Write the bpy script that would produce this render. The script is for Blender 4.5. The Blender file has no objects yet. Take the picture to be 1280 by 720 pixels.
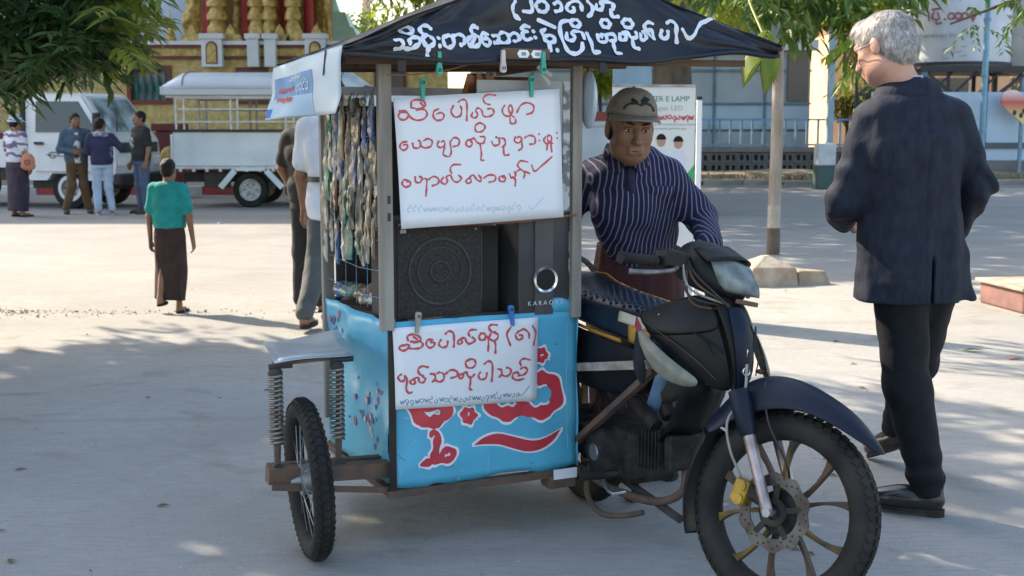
import bpy, bmesh, math, random
import numpy as np
from mathutils import Vector, Matrix, Euler

scene = bpy.context.scene
COL = scene.collection
R = math.radians

# ------------------------------------------------------------------ camera
cam_d = bpy.data.cameras.new('camera')
cam = bpy.data.objects.new('camera', cam_d)
COL.objects.link(cam)
cam.location = (0, 0, 1.38)
cam.rotation_euler = (R(90) - math.atan(200 / 1550), 0, 0)
cam_d.sensor_width = 36
cam_d.lens = 1550 / 1280 * 36
cam_d.clip_end = 600
cam_d.dof.use_dof = True
cam_d.dof.focus_distance = 4.1
cam_d.dof.aperture_fstop = 7.1
scene.camera = cam

# ------------------------------------------------------------------ light
SUN_EL = R(38)
SUN_AZ = (-0.797, 0.605)                      # horizontal direction towards the sun
world = bpy.data.worlds.new('World')
scene.world = world
world.use_nodes = True
wn = world.node_tree.nodes
bg = wn['Background']
sky = wn.new('ShaderNodeTexSky')
sky.sky_type = 'NISHITA'
sky.sun_disc = False
sky.sun_elevation = SUN_EL
sky.sun_rotation = math.atan2(SUN_AZ[0], SUN_AZ[1])
sky.air_density = 1.3
sky.dust_density = 2.5
sky.ozone_density = 1.0
world.node_tree.links.new(sky.outputs[0], bg.inputs[0])
bg.inputs[1].default_value = 0.14
sun_d = bpy.data.lights.new('sun', 'SUN')
sun = bpy.data.objects.new('sun', sun_d)
COL.objects.link(sun)
sun_d.energy = 3.5
sun_d.angle = R(0.55)
sun_d.color = (1.0, 0.87, 0.69)
SUNV = Vector((SUN_AZ[0] * math.cos(SUN_EL), SUN_AZ[1] * math.cos(SUN_EL), math.sin(SUN_EL)))
sun.rotation_euler = SUNV.to_track_quat('Z', 'Y').to_euler()
scene.view_settings.view_transform = 'Standard'
scene.view_settings.look = 'None'
scene.view_settings.gamma = 1
scene.view_settings.exposure = 1.62
scene.cycles.use_denoising = True
scene.cycles.max_bounces = 8
scene.cycles.transparent_max_bounces = 16

# ------------------------------------------------------------------ materials
MATS = {}


def mat(name, c, c2=None, scale=6.0, rough=0.6, metal=0.0, bump=0.0, bscale=60.0, spec=0.5,
        fac=(0.35, 0.65), stretch=None, detail=4.0, trans=0.0, rough2=None, coat=0.0, alpha=None, sheen=0.0):
    """Principled surface with a noise-mixed second colour and noise relief."""
    if name in MATS:
        return MATS[name]
    m = bpy.data.materials.new(name)
    m.use_nodes = True
    nt = m.node_tree
    N, L = nt.nodes, nt.links
    p = N['Principled BSDF']
    p.inputs['Base Color'].default_value = (*c, 1)
    p.inputs['Roughness'].default_value = rough
    p.inputs['Metallic'].default_value = metal
    p.inputs['Specular IOR Level'].default_value = spec
    if coat:
        p.inputs['Coat Weight'].default_value = coat
        p.inputs['Coat Roughness'].default_value = 0.12
    if trans:
        p.inputs['Transmission Weight'].default_value = trans
    if alpha is not None:
        p.inputs['Alpha'].default_value = alpha
    if sheen:
        p.inputs['Sheen Weight'].default_value = sheen
    tc = None

    def coords(st):
        nonlocal tc
        if tc is None:
            tc = N.new('ShaderNodeTexCoord')
        if st is None:
            return tc.outputs['Object']
        mp = N.new('ShaderNodeMapping')
        mp.inputs['Scale'].default_value = st
        L.new(tc.outputs['Object'], mp.inputs[0])
        return mp.outputs[0]
    if c2 is not None:
        n = N.new('ShaderNodeTexNoise')
        n.inputs['Scale'].default_value = scale
        n.inputs['Detail'].default_value = detail
        L.new(coords(stretch), n.inputs['Vector'])
        r = N.new('ShaderNodeMapRange')
        r.inputs['From Min'].default_value = fac[0]
        r.inputs['From Max'].default_value = fac[1]
        L.new(n.outputs[0], r.inputs[0])
        mx = N.new('ShaderNodeMix')
        mx.data_type = 'RGBA'
        mx.inputs[6].default_value = (*c, 1)
        mx.inputs[7].default_value = (*c2, 1)
        L.new(r.outputs[0], mx.inputs[0])
        L.new(mx.outputs[2], p.inputs['Base Color'])
        if rough2 is not None:
            rr = N.new('ShaderNodeMapRange')
            rr.inputs['To Min'].default_value = rough
            rr.inputs['To Max'].default_value = rough2
            L.new(r.outputs[0], rr.inputs[0])
            L.new(rr.outputs[0], p.inputs['Roughness'])
    if bump:
        n2 = N.new('ShaderNodeTexNoise')
        n2.inputs['Scale'].default_value = bscale
        n2.inputs['Detail'].default_value = 5
        L.new(coords(stretch), n2.inputs['Vector'])
        b = N.new('ShaderNodeBump')
        b.inputs['Strength'].default_value = bump
        b.inputs['Distance'].default_value = 0.01
        L.new(n2.outputs[0], b.inputs['Height'])
        L.new(b.outputs[0], p.inputs['Normal'])
    MATS[name] = m
    return m


def leaf_mat(name, c, c2, trans=0.35):
    """Leaf: diffuse + translucent, colour varied from leaf to leaf by position."""
    if name in MATS:
        return MATS[name]
    m = bpy.data.materials.new(name)
    m.use_nodes = True
    N, L = m.node_tree.nodes, m.node_tree.links
    p = N['Principled BSDF']
    p.inputs['Roughness'].default_value = 0.42
    tc = N.new('ShaderNodeTexCoord')
    n = N.new('ShaderNodeTexNoise')
    n.inputs['Scale'].default_value = 6
    n.inputs['Detail'].default_value = 3
    L.new(tc.outputs['Object'], n.inputs['Vector'])
    r = N.new('ShaderNodeMapRange')
    r.inputs['From Min'].default_value = 0.35
    r.inputs['From Max'].default_value = 0.65
    L.new(n.outputs[0], r.inputs[0])
    mx = N.new('ShaderNodeMix')
    mx.data_type = 'RGBA'
    mx.inputs[6].default_value = (*c, 1)
    mx.inputs[7].default_value = (*c2, 1)
    L.new(r.outputs[0], mx.inputs[0])
    L.new(mx.outputs[2], p.inputs['Base Color'])
    t = N.new('ShaderNodeBsdfTranslucent')
    L.new(mx.outputs[2], t.inputs['Color'])
    ms = N.new('ShaderNodeMixShader')
    ms.inputs[0].default_value = trans
    L.new(p.outputs[0], ms.inputs[1])
    L.new(t.outputs[0], ms.inputs[2])
    L.new(ms.outputs[0], N['Material Output'].inputs['Surface'])
    MATS[name] = m
    return m


# ------------------------------------------------------------------ object helpers
def link(o, parent=None):
    COL.objects.link(o)
    if parent is not None:
        o.parent = parent
    return o


def tag(o, label=None, cat=None, group=None, kind=None):
    if label:
        o['label'] = label
    if cat:
        o['category'] = cat
    if group:
        o['group'] = group
    if kind:
        o['kind'] = kind
    return o


def thing(name, label, cat, loc=(0, 0, 0), rz=0.0, group=None):
    o = bpy.data.objects.new(name, None)
    o.empty_display_size = 0.2
    link(o)
    o.location = loc
    o.rotation_euler = (0, 0, rz)
    return tag(o, label, cat, group)


def add_mesh(name, verts, faces, material, parent=None, smooth=False):
    me = bpy.data.meshes.new(name)
    me.from_pydata([tuple(v) for v in verts], [], faces)
    if material is not None:
        me.materials.append(material)
    if smooth:
        me.polygons.foreach_set('use_smooth', [True] * len(me.polygons))
    me.update()
    return link(bpy.data.objects.new(name, me), parent)


def copy_tree(o, parent=None):
    c = o.copy()
    COL.objects.link(c)
    c.parent = parent
    for ch in list(o.children):
        copy_tree(ch, c)
    return c


def auto_smooth(o, deg=35):
    me = o.data
    me.polygons.foreach_set('use_smooth', [True] * len(me.polygons))
    bm = bmesh.new()
    bm.from_mesh(me)
    lim = R(deg)
    for e in bm.edges:
        if len(e.link_faces) == 2:
            e.smooth = e.calc_face_angle(0) < lim
    bm.to_mesh(me)
    bm.free()


def frame_from(d, up=Vector((0, 0, 1))):
    d = Vector(d).normalized()
    if abs(d.dot(up)) > 0.98:
        up = Vector((1, 0, 0))
    x = d.cross(up).normalized()
    y = x.cross(d).normalized()
    return x, y, d


class MB:
    """Collects shapes; build() links them as one mesh object."""

    def __init__(self):
        self.v = []
        self.f = []

    def add(self, vs, fs):
        b = len(self.v)
        self.v += [Vector(q) for q in vs]
        self.f += [tuple(i + b for i in q) for q in fs]
        return self

    def box(self, c, s, rot=None, taper=1.0):
        hx, hy, hz = s[0] / 2, s[1] / 2, s[2] / 2
        vs = [Vector((sx * hx * (taper if sz > 0 else 1), sy * hy * (taper if sz > 0 else 1), sz * hz))
              for sz in (-1, 1) for sy in (-1, 1) for sx in (-1, 1)]
        if rot is not None:
            m = rot if isinstance(rot, Matrix) else Euler(rot).to_matrix()
            vs = [m @ q for q in vs]
        vs = [q + Vector(c) for q in vs]
        return self.add(vs, [(0, 2, 3, 1), (4, 5, 7, 6), (0, 1, 5, 4), (2, 6, 7, 3), (0, 4, 6, 2), (1, 3, 7, 5)])

    def bbox(self, lo, hi):
        return self.box([(a + b) / 2 for a, b in zip(lo, hi)], [b - a for a, b in zip(lo, hi)])

    def bar(self, a, b, w, h=None, up=(0, 0, 1)):
        """Rectangular bar from a to b."""
        h = h or w
        a, b = Vector(a), Vector(b)
        x, y, d = frame_from(b - a, Vector(up))
        vs = []
        for q in (a, b):
            for sy in (-1, 1):
                for sx in (-1, 1):
                    vs.append(q + x * sx * w / 2 + y * sy * h / 2)
        return self.add(vs, [(0, 2, 3, 1), (4, 5, 7, 6), (0, 1, 5, 4), (2, 6, 7, 3), (0, 4, 6, 2), (1, 3, 7, 5)])

    def tube(self, pts, r, n=8, caps=True, closed=False):
        pts = [Vector(q) for q in pts]
        m = len(pts)
        rs = r if isinstance(r, (list, tuple)) else [r] * m
        b = len(self.v)
        px = None
        for i, q in enumerate(pts):
            if closed:
                d = pts[(i + 1) % m] - pts[i - 1]
            else:
                d = pts[min(i + 1, m - 1)] - pts[max(i - 1, 0)]
            if d.length < 1e-9:
                d = Vector((0, 0, 1))
            d.normalize()
            if px is None:
                x, y, _ = frame_from(d)
                y = d.cross(x)
            else:
                x = px - d * px.dot(d)
                if x.length < 1e-6:
                    x, y, _ = frame_from(d)
                x.normalize()
                y = d.cross(x)
            px = x
            for k in range(n):
                a = 2 * math.pi * k / n
                self.v.append(q + (x * math.cos(a) + y * math.sin(a)) * rs[i])
        for i in range(m if closed else m - 1):
            j = (i + 1) % m
            for k in range(n):
                k2 = (k + 1) % n
                self.f.append((b + i * n + k, b + i * n + k2, b + j * n + k2, b + j * n + k))
        if caps and not closed:
            self.f.append(tuple(b + k for k in range(n))[::-1])
            self.f.append(tuple(b + (m - 1) * n + k for k in range(n)))
        return self

    def lathe(self, prof, n=24, c=(0, 0, 0), axis='Z', closed=False, ang=(0, 2 * math.pi)):
        """prof: list of (radius, height) revolved about the axis."""
        b = len(self.v)
        full = abs(ang[1] - ang[0] - 2 * math.pi) < 1e-6
        cnt = n if full else n + 1
        for i in range(cnt):
            a = ang[0] + (ang[1] - ang[0]) * i / n
            ca, sa = math.cos(a), math.sin(a)
            for r, h in prof:
                if axis == 'Z':
                    q = Vector((r * ca, r * sa, h))
                elif axis == 'X':
                    q = Vector((h, r * ca, r * sa))
                else:
                    q = Vector((r * ca, h, r * sa))
                self.v.append(q + Vector(c))
        m = len(prof)
        for i in range(n):
            j = (i + 1) % cnt
            for k in range(m if closed else m - 1):
                k2 = (k + 1) % m
                self.f.append((b + i * m + k, b + j * m + k, b + j * m + k2, b + i * m + k2))
        return self

    def grid(self, rows, closed_u=False):
        """rows: list of rows of points -> quads."""
        b = len(self.v)
        n = len(rows[0])
        for r in rows:
            self.v += [Vector(q) for q in r]
        for i in range(len(rows) - 1):
            for k in range(n if closed_u else n - 1):
                k2 = (k + 1) % n
                self.f.append((b + i * n + k, b + i * n + k2, b + (i + 1) * n + k2, b + (i + 1) * n + k))
        return self

    def loft(self, rings, caps=True):
        b = len(self.v)
        n = len(rings[0])
        self.grid(rings, True)
        if caps:
            self.f.append(tuple(b + k for k in range(n))[::-1])
            self.f.append(tuple(b + (len(rings) - 1) * n + k for k in range(n)))
        return self

    def prism(self, poly, axis, a, b_):
        """Extrude a 2-D polygon along an axis between a and b_."""
        def P(u, w, t):
            return {'X': (t, u, w), 'Y': (u, t, w), 'Z': (u, w, t)}[axis]
        n = len(poly)
        vs = [P(u, w, a) for u, w in poly] + [P(u, w, b_) for u, w in poly]
        fs = [tuple(range(n))[::-1], tuple(range(n, 2 * n))]
        for i in range(n):
            j = (i + 1) % n
            fs.append((i, j, n + j, n + i))
        return self.add(vs, fs)

    def ball(self, c, r, n=12, m=8, rot=None):
        rr = r if isinstance(r, (list, tuple)) else (r, r, r)
        b = len(self.v)
        vs = []
        for i in range(m + 1):
            t = math.pi * i / m
            for k in range(n):
                a = 2 * math.pi * k / n
                q = Vector((rr[0] * math.sin(t) * math.cos(a), rr[1] * math.sin(t) * math.sin(a), rr[2] * math.cos(t)))
                if rot is not None:
                    q = rot @ q
                vs.append(q + Vector(c))
        self.v += vs
        for i in range(m):
            for k in range(n):
                k2 = (k + 1) % n
                self.f.append((b + i * n + k, b + (i + 1) * n + k, b + (i + 1) * n + k2, b + i * n + k2))
        return self

    def xf(self, M, start=0):
        for i in range(start, len(self.v)):
            self.v[i] = M @ self.v[i]
        return self

    def build(self, name, material, parent=None, smooth=None, M=None, bevel=0.0, solid=0.0, sub=0, fix=True):
        vs = self.v if M is None else [M @ q for q in self.v]
        o = add_mesh(name, vs, self.f, material, parent)
        if fix:
            bm = bmesh.new()
            bm.from_mesh(o.data)
            bmesh.ops.remove_doubles(bm, verts=bm.verts, dist=1e-6)
            bmesh.ops.recalc_face_normals(bm, faces=bm.faces)
            bm.to_mesh(o.data)
            bm.free()
        if solid:
            md = o.modifiers.new('thickness', 'SOLIDIFY')
            md.thickness = solid
            md.offset = 0
        if bevel:
            md = o.modifiers.new('bevel', 'BEVEL')
            md.width = bevel
            md.segments = 2
            md.limit_method = 'ANGLE'
            md.angle_limit = R(40)
        if sub:
            md = o.modifiers.new('sub', 'SUBSURF')
            md.levels = md.render_levels = sub
        if smooth:
            if smooth is True:
                o.data.polygons.foreach_set('use_smooth', [True] * len(o.data.polygons))
            else:
                auto_smooth(o, smooth)
        return o


def catmull(pts, sub=6, closed=False):
    pts = [np.array(q, float) for q in pts]
    n = len(pts)
    if n < 3:
        return [Vector(q) for q in pts]
    out = []
    rng_ = range(n) if closed else range(n - 1)
    for i in rng_:
        p1, p2 = pts[i], pts[(i + 1) % n]
        p0 = pts[i - 1] if (closed or i > 0) else 2 * p1 - p2
        p3 = pts[(i + 2) % n] if (closed or i < n - 2) else 2 * p2 - p1
        for s in range(sub):
            t = s / sub
            out.append(0.5 * ((2 * p1) + (-p0 + p2) * t + (2 * p0 - 5 * p1 + 4 * p2 - p3) * t * t + (-p0 + 3 * p1 - 3 * p2 + p3) * t ** 3))
    if not closed:
        out.append(pts[-1])
    return out


# ------------------------------------------------------------------ signed-distance bodies (people, cushions)
def smin(a, b, k):
    h = np.clip(0.5 + 0.5 * (b - a) / k, 0, 1)
    return b * (1 - h) + a * h - k * h * (1 - h)


class Cone:
    """Round cone from a (radius r1) to b (radius r2), optionally flattened along one axis."""

    def __init__(s, a, b, r1, r2=None, k=0.03):
        s.a, s.b = np.array(a, float), np.array(b, float)
        s.r1, s.r2, s.k = r1, r1 if r2 is None else r2, k

    def box(s):
        m = max(s.r1, s.r2)
        return np.minimum(s.a, s.b) - m, np.maximum(s.a, s.b) + m

    def d(s, P):
        ba = s.b - s.a
        L = max(float(ba @ ba), 1e-9)
        t = np.clip(((P - s.a) @ ba) / L, 0, 1)
        q = P - s.a - t[..., None] * ba
        return np.sqrt((q * q).sum(-1)) - (s.r1 + (s.r2 - s.r1) * t)


class Ell:
    def __init__(s, c, r, rot=None, k=0.03):
        s.c, s.r, s.k = np.array(c, float), np.array(r, float), k
        s.R = np.array(rot.to_3x3() if rot is not None else Matrix.Identity(3))

    def box(s):
        m = float(s.r.max())
        return s.c - m, s.c + m

    def d(s, P):
        q = ((P - s.c) @ s.R) / s.r
        n = np.sqrt((q * q).sum(-1))
        g = q / s.r
        gn = np.sqrt((g * g).sum(-1)) + 1e-9
        return n * (n - 1) / gn


class Loft:
    """Stack of elliptical sections: list of (centre, rx, ry); sections lie across the local axis line,
    widths along X rotated by yaw."""

    def __init__(s, secs, yaw=0.0, k=0.03, power=2.3):
        s.C = np.array([q[0] for q in secs], float)
        s.rx = np.array([q[1] for q in secs], float)
        s.ry = np.array([q[2] for q in secs], float)
        s.yaw = np.array([q[3] if len(q) > 3 else yaw for q in secs], float)
        s.k, s.p = k, power

    def box(s):
        m = max(s.rx.max(), s.ry.max())
        return s.C.min(0) - m, s.C.max(0) + m

    def d(s, P):
        best = None
        for i in range(len(s.C) - 1):
            a, b = s.C[i], s.C[i + 1]
            ba = b - a
            L = float(ba @ ba)
            t = ((P - a) @ ba) / L
            tc = np.clip(t, 0, 1)
            q = P - a - tc[..., None] * ba
            rx = s.rx[i] + (s.rx[i + 1] - s.rx[i]) * tc
            ry = s.ry[i] + (s.ry[i + 1] - s.ry[i]) * tc
            yw = s.yaw[i] + (s.yaw[i + 1] - s.yaw[i]) * tc
            ax = ba / math.sqrt(L)
            al = q @ ax
            q = q - al[..., None] * ax
            ca, sa = np.cos(yw), np.sin(yw)
            x = q[..., 0] * ca + q[..., 1] * sa
            y = -q[..., 0] * sa + q[..., 1] * ca
            # vertical residue of tilted axes folded into y
            y = np.where(np.abs(ax[2]) > 0.5, y, q[..., 2])
            mr = np.minimum(rx, ry)
            e0 = np.abs(x / rx) ** s.p + np.abs(y / ry) ** s.p
            rad = (e0 ** (1 / s.p) - 1) * mr
            rnd_ = ((e0 + np.abs(al / mr) ** s.p) ** (1 / s.p) - 1) * mr
            flat = np.where(np.abs(al) > 1e-5, np.maximum(rad, np.abs(al)), rad)
            end = ((al < 0) & (i == 0)) | ((al > 0) & (i == len(s.C) - 2))
            dd = np.where(end, flat, rnd_)
            best = dd if best is None else np.minimum(best, dd)
        return best


def sdf_mesh(prims, h, deform=None, cut=None, pad=0.02):
    """Surface nets over the smooth union of prims. deform(P)->offset added to the distance;
    cut(P)->distance subtracted (max) for clean hems. A prim with sub=True is carved away."""
    lo = np.min([p.box()[0] for p in prims if not getattr(p, 'sub', False)], 0) - pad - 2 * h
    hi = np.max([p.box()[1] for p in prims if not getattr(p, 'sub', False)], 0) + pad + 2 * h
    n = np.ceil((hi - lo) / h).astype(int) + 1
    F = np.full(n, 0.5, np.float32)
    axs = [lo[i] + h * np.arange(n[i]) for i in range(3)]
    for p in prims:
        sub = getattr(p, 'sub', False)
        a, b = p.box()
        m = p.k + 3 * h + (0.02 if deform is not None else 0)
        i0 = np.clip(np.floor((a - m - lo) / h).astype(int), 0, n - 1)
        i1 = np.clip(np.ceil((b + m - lo) / h).astype(int) + 1, 1, n)
        if np.any(i1 <= i0):
            continue
        g = np.stack(np.meshgrid(*[axs[q][i0[q]:i1[q]] for q in range(3)], indexing='ij'), -1)
        d = p.d(g)
        sl = tuple(slice(i0[q], i1[q]) for q in range(3))
        if sub:
            F[sl] = -smin(-F[sl], d, p.k)
        else:
            F[sl] = smin(F[sl], d, p.k)
    if deform is not None or cut is not None:
        idx = np.argwhere(np.abs(F) < 0.06)
        P = lo + idx * h
        v = F[tuple(idx.T)]
        if deform is not None:
            v = v + deform(P)
        F[tuple(idx.T)] = v
    if cut is not None:
        G = np.stack(np.meshgrid(*axs, indexing='ij'), -1)
        F = np.maximum(F, cut(G))
    S = F < 0
    cnt = np.zeros(n - 1, np.int32)
    acc = np.zeros((*(n - 1), 3), np.float32)
    mixm = np.zeros(n - 1, bool)
    c0 = S[:-1, :-1, :-1]
    for dx in (0, 1):
        for dy in (0, 1):
            for dz in (0, 1):
                mixm |= S[dx:n[0] - 1 + dx, dy:n[1] - 1 + dy, dz:n[2] - 1 + dz] != c0
    ci = np.argwhere(mixm)
    if len(ci) == 0:
        return np.zeros((0, 3)), []
    corner = {}
    for dx in (0, 1):
        for dy in (0, 1):
            for dz in (0, 1):
                corner[dx, dy, dz] = F[ci[:, 0] + dx, ci[:, 1] + dy, ci[:, 2] + dz]
    pos = np.zeros((len(ci), 3))
    num = np.zeros(len(ci))
    for ax in range(3):
        for u in (0, 1):
            for w in (0, 1):
                o0 = [u, w]
                o0.insert(ax, 0)
                o1 = list(o0)
                o1[ax] = 1
                a, b = corner[tuple(o0)], corner[tuple(o1)]
                m = (a < 0) != (b < 0)
                t = np.where(m, a / np.where(m, a - b, 1), 0)
                q = np.array(o0, float)[None, :].repeat(len(ci), 0)
                q[:, ax] = t
                pos += np.where(m[:, None], q, 0)
                num += m
    verts = lo + h * (ci + pos / num[:, None])
    idm = np.full(n - 1, -1, np.int64)
    idm[tuple(ci.T)] = np.arange(len(ci))
    faces = []
    for ax in range(3):
        s0 = [slice(None)] * 3
        s1 = [slice(None)] * 3
        s0[ax] = slice(0, n[ax] - 1)
        s1[ax] = slice(1, n[ax])
        A, B = S[tuple(s0)], S[tuple(s1)]
        e = np.argwhere(A != B)
        o1, o2 = [(1, 2), (2, 0), (0, 1)][ax]
        ok = (e[:, o1] > 0) & (e[:, o2] > 0) & (e[:, o1] < n[o1] - 1) & (e[:, o2] < n[o2] - 1)
        e = e[ok]
        flip = ~A[tuple(e.T)]
        def cell(du, dw):
            q = e.copy()
            q[:, o1] -= du
            q[:, o2] -= dw
            return idm[tuple(q.T)]
        f = np.stack([cell(1, 1), cell(0, 1), cell(0, 0), cell(1, 0)], -1)
        f[flip] = f[flip][:, ::-1]
        faces.append(f)
    return verts, np.concatenate(faces)


def sdf_obj(name, prims, h, material, parent=None, deform=None, cut=None, face_mat=None, mats=None, smooth_iter=1):
    v, f = sdf_mesh(prims, h, deform, cut)
    me = bpy.data.meshes.new(name)
    me.vertices.add(len(v))
    me.vertices.foreach_set('co', v.astype(np.float32).ravel())
    me.loops.add(len(f) * 4)
    me.loops.foreach_set('vertex_index', f.astype(np.int32).ravel())
    me.polygons.add(len(f))
    me.polygons.foreach_set('loop_start', np.arange(0, len(f) * 4, 4, dtype=np.int32))
    me.polygons.foreach_set('use_smooth', np.ones(len(f), bool))
    for mm in (mats or [material]):
        me.materials.append(mm)
    if face_mat is not None:
        me.polygons.foreach_set('material_index', face_mat(v[f].mean(1)).astype(np.int32))
    me.update(calc_edges=True)
    me.validate()
    return link(bpy.data.objects.new(name, me), parent)


# value noise for folds and uneven surfaces
_rs = np.random.RandomState(7)
_lat = _rs.rand(32, 32, 32)


def vnoise(P):
    P = np.asarray(P, float)
    i = np.floor(P).astype(int)
    f = P - i
    f = f * f * (3 - 2 * f)
    r = 0
    for dx in (0, 1):
        for dy in (0, 1):
            for dz in (0, 1):
                w = (f[..., 0] if dx else 1 - f[..., 0]) * (f[..., 1] if dy else 1 - f[..., 1]) * (f[..., 2] if dz else 1 - f[..., 2])
                r = r + w * _lat[(i[..., 0] + dx) % 32, (i[..., 1] + dy) % 32, (i[..., 2] + dz) % 32]
    return r - 0.5

# ================================================================== the setting
rnd = random.Random(11)
ROAD = -0.03


def ground_mat(name, c, c2, dirt, streak=(1.0, 9.0, 1.0), crack=True):
    m = bpy.data.materials.new(name)
    m.use_nodes = True
    N, L = m.node_tree.nodes, m.node_tree.links
    p = N['Principled BSDF']
    p.inputs['Roughness'].default_value = 0.9
    p.inputs['Specular IOR Level'].default_value = 0.25
    tc = N.new('ShaderNodeTexCoord')

    def noise(sc, det=4, st=None, dist=0.0):
        n = N.new('ShaderNodeTexNoise')
        n.inputs['Scale'].default_value = sc
        n.inputs['Detail'].default_value = det
        n.inputs['Distortion'].default_value = dist
        if st:
            mp = N.new('ShaderNodeMapping')
            mp.inputs['Scale'].default_value = st
            mp.inputs['Rotation'].default_value = (0, 0, 0.06)
            L.new(tc.outputs['Object'], mp.inputs[0])
            L.new(mp.outputs[0], n.inputs['Vector'])
        else:
            L.new(tc.outputs['Object'], n.inputs['Vector'])
        return n.outputs[0]

    def rng(x, a, b, lo=0.0, hi=1.0):
        r = N.new('ShaderNodeMapRange')
        r.inputs['From Min'].default_value = a
        r.inputs['From Max'].default_value = b
        r.inputs['To Min'].default_value = lo
        r.inputs['To Max'].default_value = hi
        L.new(x, r.inputs[0])
        return r.outputs[0]

    def mix(fac, a, b, mode='MIX'):
        x = N.new('ShaderNodeMix')
        x.data_type = 'RGBA'
        x.blend_type = mode
        if isinstance(fac, float):
            x.inputs[0].default_value = fac
        else:
            L.new(fac, x.inputs[0])
        for i, q in ((6, a), (7, b)):
            if isinstance(q, tuple):
                x.inputs[i].default_value = (*q, 1)
            else:
                L.new(q, x.inputs[i])
        return x.outputs[2]
    big = noise(0.7, 6, None, 0.6)
    col = mix(rng(big, 0.35, 0.68), c, c2)
    st = noise(7, 4, streak)
    dk = tuple(q * 0.66 for q in c)
    col = mix(rng(st, 0.47, 0.70, 0.0, 0.55), col, dk)
    blot = noise(2.3, 5, None, 1.2)
    col = mix(rng(blot, 0.56, 0.72, 0.0, 0.75), col, dirt)
    col = mix(rng(noise(14, 6, None, 0.5), 0.42, 0.66, 0.0, 0.35), col, tuple(q * 0.74 for q in c))
    col = mix(rng(noise(1.1, 4, (0.25, 1.6, 1.0), 0.8), 0.58, 0.70, 0.0, 0.4), col, tuple(q * 0.6 for q in c))
    sp = noise(60, 3)
    col = mix(rng(sp, 0.62, 0.72, 0.0, 0.6), col, tuple(q * 0.45 for q in c))
    col = mix(rng(noise(34, 2), 0.68, 0.75, 0.0, 0.4), col, tuple(min(1, q * 1.5) for q in c))
    if crack:
        v = N.new('ShaderNodeTexVoronoi')
        v.feature = 'DISTANCE_TO_EDGE'
        v.inputs['Scale'].default_value = 0.45
        mp = N.new('ShaderNodeVectorMath')
        mp.operation = 'ADD'
        nn = N.new('ShaderNodeTexNoise')
        nn.inputs['Scale'].default_value = 2.5
        nn.inputs['Detail'].default_value = 5
        L.new(tc.outputs['Object'], nn.inputs['Vector'])
        L.new(tc.outputs['Object'], mp.inputs[0])
        L.new(nn.outputs['Color'], mp.inputs[1])
        L.new(mp.outputs[0], v.inputs['Vector'])
        col = mix(rng(v.outputs['Distance'], 0.0, 0.004, 0.28, 0.0), col, tuple(q * 0.35 for q in c))
    L.new(col, p.inputs['Base Color'])
    b = N.new('ShaderNodeBump')
    b.inputs['Strength'].default_value = 0.35
    b.inputs['Distance'].default_value = 0.006
    h = N.new('ShaderNodeMath')
    h.operation = 'ADD'
    L.new(st, h.inputs[0])
    L.new(noise(90, 4), h.inputs[1])
    L.new(h.outputs[0], b.inputs['Height'])
    L.new(b.outputs[0], p.inputs['Normal'])
    return m


m_pave = ground_mat('worn_concrete', (0.36, 0.345, 0.32), (0.29, 0.28, 0.26), (0.22, 0.195, 0.16))
m_road = ground_mat('dusty_road', (0.33, 0.315, 0.295), (0.26, 0.25, 0.24), (0.31, 0.27, 0.22), (1.0, 3.0, 1.0), False)

g = add_mesh('ground', [(-300, -40, -0.06), (300, -40, -0.06), (300, 400, -0.06), (-300, 400, -0.06)], [(0, 1, 2, 3)],
             mat('earth', (0.22, 0.18, 0.13), (0.15, 0.12, 0.09), 2.0, 0.95, bump=0.5, bscale=12))
tag(g, kind='structure')
g = add_mesh('road', [(-80, 8.6, ROAD), (80, 8.6, ROAD), (80, 30.3, ROAD), (2, 29.6, ROAD), (-2, 26.35, ROAD), (-80, 26.35, ROAD)],
             [(0, 1, 2, 3, 4, 5)], m_road)
tag(g, kind='structure')
# near concrete apron, its broken front edge a small step down to the road
edge = [(-40, 9.35), (-8, 9.25)]
x = -8
while x < -1.4:
    x += rnd.uniform(0.08, 0.25)
    edge.append((x, 9.2 + 0.10 * rnd.uniform(-1, 1) + 0.04 * math.sin(x * 3)))
edge += [(-0.9, 9.35), (0.2, 10.8)]
x = 0.2
while x < 9:
    x += rnd.uniform(0.1, 0.4)
    edge.append((x, 11.15 + 0.03 * rnd.uniform(-1, 1) + 0.02 * x))
edge += [(40, 12)]
poly = [(40, -30), (-40, -30)][::-1] + edge[::-1]
mb = MB().prism(poly, 'Z', -0.05, 0.0)
g = mb.build('pavement', m_pave)
tag(g, kind='structure')
# dirt and crumbs gathered along the joint
mb = MB()
for i in range(1300):
    if rnd.random() < 0.9:
        x = -5.4 + abs(rnd.gauss(0, 1)) * 1.25
        y = 9.30 + rnd.gauss(0, 0.14)
    else:
        x = rnd.uniform(-6, 6)
        y = (9.3 if x < -1 else 11.25) + rnd.gauss(0, 0.12)
    s = rnd.uniform(0.003, 0.008) if rnd.random() < 0.9 else rnd.uniform(0.008, 0.016)
    mb.box((x, y, ROAD + s * 0.4 if y > (9.35 if x < -1 else 11.3) else s * 0.4), (s * 1.4, s, s), (rnd.random(), rnd.random(), rnd.random() * 3))
tag(mb.build('rubble', mat('crumbs', (0.50, 0.42, 0.31), (0.36, 0.29, 0.20), 4, 0.95)),
    'brown crumbs of dirt and grit lying along the pavement joint', 'rubble', kind='stuff')
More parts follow.
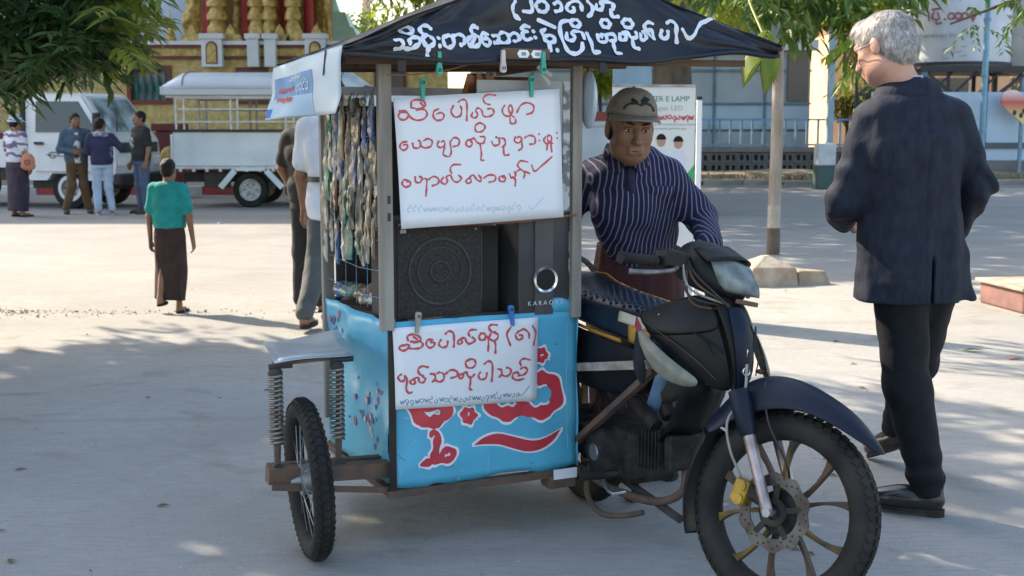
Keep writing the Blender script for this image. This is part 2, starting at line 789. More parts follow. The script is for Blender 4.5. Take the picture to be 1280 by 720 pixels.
# dead leaves and grit scattered over the apron
mb = MB()
for i in range(120):
    x, y = rnd.uniform(-4, 5), rnd.uniform(3.0, 11)
    s = rnd.uniform(0.008, 0.03)
    a = rnd.uniform(0, 6.28)
    u, w = Vector((math.cos(a), math.sin(a), 0)) * s, Vector((-math.sin(a), math.cos(a), 0)) * s * 0.4
    c = Vector((x, y, 0.004))
    zz = Vector((0, 0, rnd.uniform(0.002, 0.008)))
    mb.add([c - u, c - w + zz, c + u, c + w + zz], [(0, 1, 2, 3)])
tag(mb.build('leaf_litter', mat('dead_leaf', (0.20, 0.13, 0.06), (0.12, 0.13, 0.05), 3, 0.9)),
    'small dry leaves scattered over the concrete pavement', 'leaves', kind='stuff')

# far kerb on the left, painted red and white, stones one by one
kerb = add_mesh('kerb', [(-30, 26.4, -0.05), (-1, 26.4, -0.05), (-1, 26.4, 0.02), (-30, 26.4, 0.02)], [(0, 1, 2, 3)],
                mat('mortar', (0.3, 0.28, 0.25)))
tag(kerb, kind='structure')
kr = mat('kerb_red', (0.42, 0.06, 0.05), (0.30, 0.08, 0.06), 4, 0.8)
kw = mat('kerb_white', (0.70, 0.68, 0.64), (0.5, 0.47, 0.43), 4, 0.8)
kmesh = {}
for i in range(32):
    key = i % 2
    if key not in kmesh:
        o = MB().box((0, 0, 0.05), (0.86, 0.18, 0.22)).build('kerb_stone', (kr, kw)[key], kerb, bevel=0.02)
        kmesh[key] = o
    else:
        o = kmesh[key].copy()
        link(o, kerb)
    o.location = (-29 + i * 0.88, 26.45 + rnd.uniform(-0.01, 0.01), 0)
g = MB().bbox((-60, 26.55, -0.05), (-0.5, 60, 0.11)).build('far_pavement', mat('tiles_far', (0.38, 0.33, 0.28), (0.28, 0.24, 0.2), 1.5, 0.9))
tag(g, kind='structure')

# right hand verge: low broken kerb, dust and dry grass
g = MB()
rows = []
for j, (y, z) in enumerate([(29.6, -0.04), (29.9, 0.05), (30.6, 0.16), (31.4, 0.24), (32.3, 0.28), (60, 0.3)]):
    rows.append([(-0.4 + k * 0.9, y + 0.02 * k * (0 if j == 5 else 1), z + 0.05 * rnd.uniform(-1, 1) * (0 < j < 5)) for k in range(60)])
g.grid(rows)
tag(g.build('verge', mat('dry_earth', (0.34, 0.27, 0.19), (0.20, 0.16, 0.11), 2.2, 0.95, bump=0.6, bscale=8), smooth=True), kind='structure')
vk = MB().bbox((-0.2, 29.72, -0.05), (22, 29.8, 0.02)).build('verge_kerb', MATS['mortar'])
tag(vk, kind='structure')
src = None
for i in range(22):
    if src is None:
        src = MB().box((0, 0, 0.07), (0.94, 0.22, 0.2)).build('kerb_stone', mat('old_concrete', (0.33, 0.30, 0.27), (0.22, 0.2, 0.18), 3, 0.95, bump=0.5), vk, bevel=0.03)
        o = src
    else:
        o = src.copy()
        link(o, vk)
    o.location = (0.2 + i * 0.97, 29.95 + rnd.uniform(-0.05, 0.05), rnd.uniform(-0.05, 0.02))
    o.rotation_euler = (rnd.uniform(-0.05, 0.05), 0, rnd.uniform(-0.06, 0.06))


def tuft_stuff(name, label, n, area, h, material, seed):
    r = random.Random(seed)
    mb = MB()
    for i in range(n):
        x, y, z = area(r)
        for k in range(5):
            a = r.uniform(0, 6.28)
            l = h * r.uniform(0.5, 1.2)
            w = l * 0.05
            d = Vector((math.cos(a), math.sin(a), 0))
            s = Vector((-math.sin(a), math.cos(a), 0)) * w
            b = Vector((x, y, z))
            mid = b + d * l * 0.25 + Vector((0, 0, l * 0.7))
            tip = b + d * l * r.uniform(0.4, 0.8) + Vector((0, 0, l * r.uniform(0.6, 1.0)))
            mb.add([b - s, b + s, mid + s * 0.7, mid - s * 0.7, tip], [(0, 1, 2, 3), (3, 2, 4)])
    o = mb.build(name, material, fix=False)
    return tag(o, label, 'grass', kind='stuff')


tuft_stuff('dry_grass', 'dry straw coloured grass along the far road verge', 1100,
           lambda r: (r.uniform(0.5, 20), 30.1 + abs(r.gauss(0.8, 0.7)), 0.08), 0.22,
           leaf_mat('straw', (0.34, 0.26, 0.13), (0.20, 0.19, 0.08), 0.2), 5)

# ================================================================== buildings
gold = mat('gold_paint', (0.66, 0.47, 0.15), (0.36, 0.22, 0.06), 9, 0.42, 0.1, bump=0.9, bscale=14)
gold_wall = mat('ochre_relief', (0.62, 0.47, 0.18), (0.42, 0.28, 0.09), 7, 0.6, 0.0, bump=1.0, bscale=12)
temple_red = mat('temple_red', (0.50, 0.03, 0.035), (0.36, 0.02, 0.03), 2, 0.5)
maroon = mat('maroon_trim', (0.20, 0.035, 0.03), (0.13, 0.03, 0.025), 3, 0.6)
white_wash = mat('whitewash', (0.72, 0.74, 0.78), (0.60, 0.62, 0.66), 1.4, 0.8)
glass_dark = mat('dark_glass', (0.02, 0.03, 0.035), rough=0.08, spec=0.8)


def knob_profile(r, h, n=9):
    """Turned column: rings of swelling and narrowing."""
    prof = [(0.0, 0.0), (r * 1.5, 0.0), (r * 1.5, h * 0.02)]
    for i in range(n):
        z = h * (0.03 + 0.93 * i / n)
        prof += [(r * 1.25, z), (r * 1.3, z + h * 0.02), (r * 0.9, z + h * 0.045), (r * (0.85 - 0.02 * i), z + h * 0.085)]
    prof += [(r * 1.1, h * 0.97), (r * 1.1, h), (0, h)]
    return prof


T = thing('temple', 'ornate gold and red temple hall with turned columns behind the trucks', 'temple', (-8, 31, 0.11))
# front wall of ochre relief, framing the window opening
w = MB()
w.bbox((-9.5, 0, 0), (-1.42, 0.4, 2.95)).bbox((-0.48, 0, 0), (6.4, 0.4, 2.95))
w.bbox((-1.42, 0, 0), (-0.48, 0.4, 1.92)).bbox((-1.42, 0, 2.72), (-0.48, 0.4, 2.95))
w.build('wall', gold_wall, T)
win = MB()
for a, b in (((-1.50, -0.06, 1.85), (-1.40, 0.1, 2.80)), ((-0.50, -0.06, 1.85), (-0.40, 0.1, 2.80)),
             ((-1.40, -0.06, 2.70), (-0.50, 0.1, 2.80)), ((-1.40, -0.06, 1.85), (-0.50, 0.1, 1.95))):
    win.bbox(a, b)
wo = win.build('window', maroon, T)
MB().bbox((-1.41, 0.25, 1.9), (-0.49, 0.28, 2.75)).build('pane', mat('window_grey', (0.42, 0.46, 0.47), (0.3, 0.33, 0.34), 5, 0.3), wo)
teal_bar = mat('teal_paint', (0.02, 0.16, 0.14), (0.04, 0.10, 0.10), 5, 0.5)
for i in range(5):
    MB().lathe([(0.0, 1.94), (0.05, 1.94), (0.035, 2.05), (0.075, 2.25), (0.04, 2.45), (0.025, 2.6), (0.05, 2.71), (0, 2.71)], 10, (-1.32 + i * 0.185, 0.14, 0)).build('baluster', teal_bar, wo, smooth=40)
for i in range(3):          # more windows along the wall, mostly hidden
    o = MB().bbox((1.2 + i * 1.7, -0.05, 1.85), (2.0 + i * 1.7, 0.0, 2.75)).build('window', maroon, T)
    MB().bbox((1.28 + i * 1.7, -0.065, 1.93), (1.92 + i * 1.7, -0.052, 2.67)).build('pane', glass_dark, o)
# plinth, string course, cornice
MB().bbox((-9.6, -0.25, 0), (6.5, -0.003, 0.95)).bbox((-9.6, -0.12, 0.95), (6.5, -0.003, 1.15)).build('plinth', maroon, T)
MB().bbox((-9.6, -0.10, 2.95), (6.5, 0.5, 3.02)).bbox((-9.6, -0.14, 3.22), (6.5, 0.5, 3.29)).build('trim', maroon, T)
MB().bbox((-9.6, -0.05, 3.02), (6.5, 0.5, 3.22)).build('frieze', gold_wall, T)
MB().bbox((-9.6, -0.20, 3.29), (6.5, 0.6, 3.38)).build('cornice', white_wash, T)
# leaf crests along the frieze
crest = None
for i in range(30):
    if crest is None:
        crest = MB().prism([(-0.2, 0), (0.2, 0), (0.13, 0.09), (0.06, 0.10), (0, 0.19), (-0.06, 0.10), (-0.13, 0.09)], 'Y', -0.09, -0.05).build('crest', gold, T)
        o = crest
    else:
        o = crest.copy()
        link(o, T)
    o.location = (-9.3 + i * 0.53, 0, 3.03)
# white piers with niches
for px in (0.68, 1.68, 2.1, -3.6, 3.2):
    narrow = px in (2.1,)
    hw = 0.14 if narrow or px == 1.68 else 0.25
    o = MB().bbox((px - hw, -0.3, 2.75), (px + hw, -0.01, 3.42)).bbox((px - hw - 0.05, -0.34, 3.42), (px + hw + 0.05, 0.0, 3.55)).build('pier', white_wash, T, bevel=0.015)
    if hw > 0.2:
        pts = [(-0.11, 2.85), (0.11, 2.85), (0.11, 3.2)] + [(0.11 * math.cos(t), 3.2 + 0.12 * math.sin(t)) for t in (0.6, 1.2, 1.57, 1.94, 2.54)] + [(-0.11, 3.2)]
        MB().prism([(px + u, z) for u, z in pts], 'Y', -0.33, -0.302).build('niche', gold, o)
        pts2 = [(u * 1.3, 3.02 + (z - 3.02) * 1.16) for u, z in pts]
        MB().prism([(px + u, z) for u, z in pts2], 'Y', -0.315, -0.301).build('niche_rim', maroon, o)
# upper arcade: gold turned columns, red columns, gold carving between, running up out of sight
HT = 9.0
for px, r in ((0.74, 0.20), (1.70, 0.17), (2.02, 0.16), (2.60, 0.16)):
    MB().lathe(knob_profile(r, HT - 3.5, 16), 18, (px, 0.15, 3.42)).build('gold_column', gold, T, smooth=40)
for px, r in ((0.40, 0.16), (1.36, 0.16), (2.30, 0.15), (2.90, 0.13)):
    MB().tube([(px, 0.75, 3.38), (px, 0.75, HT)], r, 16).build('red_column', temple_red, T, smooth=40)
# carved gold panels: strongly uneven sheets
def carved(px0, px1, z0, z1, y, seed, nx=26, nz=70, amp=0.28, ragged=0.0):
    rows = []
    for j in range(nz + 1):
        row = []
        zt = z0 + (z1 - z0) * j / nz
        for i in range(nx + 1):
            u = i / nx
            rg = ragged * (vnoise(np.array([zt * 2.3 + seed, 3.1, seed * 1.7])) + 0.2)
            xx = px0 + (px1 - px0) * u + rg * (1 - u if ragged > 0 else u)
            nz_ = vnoise(np.array([xx * 4.5 + seed, zt * 4.0, 5.0])) + 0.6 * vnoise(np.array([xx * 11, zt * 10, seed]))
            row.append((xx, y - amp * (nz_ + 0.3) - 0.10 * math.sin(u * math.pi), zt))
        rows.append(row)
    return MB().grid(rows)


carved(-0.22, 0.22, 3.36, HT, 0.70, 3, ragged=0.35).build('carving', gold, T, smooth=True)
for i, (a, b) in enumerate(((0.95, 1.2), (1.5, 2.15), (2.42, 2.78), (3.02, 3.42))):
    carved(a, b, 3.36, HT, 1.1, 11 + i * 5, nx=14).build('carving', gold, T, smooth=True)
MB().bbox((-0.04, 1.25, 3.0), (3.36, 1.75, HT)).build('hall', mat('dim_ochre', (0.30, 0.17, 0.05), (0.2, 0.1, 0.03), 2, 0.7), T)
# gold flames at column feet
for px in (0.15, 1.1, 1.75, 2.3, 2.75, 3.2):
    pts = [(-0.3, 0), (0.3, 0), (0.24, 0.15), (0.14, 0.16), (0.08, 0.3), (0, 0.42), (-0.08, 0.3), (-0.14, 0.16), (-0.24, 0.15)]
    MB().prism([(px + u, 3.38 + z) for u, z in pts], 'Y', -0.08, 0.02).build('flame_crest', gold, T)
# white tower block and high roof behind: shades the road
MB().bbox((-4.6, 1.5, 0), (-0.05, 5.5, 17.4)).build('tower', mat('pale_blue_wash', (0.62, 0.70, 0.80), (0.54, 0.62, 0.74), 0.8, 0.8), T)
for px in (-0.83, -0.42, -2.6):
    MB().lathe([(0, 0), (0.13, 0), (0.13, 0.1), (0.1, 0.13), (0.11, 0.2), (0.07, 0.24), (0.08, 0.32), (0.045, 0.36), (0.05, 0.45), (0.02, 0.52), (0.012, 0.75), (0, 0.8)], 10, (px, 0.15, 3.38)).build('spirelet', gold, T, smooth=40)
MB().bbox((-26, 1.5, 0), (-4.6, 8, 17.4)).build('wing', white_wash, T)
MB().bbox((-26, 1.2, 17.4), (3.6, 8.5, 17.8)).build('roof', maroon, T)
MB().bbox((-0.03, 1.3, HT), (3.2, 1.9, 17.38)).build('upper_hall', gold_wall, T)

# small stupa with turquoise roof beyond, and a pink spire far off
S = thing('shrine', 'pale turquoise stepped shrine roof beyond the gold temple', 'shrine', (-5.3, 37, 0.11))
tq = mat('turquoise_wash', (0.50, 0.72, 0.74), (0.40, 0.62, 0.66), 2, 0.8)
MB().bbox((-1.6, -1.2, 0), (1.6, 1.2, 2.6)).build('wall', white_wash, S)
z = 2.6
for i, (hw, h) in enumerate(((1.75, 0.55), (1.35, 0.5), (1.0, 0.5), (0.65, 0.45))):
    MB().box((0, 0, z + h / 2), (2 * hw, 2 * hw, h), taper=0.72).build('roof_tier', tq, S)
    z += h
MB().lathe([(0, z), (0.3, z), (0.2, z + 0.3), (0.08, z + 0.7), (0, z + 1.4)], 10).build('finial', tq, S)
S = thing('spire', 'slim pinkish pagoda spire rising against the bright sky', 'spire', (-7.6, 66, 0))
pk = mat('pink_wash', (0.62, 0.42, 0.36), (0.5, 0.33, 0.28), 2, 0.8)
MB().lathe([(0, 0), (2.0, 0), (2.0, 2), (1.4, 3), (1.0, 4), (0.8, 5.2), (0.5, 5.6), (0.55, 6), (0.3, 7), (0.1, 9.4), (0, 10.2)], 14).build('bell', pk, S, smooth=40)

# ------------------------------------------------------------------ grey-blue building with railing on the right
B = thing('grey_building', 'grey blue panelled building behind the railings across the road', 'building', (0, 36, 0.25))
panel = mat('grey_panel', (0.48, 0.53, 0.57), (0.40, 0.45, 0.50), 1.2, 0.7)
pale = mat('pale_blue_band', (0.56, 0.68, 0.80), (0.48, 0.60, 0.73), 1.5, 0.7)
steel_blue = mat('blue_steel', (0.22, 0.34, 0.44), (0.15, 0.24, 0.32), 4, 0.55)
MB().bbox((-1.2, 0.2, 0), (8.6, 4, 4.6)).build('wall', mat('grey_core', (0.3, 0.32, 0.34)), B)
i = 0
for (x0, x1) in ((-1.15, 0.55), (0.62, 2.3), (2.37, 4.05), (4.12, 5.8), (5.87, 7.25), (7.32, 8.55)):
    for (z0, z1, mm) in ((0.05, 1.02, panel), (1.09, 1.78, pale), (1.85, 2.72, panel), (2.79, 3.3, panel)):
        MB().bbox((x0, 0.06, z0), (x1, 0.19, z1)).build('panel', mm, B, bevel=0.01)
MB().bbox((-1.3, -0.25, 3.32), (8.7, 0.19, 3.62)).build('beam', white_wash, B)
for xx in (0.585, 2.335, 4.085, 5.835, 7.285):
    MB().bbox((xx - 0.03, 0.0, 0), (xx + 0.03, 0.05, 3.3)).build('mullion', steel_blue, B)
MB().bbox((-1.2, 0.0, 2.73), (8.6, 0.052, 2.78)).bbox((-1.2, 0.0, 1.795), (8.6, 0.052, 1.845)).build('rail', steel_blue, B)
MB().bbox((7.9, -0.02, 1.9), (8.5, 0.055, 3.25)).build('door', mat('dull_brown', (0.2, 0.16, 0.14)), B)

# perforated block wall with a coping, and blue railing on it
W = thing('block_wall', 'low dark perforated concrete block wall under the blue railing', 'wall', (0, 33, 0.2))
blk = mat('dark_block', (0.17, 0.165, 0.165), (0.10, 0.10, 0.10), 3, 0.95, bump=0.5)
MB().bbox((-0.5, 0.12, 0.0), (9.3, 0.24, 0.55)).build('core', mat('black_gap', (0.035, 0.035, 0.035)), W)
src = None
for c in range(26):
    for r_ in range(2):
        if src is None:
            b = MB()
            b.bbox((0, 0, 0), (0.37, 0.11, 0.06)).bbox((0, 0, 0.2), (0.37, 0.11, 0.26))
            for q in (0.0, 0.16, 0.31):
                b.bbox((q, 0.001, 0.06), (q + 0.06, 0.109, 0.2))
            src = b.build('block', blk, W)
            o = src
        else:
            o = src.copy()
            link(o, W)
        o.location = (-0.4 + c * 0.375, rnd.uniform(-0.01, 0.01), 0.0 + r_ * 0.27)
MB().bbox((-0.5, -0.06, 0.55), (9.3, 0.3, 0.68)).build('coping', mat('old_concrete2', (0.22, 0.21, 0.2), (0.15, 0.14, 0.14), 2, 0.95), W)
F = thing('railing', 'blue grey steel railing with upright bars on the block wall', 'railing', (0, 33.1, 0.88))
MB().bar((-0.4, 0, 0.72), (9.2, 0, 0.72), 0.06, 0.05).build('top_rail', mat('bright_blue_rail', (0.16, 0.33, 0.55), (0.12, 0.24, 0.40), 3, 0.5), F)
MB().bar((-0.4, 0, 0.06), (9.2, 0, 0.06), 0.05).build('bottom_rail', steel_blue, F)
src = None
for i in range(33):
    if src is None:
        src = MB().bar((0, 0, 0.0), (0, 0, 0.72), 0.055).build('bar', steel_blue, F)
        o = src
    else:
        o = src.copy()
        link(o, F)
    o.location = (-0.3 + i * 0.29, 0.03, 0)
P_ = thing('blue_post', 'tall pale blue steel post at the end of the railing', 'post', (8.28, 32.6, 0.25))
MB().bar((0, 0, 0), (0, 0, 4.2), 0.16).build('shaft', mat('post_blue', (0.36, 0.48, 0.58), (0.28, 0.38, 0.47), 3, 0.6), P_)
MB().box((0, 0, 0.02), (0.3, 0.3, 0.05)).build('foot', steel_blue, P_)

# low boundary to the right of the post: pale blue panels and dark lattice
W2 = thing('panel_fence', 'pale blue panel fence beyond the man in the suit', 'fence', (9.2, 32.4, 0.25))
for i in range(5):
    MB().bbox((0.1 + i * 1.5, 0, 0.75), (1.54 + i * 1.5, 0.08, 2.05)).build('panel', pale, W2, bevel=0.01)
MB().bbox((0, -0.04, 0.60), (7.6, 0.14, 0.75)).build('rail', mat('dark_rail', (0.1, 0.12, 0.14)), W2)
MB().bbox((0.1, 0.01, 0.3), (7.5, 0.1, 0.6)).build('lower_board', pale, W2)
MB().bbox((0.0, -0.1, 0.0), (7.6, 0.3, 0.3)).build('footing', mat('old_concrete2', (0.2, 0.2, 0.2)), W2)
L_ = thing('lattice', 'dark lattice of crossed bars above the pale blue fence', 'lattice', (9.0, 32.9, 0.25))
dk = mat('dark_iron', (0.035, 0.035, 0.04), rough=0.6)
for z in (2.0, 2.62):
    MB().bar((0, 0, z), (8, 0, z), 0.07).build('rail', dk, L_)
for i in range(12):
    MB().bar((0.1 + i * 0.62, 0.03, 2.0), (0.72 + i * 0.62, 0.03, 2.62), 0.05).build('brace', dk, L_)
for i in range(4):
    MB().bar((0.05 + i * 2.4, 0.06, 0), (0.05 + i * 2.4, 0.06, 2.62), 0.07).build('post', dk, L_)
# heart shaped sign
hs = thing('heart_sign', 'red and cream heart shaped board standing before the fence', 'sign', (13.05, 32.0, 0.25))
pts = []
for k in range(40):
    t = 2 * math.pi * k / 40
    pts.append((0.55 * math.sin(t) ** 3 * 1.05, 1.72 + 0.5 * (0.81 * math.cos(t) - 0.31 * math.cos(2 * t) - 0.13 * math.cos(3 * t) - 0.06 * math.cos(4 * t))))
hm = bpy.data.materials.new('heart_paint')
hm.use_nodes = True
N_, L2 = hm.node_tree.nodes, hm.node_tree.links
tc = N_.new('ShaderNodeTexCoord')
sx = N_.new('ShaderNodeSeparateXYZ')
L2.new(tc.outputs['Object'], sx.inputs[0])
rp = N_.new('ShaderNodeValToRGB')
mr = N_.new('ShaderNodeMapRange')
mr.inputs['From Min'].default_value = 1.1
mr.inputs['From Max'].default_value = 2.2
L2.new(sx.outputs['Z'], mr.inputs[0])
L2.new(mr.outputs[0], rp.inputs[0])
rp.color_ramp.elements[0].color = (0.75, 0.62, 0.25, 1)
rp.color_ramp.elements[0].position = 0.25
e = rp.color_ramp.elements.new(0.42)
e.color = (0.80, 0.66, 0.50, 1)
rp.color_ramp.elements[1].color = (0.62, 0.10, 0.08, 1)
rp.color_ramp.elements[1].position = 0.62
L2.new(rp.outputs[0], N_['Principled BSDF'].inputs['Base Color'])
MB().prism(pts, 'Y', -0.03, 0.03).build('board', hm, hs)
MB().bar((0, 0.06, 0), (0, 0.06, 1.7), 0.08).build('stake', steel_blue, hs)
lm = MB()
for k, (u, z) in enumerate(((-0.22, 1.52), (-0.05, 1.45), (0.12, 1.52), (0.24, 1.58), (0.02, 1.56))):
    lm.ball((u, -0.035, z), (0.05, 0.008, 0.07), 8, 5)
lm.build('picture', dk, hs)['kind'] = 'stuff'

# water tank on a stand, red lettering
K = thing('water_tank', 'white cylindrical water tank with red writing on a steel stand', 'water tank', (12.1, 34.2, 0.25))
tankm = mat('tank_white', (0.62, 0.64, 0.68), (0.50, 0.51, 0.54), 1.6, 0.6)
MB().lathe([(0, 2.75), (1.30, 2.75), (1.34, 2.8), (1.34, 4.9), (1.2, 5.15), (0, 5.3)], 40).build('tank', tankm, K, smooth=30)
MB().lathe([(1.345, 2.78), (1.38, 2.78), (1.38, 2.86), (1.345, 2.86)], 40, closed=True).build('band', dk, K)
MB().box((0, 0, 2.66), (2.9, 2.9, 0.14)).build('platform', dk, K)
for sx_ in (-1, 1):
    for sy_ in (-1, 1):
        MB().bar((sx_ * 1.3, sy_ * 1.3, 0), (sx_ * 1.3, sy_ * 1.3, 2.6), 0.14).build('leg', steel_blue, K)
for sy_ in (-1.3,):
    MB().bar((-1.25, sy_ - 0.1, 0.6), (1.25, sy_ - 0.1, 2.5), 0.08).build('brace', dk, K)
    MB().bar((1.25, sy_ - 0.2, 0.6), (-1.25, sy_ - 0.2, 2.5), 0.08).build('brace', dk, K)
K2 = thing('water_tank', 'dull beige water tank beside the white tank with red writing', 'water tank', (13.9, 34.9, 0.25))
MB().lathe([(0, 2.75), (0.85, 2.75), (0.88, 2.8), (0.88, 5.2), (0, 5.4)], 32).build('tank', mat('tank_beige', (0.42, 0.40, 0.36), (0.33, 0.31, 0.28), 2, 0.7), K2, smooth=30)
MB().box((0, 0, 2.66), (1.9, 1.9, 0.14)).build('platform', dk, K2)
for sx_ in (-1, 1):
    for sy_ in (-1, 1):
        MB().bar((sx_ * 0.8, sy_ * 0.8, 0), (sx_ * 0.8, sy_ * 0.8, 2.6), 0.12).build('leg', dk, K2)
P2 = thing('blue_pipe', 'tall thin blue pipe rising in front of the water tanks', 'pipe', (12.0, 31.9, 0.25))
MB().tube([(0, 0, 0), (0, 0, 5.2)], 0.075, 10).build('pipe', mat('pipe_blue', (0.22, 0.42, 0.55), (0.17, 0.33, 0.45), 4, 0.5), P2, smooth=40)
for z in (1.0, 2.4, 3.8):
    MB().tube([(0, 0, z), (0, 0, z + 0.08)], 0.1, 10).build('coupling', steel_blue, P2)
# warm sunlit wall far behind on the right
W3 = thing('ochre_house', 'sunlit orange washed house wall far beyond the tanks', 'house', (12.7, 46, 0))
MB().bbox((-1, 0, 0), (14, 4, 5.2)).build('wall', mat('orange_wash', (0.72, 0.42, 0.24), (0.62, 0.36, 0.2), 1, 0.85), W3)
MB().prism([(-1.4, 5.2), (14.4, 5.2), (12, 7), (1, 7)], 'Y', -0.4, 4.4).build('roof', maroon, W3)
for i in range(5):
    MB().bbox((0.2 + i * 2.7, -0.06, 1.4), (1.3 + i * 2.7, 0.05, 3.2)).build('window', glass_dark, W3)
# bollard, post, blocks by the road
b_ = thing('bollard', 'square roadside bollard with white top and dark green base', 'bollard', (7.25, 28.9, ROAD))
MB().bbox((-0.22, -0.22, 0), (0.22, 0.22, 0.55)).build('base', mat('bollard_green', (0.05, 0.10, 0.10)), b_, bevel=0.02)
MB().bbox((-0.21, -0.21, 0.55), (0.21, 0.21, 1.06)).build('top', mat('bollard_white', (0.66, 0.68, 0.72), (0.5, 0.52, 0.55), 4), b_, bevel=0.03)
p_ = thing('road_post', 'thin pale peeling post with dark foot beyond the stepped concrete block', 'post', (2.94, 13.9, ROAD))
wood_pale = mat('peeling_post', (0.42, 0.36, 0.30), (0.28, 0.21, 0.16), 12, 0.85, bump=0.5, stretch=(1, 1, 0.2))
MB().tube([(0, 0, 0.55), (0.01, 0, 1.3), (0.0, 0, 2.35)], [0.07, 0.066, 0.055], 10).build('shaft', wood_pale, p_, smooth=40)
MB().tube([(0, 0, 0), (0, 0, 0.3)], [0.075, 0.073], 10).build('foot', mat('brown_foot', (0.16, 0.11, 0.08), (0.1, 0.07, 0.05), 8), p_, smooth=40)
MB().tube([(0, 0, 0.3), (0, 0, 0.55)], [0.0725, 0.0705], 10).build('band', mat('cream_band', (0.5, 0.44, 0.36), (0.4, 0.33, 0.26), 8), p_, smooth=40)
q_ = thing('concrete_block', 'rough cream concrete block with a pyramid top at the pavement edge', 'block', (2.28, 11.0, 0), R(14))
cream = mat('cream_concrete', (0.46, 0.40, 0.32), (0.30, 0.22, 0.16), 5, 0.95, bump=0.6, bscale=25)
MB().loft([[(-0.24, -0.2, -0.02), (0.2, -0.22, -0.02), (0.22, 0.2, -0.02), (-0.26, 0.2, -0.02)],
           [(-0.23, -0.19, 0.16), (0.19, -0.2, 0.15), (0.21, 0.19, 0.16), (-0.25, 0.19, 0.15)],
           [(-0.06, -0.03, 0.255), (0.01, -0.03, 0.25), (0.01, 0.04, 0.255), (-0.06, 0.04, 0.25)]]).build('cap', cream, q_, bevel=0.015)
MB().loft([[(0.21, -0.2, -0.02), (0.55, -0.17, -0.02), (0.52, 0.2, -0.02), (0.215, 0.2, -0.02)],
           [(0.215, -0.18, 0.13), (0.5, -0.15, 0.12), (0.47, 0.18, 0.10), (0.215, 0.18, 0.14)]]).build('stub', cream, q_, bevel=0.02)
MB().loft([[(-0.62, -0.1, -0.02), (-0.235, -0.2, -0.02), (-0.255, 0.2, -0.02), (-0.5, 0.2, -0.02)],
           [(-0.36, -0.08, 0.1), (-0.245, -0.17, 0.16), (-0.26, 0.18, 0.16), (-0.33, 0.15, 0.11)]]).build('ramp', cream, q_, bevel=0.02)
pl = thing('planter', 'low dull red brick planter block at the pavement edge', 'planter', (4.12, 9.5, 0), R(8))
MB().bbox((-0.35, -0.3, 0), (0.6, 0.35, 0.17)).build('body', mat('brick_red_wash', (0.27, 0.14, 0.12), (0.18, 0.1, 0.09), 6, 0.9, bump=0.4), pl, bevel=0.02)
MB().bbox((-0.38, -0.33, 0.17), (0.63, 0.38, 0.20)).build('rim', cream, pl, bevel=0.01)

# ================================================================== trees and shrubs
bark = mat('bark', (0.13, 0.09, 0.06), (0.07, 0.05, 0.035), 7, 0.95, bump=0.9, bscale=20, stretch=(1, 1, 0.3))
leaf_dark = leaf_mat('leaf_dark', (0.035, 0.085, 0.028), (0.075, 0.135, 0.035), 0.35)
leaf_mid = leaf_mat('leaf_mid', (0.06, 0.13, 0.025), (0.13, 0.20, 0.035), 0.4)
leaf_lime = leaf_mat('leaf_lime', (0.20, 0.28, 0.02), (0.34, 0.36, 0.04), 0.5)
leaf_yel = leaf_mat('leaf_yellow', (0.42, 0.34, 0.05), (0.16, 0.2, 0.03), 0.4)


class Leaves:
    """Collects leaf blades (two bent quads each) quickly."""

    def __init__(self, seed):
        self.r = random.Random(seed)
        self.v = []
        self.f = []

    def leaf(self, b, d, l, w, droop=0.3):
        r = self.r
        d = d.normalized()
        x = d.cross(Vector((r.uniform(-.6, .6), r.uniform(-.6, .6), 1)))
        if x.length < 1e-3:
            x = Vector((1, 0, 0))
        x.normalize()
        n = x.cross(d)
        m = b + d * l * 0.45 + Vector((0, 0, -droop * l * 0.12))
        t = b + d * l * 0.95 + Vector((0, 0, -droop * l * 0.45))
        i = len(self.v)
        fold = n * w * 0.25
        self.v += [tuple(b), tuple(m + x * w * 0.5 + fold), tuple(m), tuple(m - x * w * 0.5 + fold), tuple(t)]
        self.f += [(i, i + 1, i + 2), (i, i + 2, i + 3), (i + 1, i + 4, i + 2), (i + 2, i + 4, i + 3)]

    def spray(self, o, d, length, n, ll, lw, droop=0.6, spread=0.9):
        """Twig with leaves hanging off both sides."""
        r = self.r
        d = d.normalized()
        side = d.cross(Vector((0, 0, 1)))
        if side.length < 1e-3:
            side = Vector((1, 0, 0))
        side.normalize()
        for i in range(n):
            t = (i + 0.5) / n
            q = o + d * length * t + Vector((0, 0, -droop * length * t * t * 0.5))
            s = 1 if i % 2 else -1
            dd = d * r.uniform(0.4, 1.0) + side * s * spread * r.uniform(0.5, 1.1) + Vector((r.uniform(-.2, .2), r.uniform(-.2, .2), -droop * r.uniform(0.4, 1.4)))
            self.leaf(q, dd, ll * r.uniform(0.7, 1.2), lw * r.uniform(0.8, 1.2), droop)

    def clump(self, c, rad, n, ll, lw, down=0.3):
        r = self.r
        for i in range(n):
            while True:
                q = Vector((r.uniform(-1, 1), r.uniform(-1, 1), r.uniform(-1, 1)))
                if 0.05 < q.length < 1:
                    break
            q2 = Vector((q.x * rad[0], q.y * rad[1], q.z * rad[2]))
            d = Vector((q.x, q.y, q.z * 0.5 - down)) + Vector((r.uniform(-.6, .6), r.uniform(-.6, .6), r.uniform(-.5, .5)))
            self.leaf(Vector(c) + q2, d, ll * r.uniform(0.6, 1.2), lw * r.uniform(0.7, 1.2), 0.4)

    def build(self, name, material, parent):
        o = add_mesh(name, self.v, self.f, material, parent)
        o['kind'] = 'stuff'
        return o


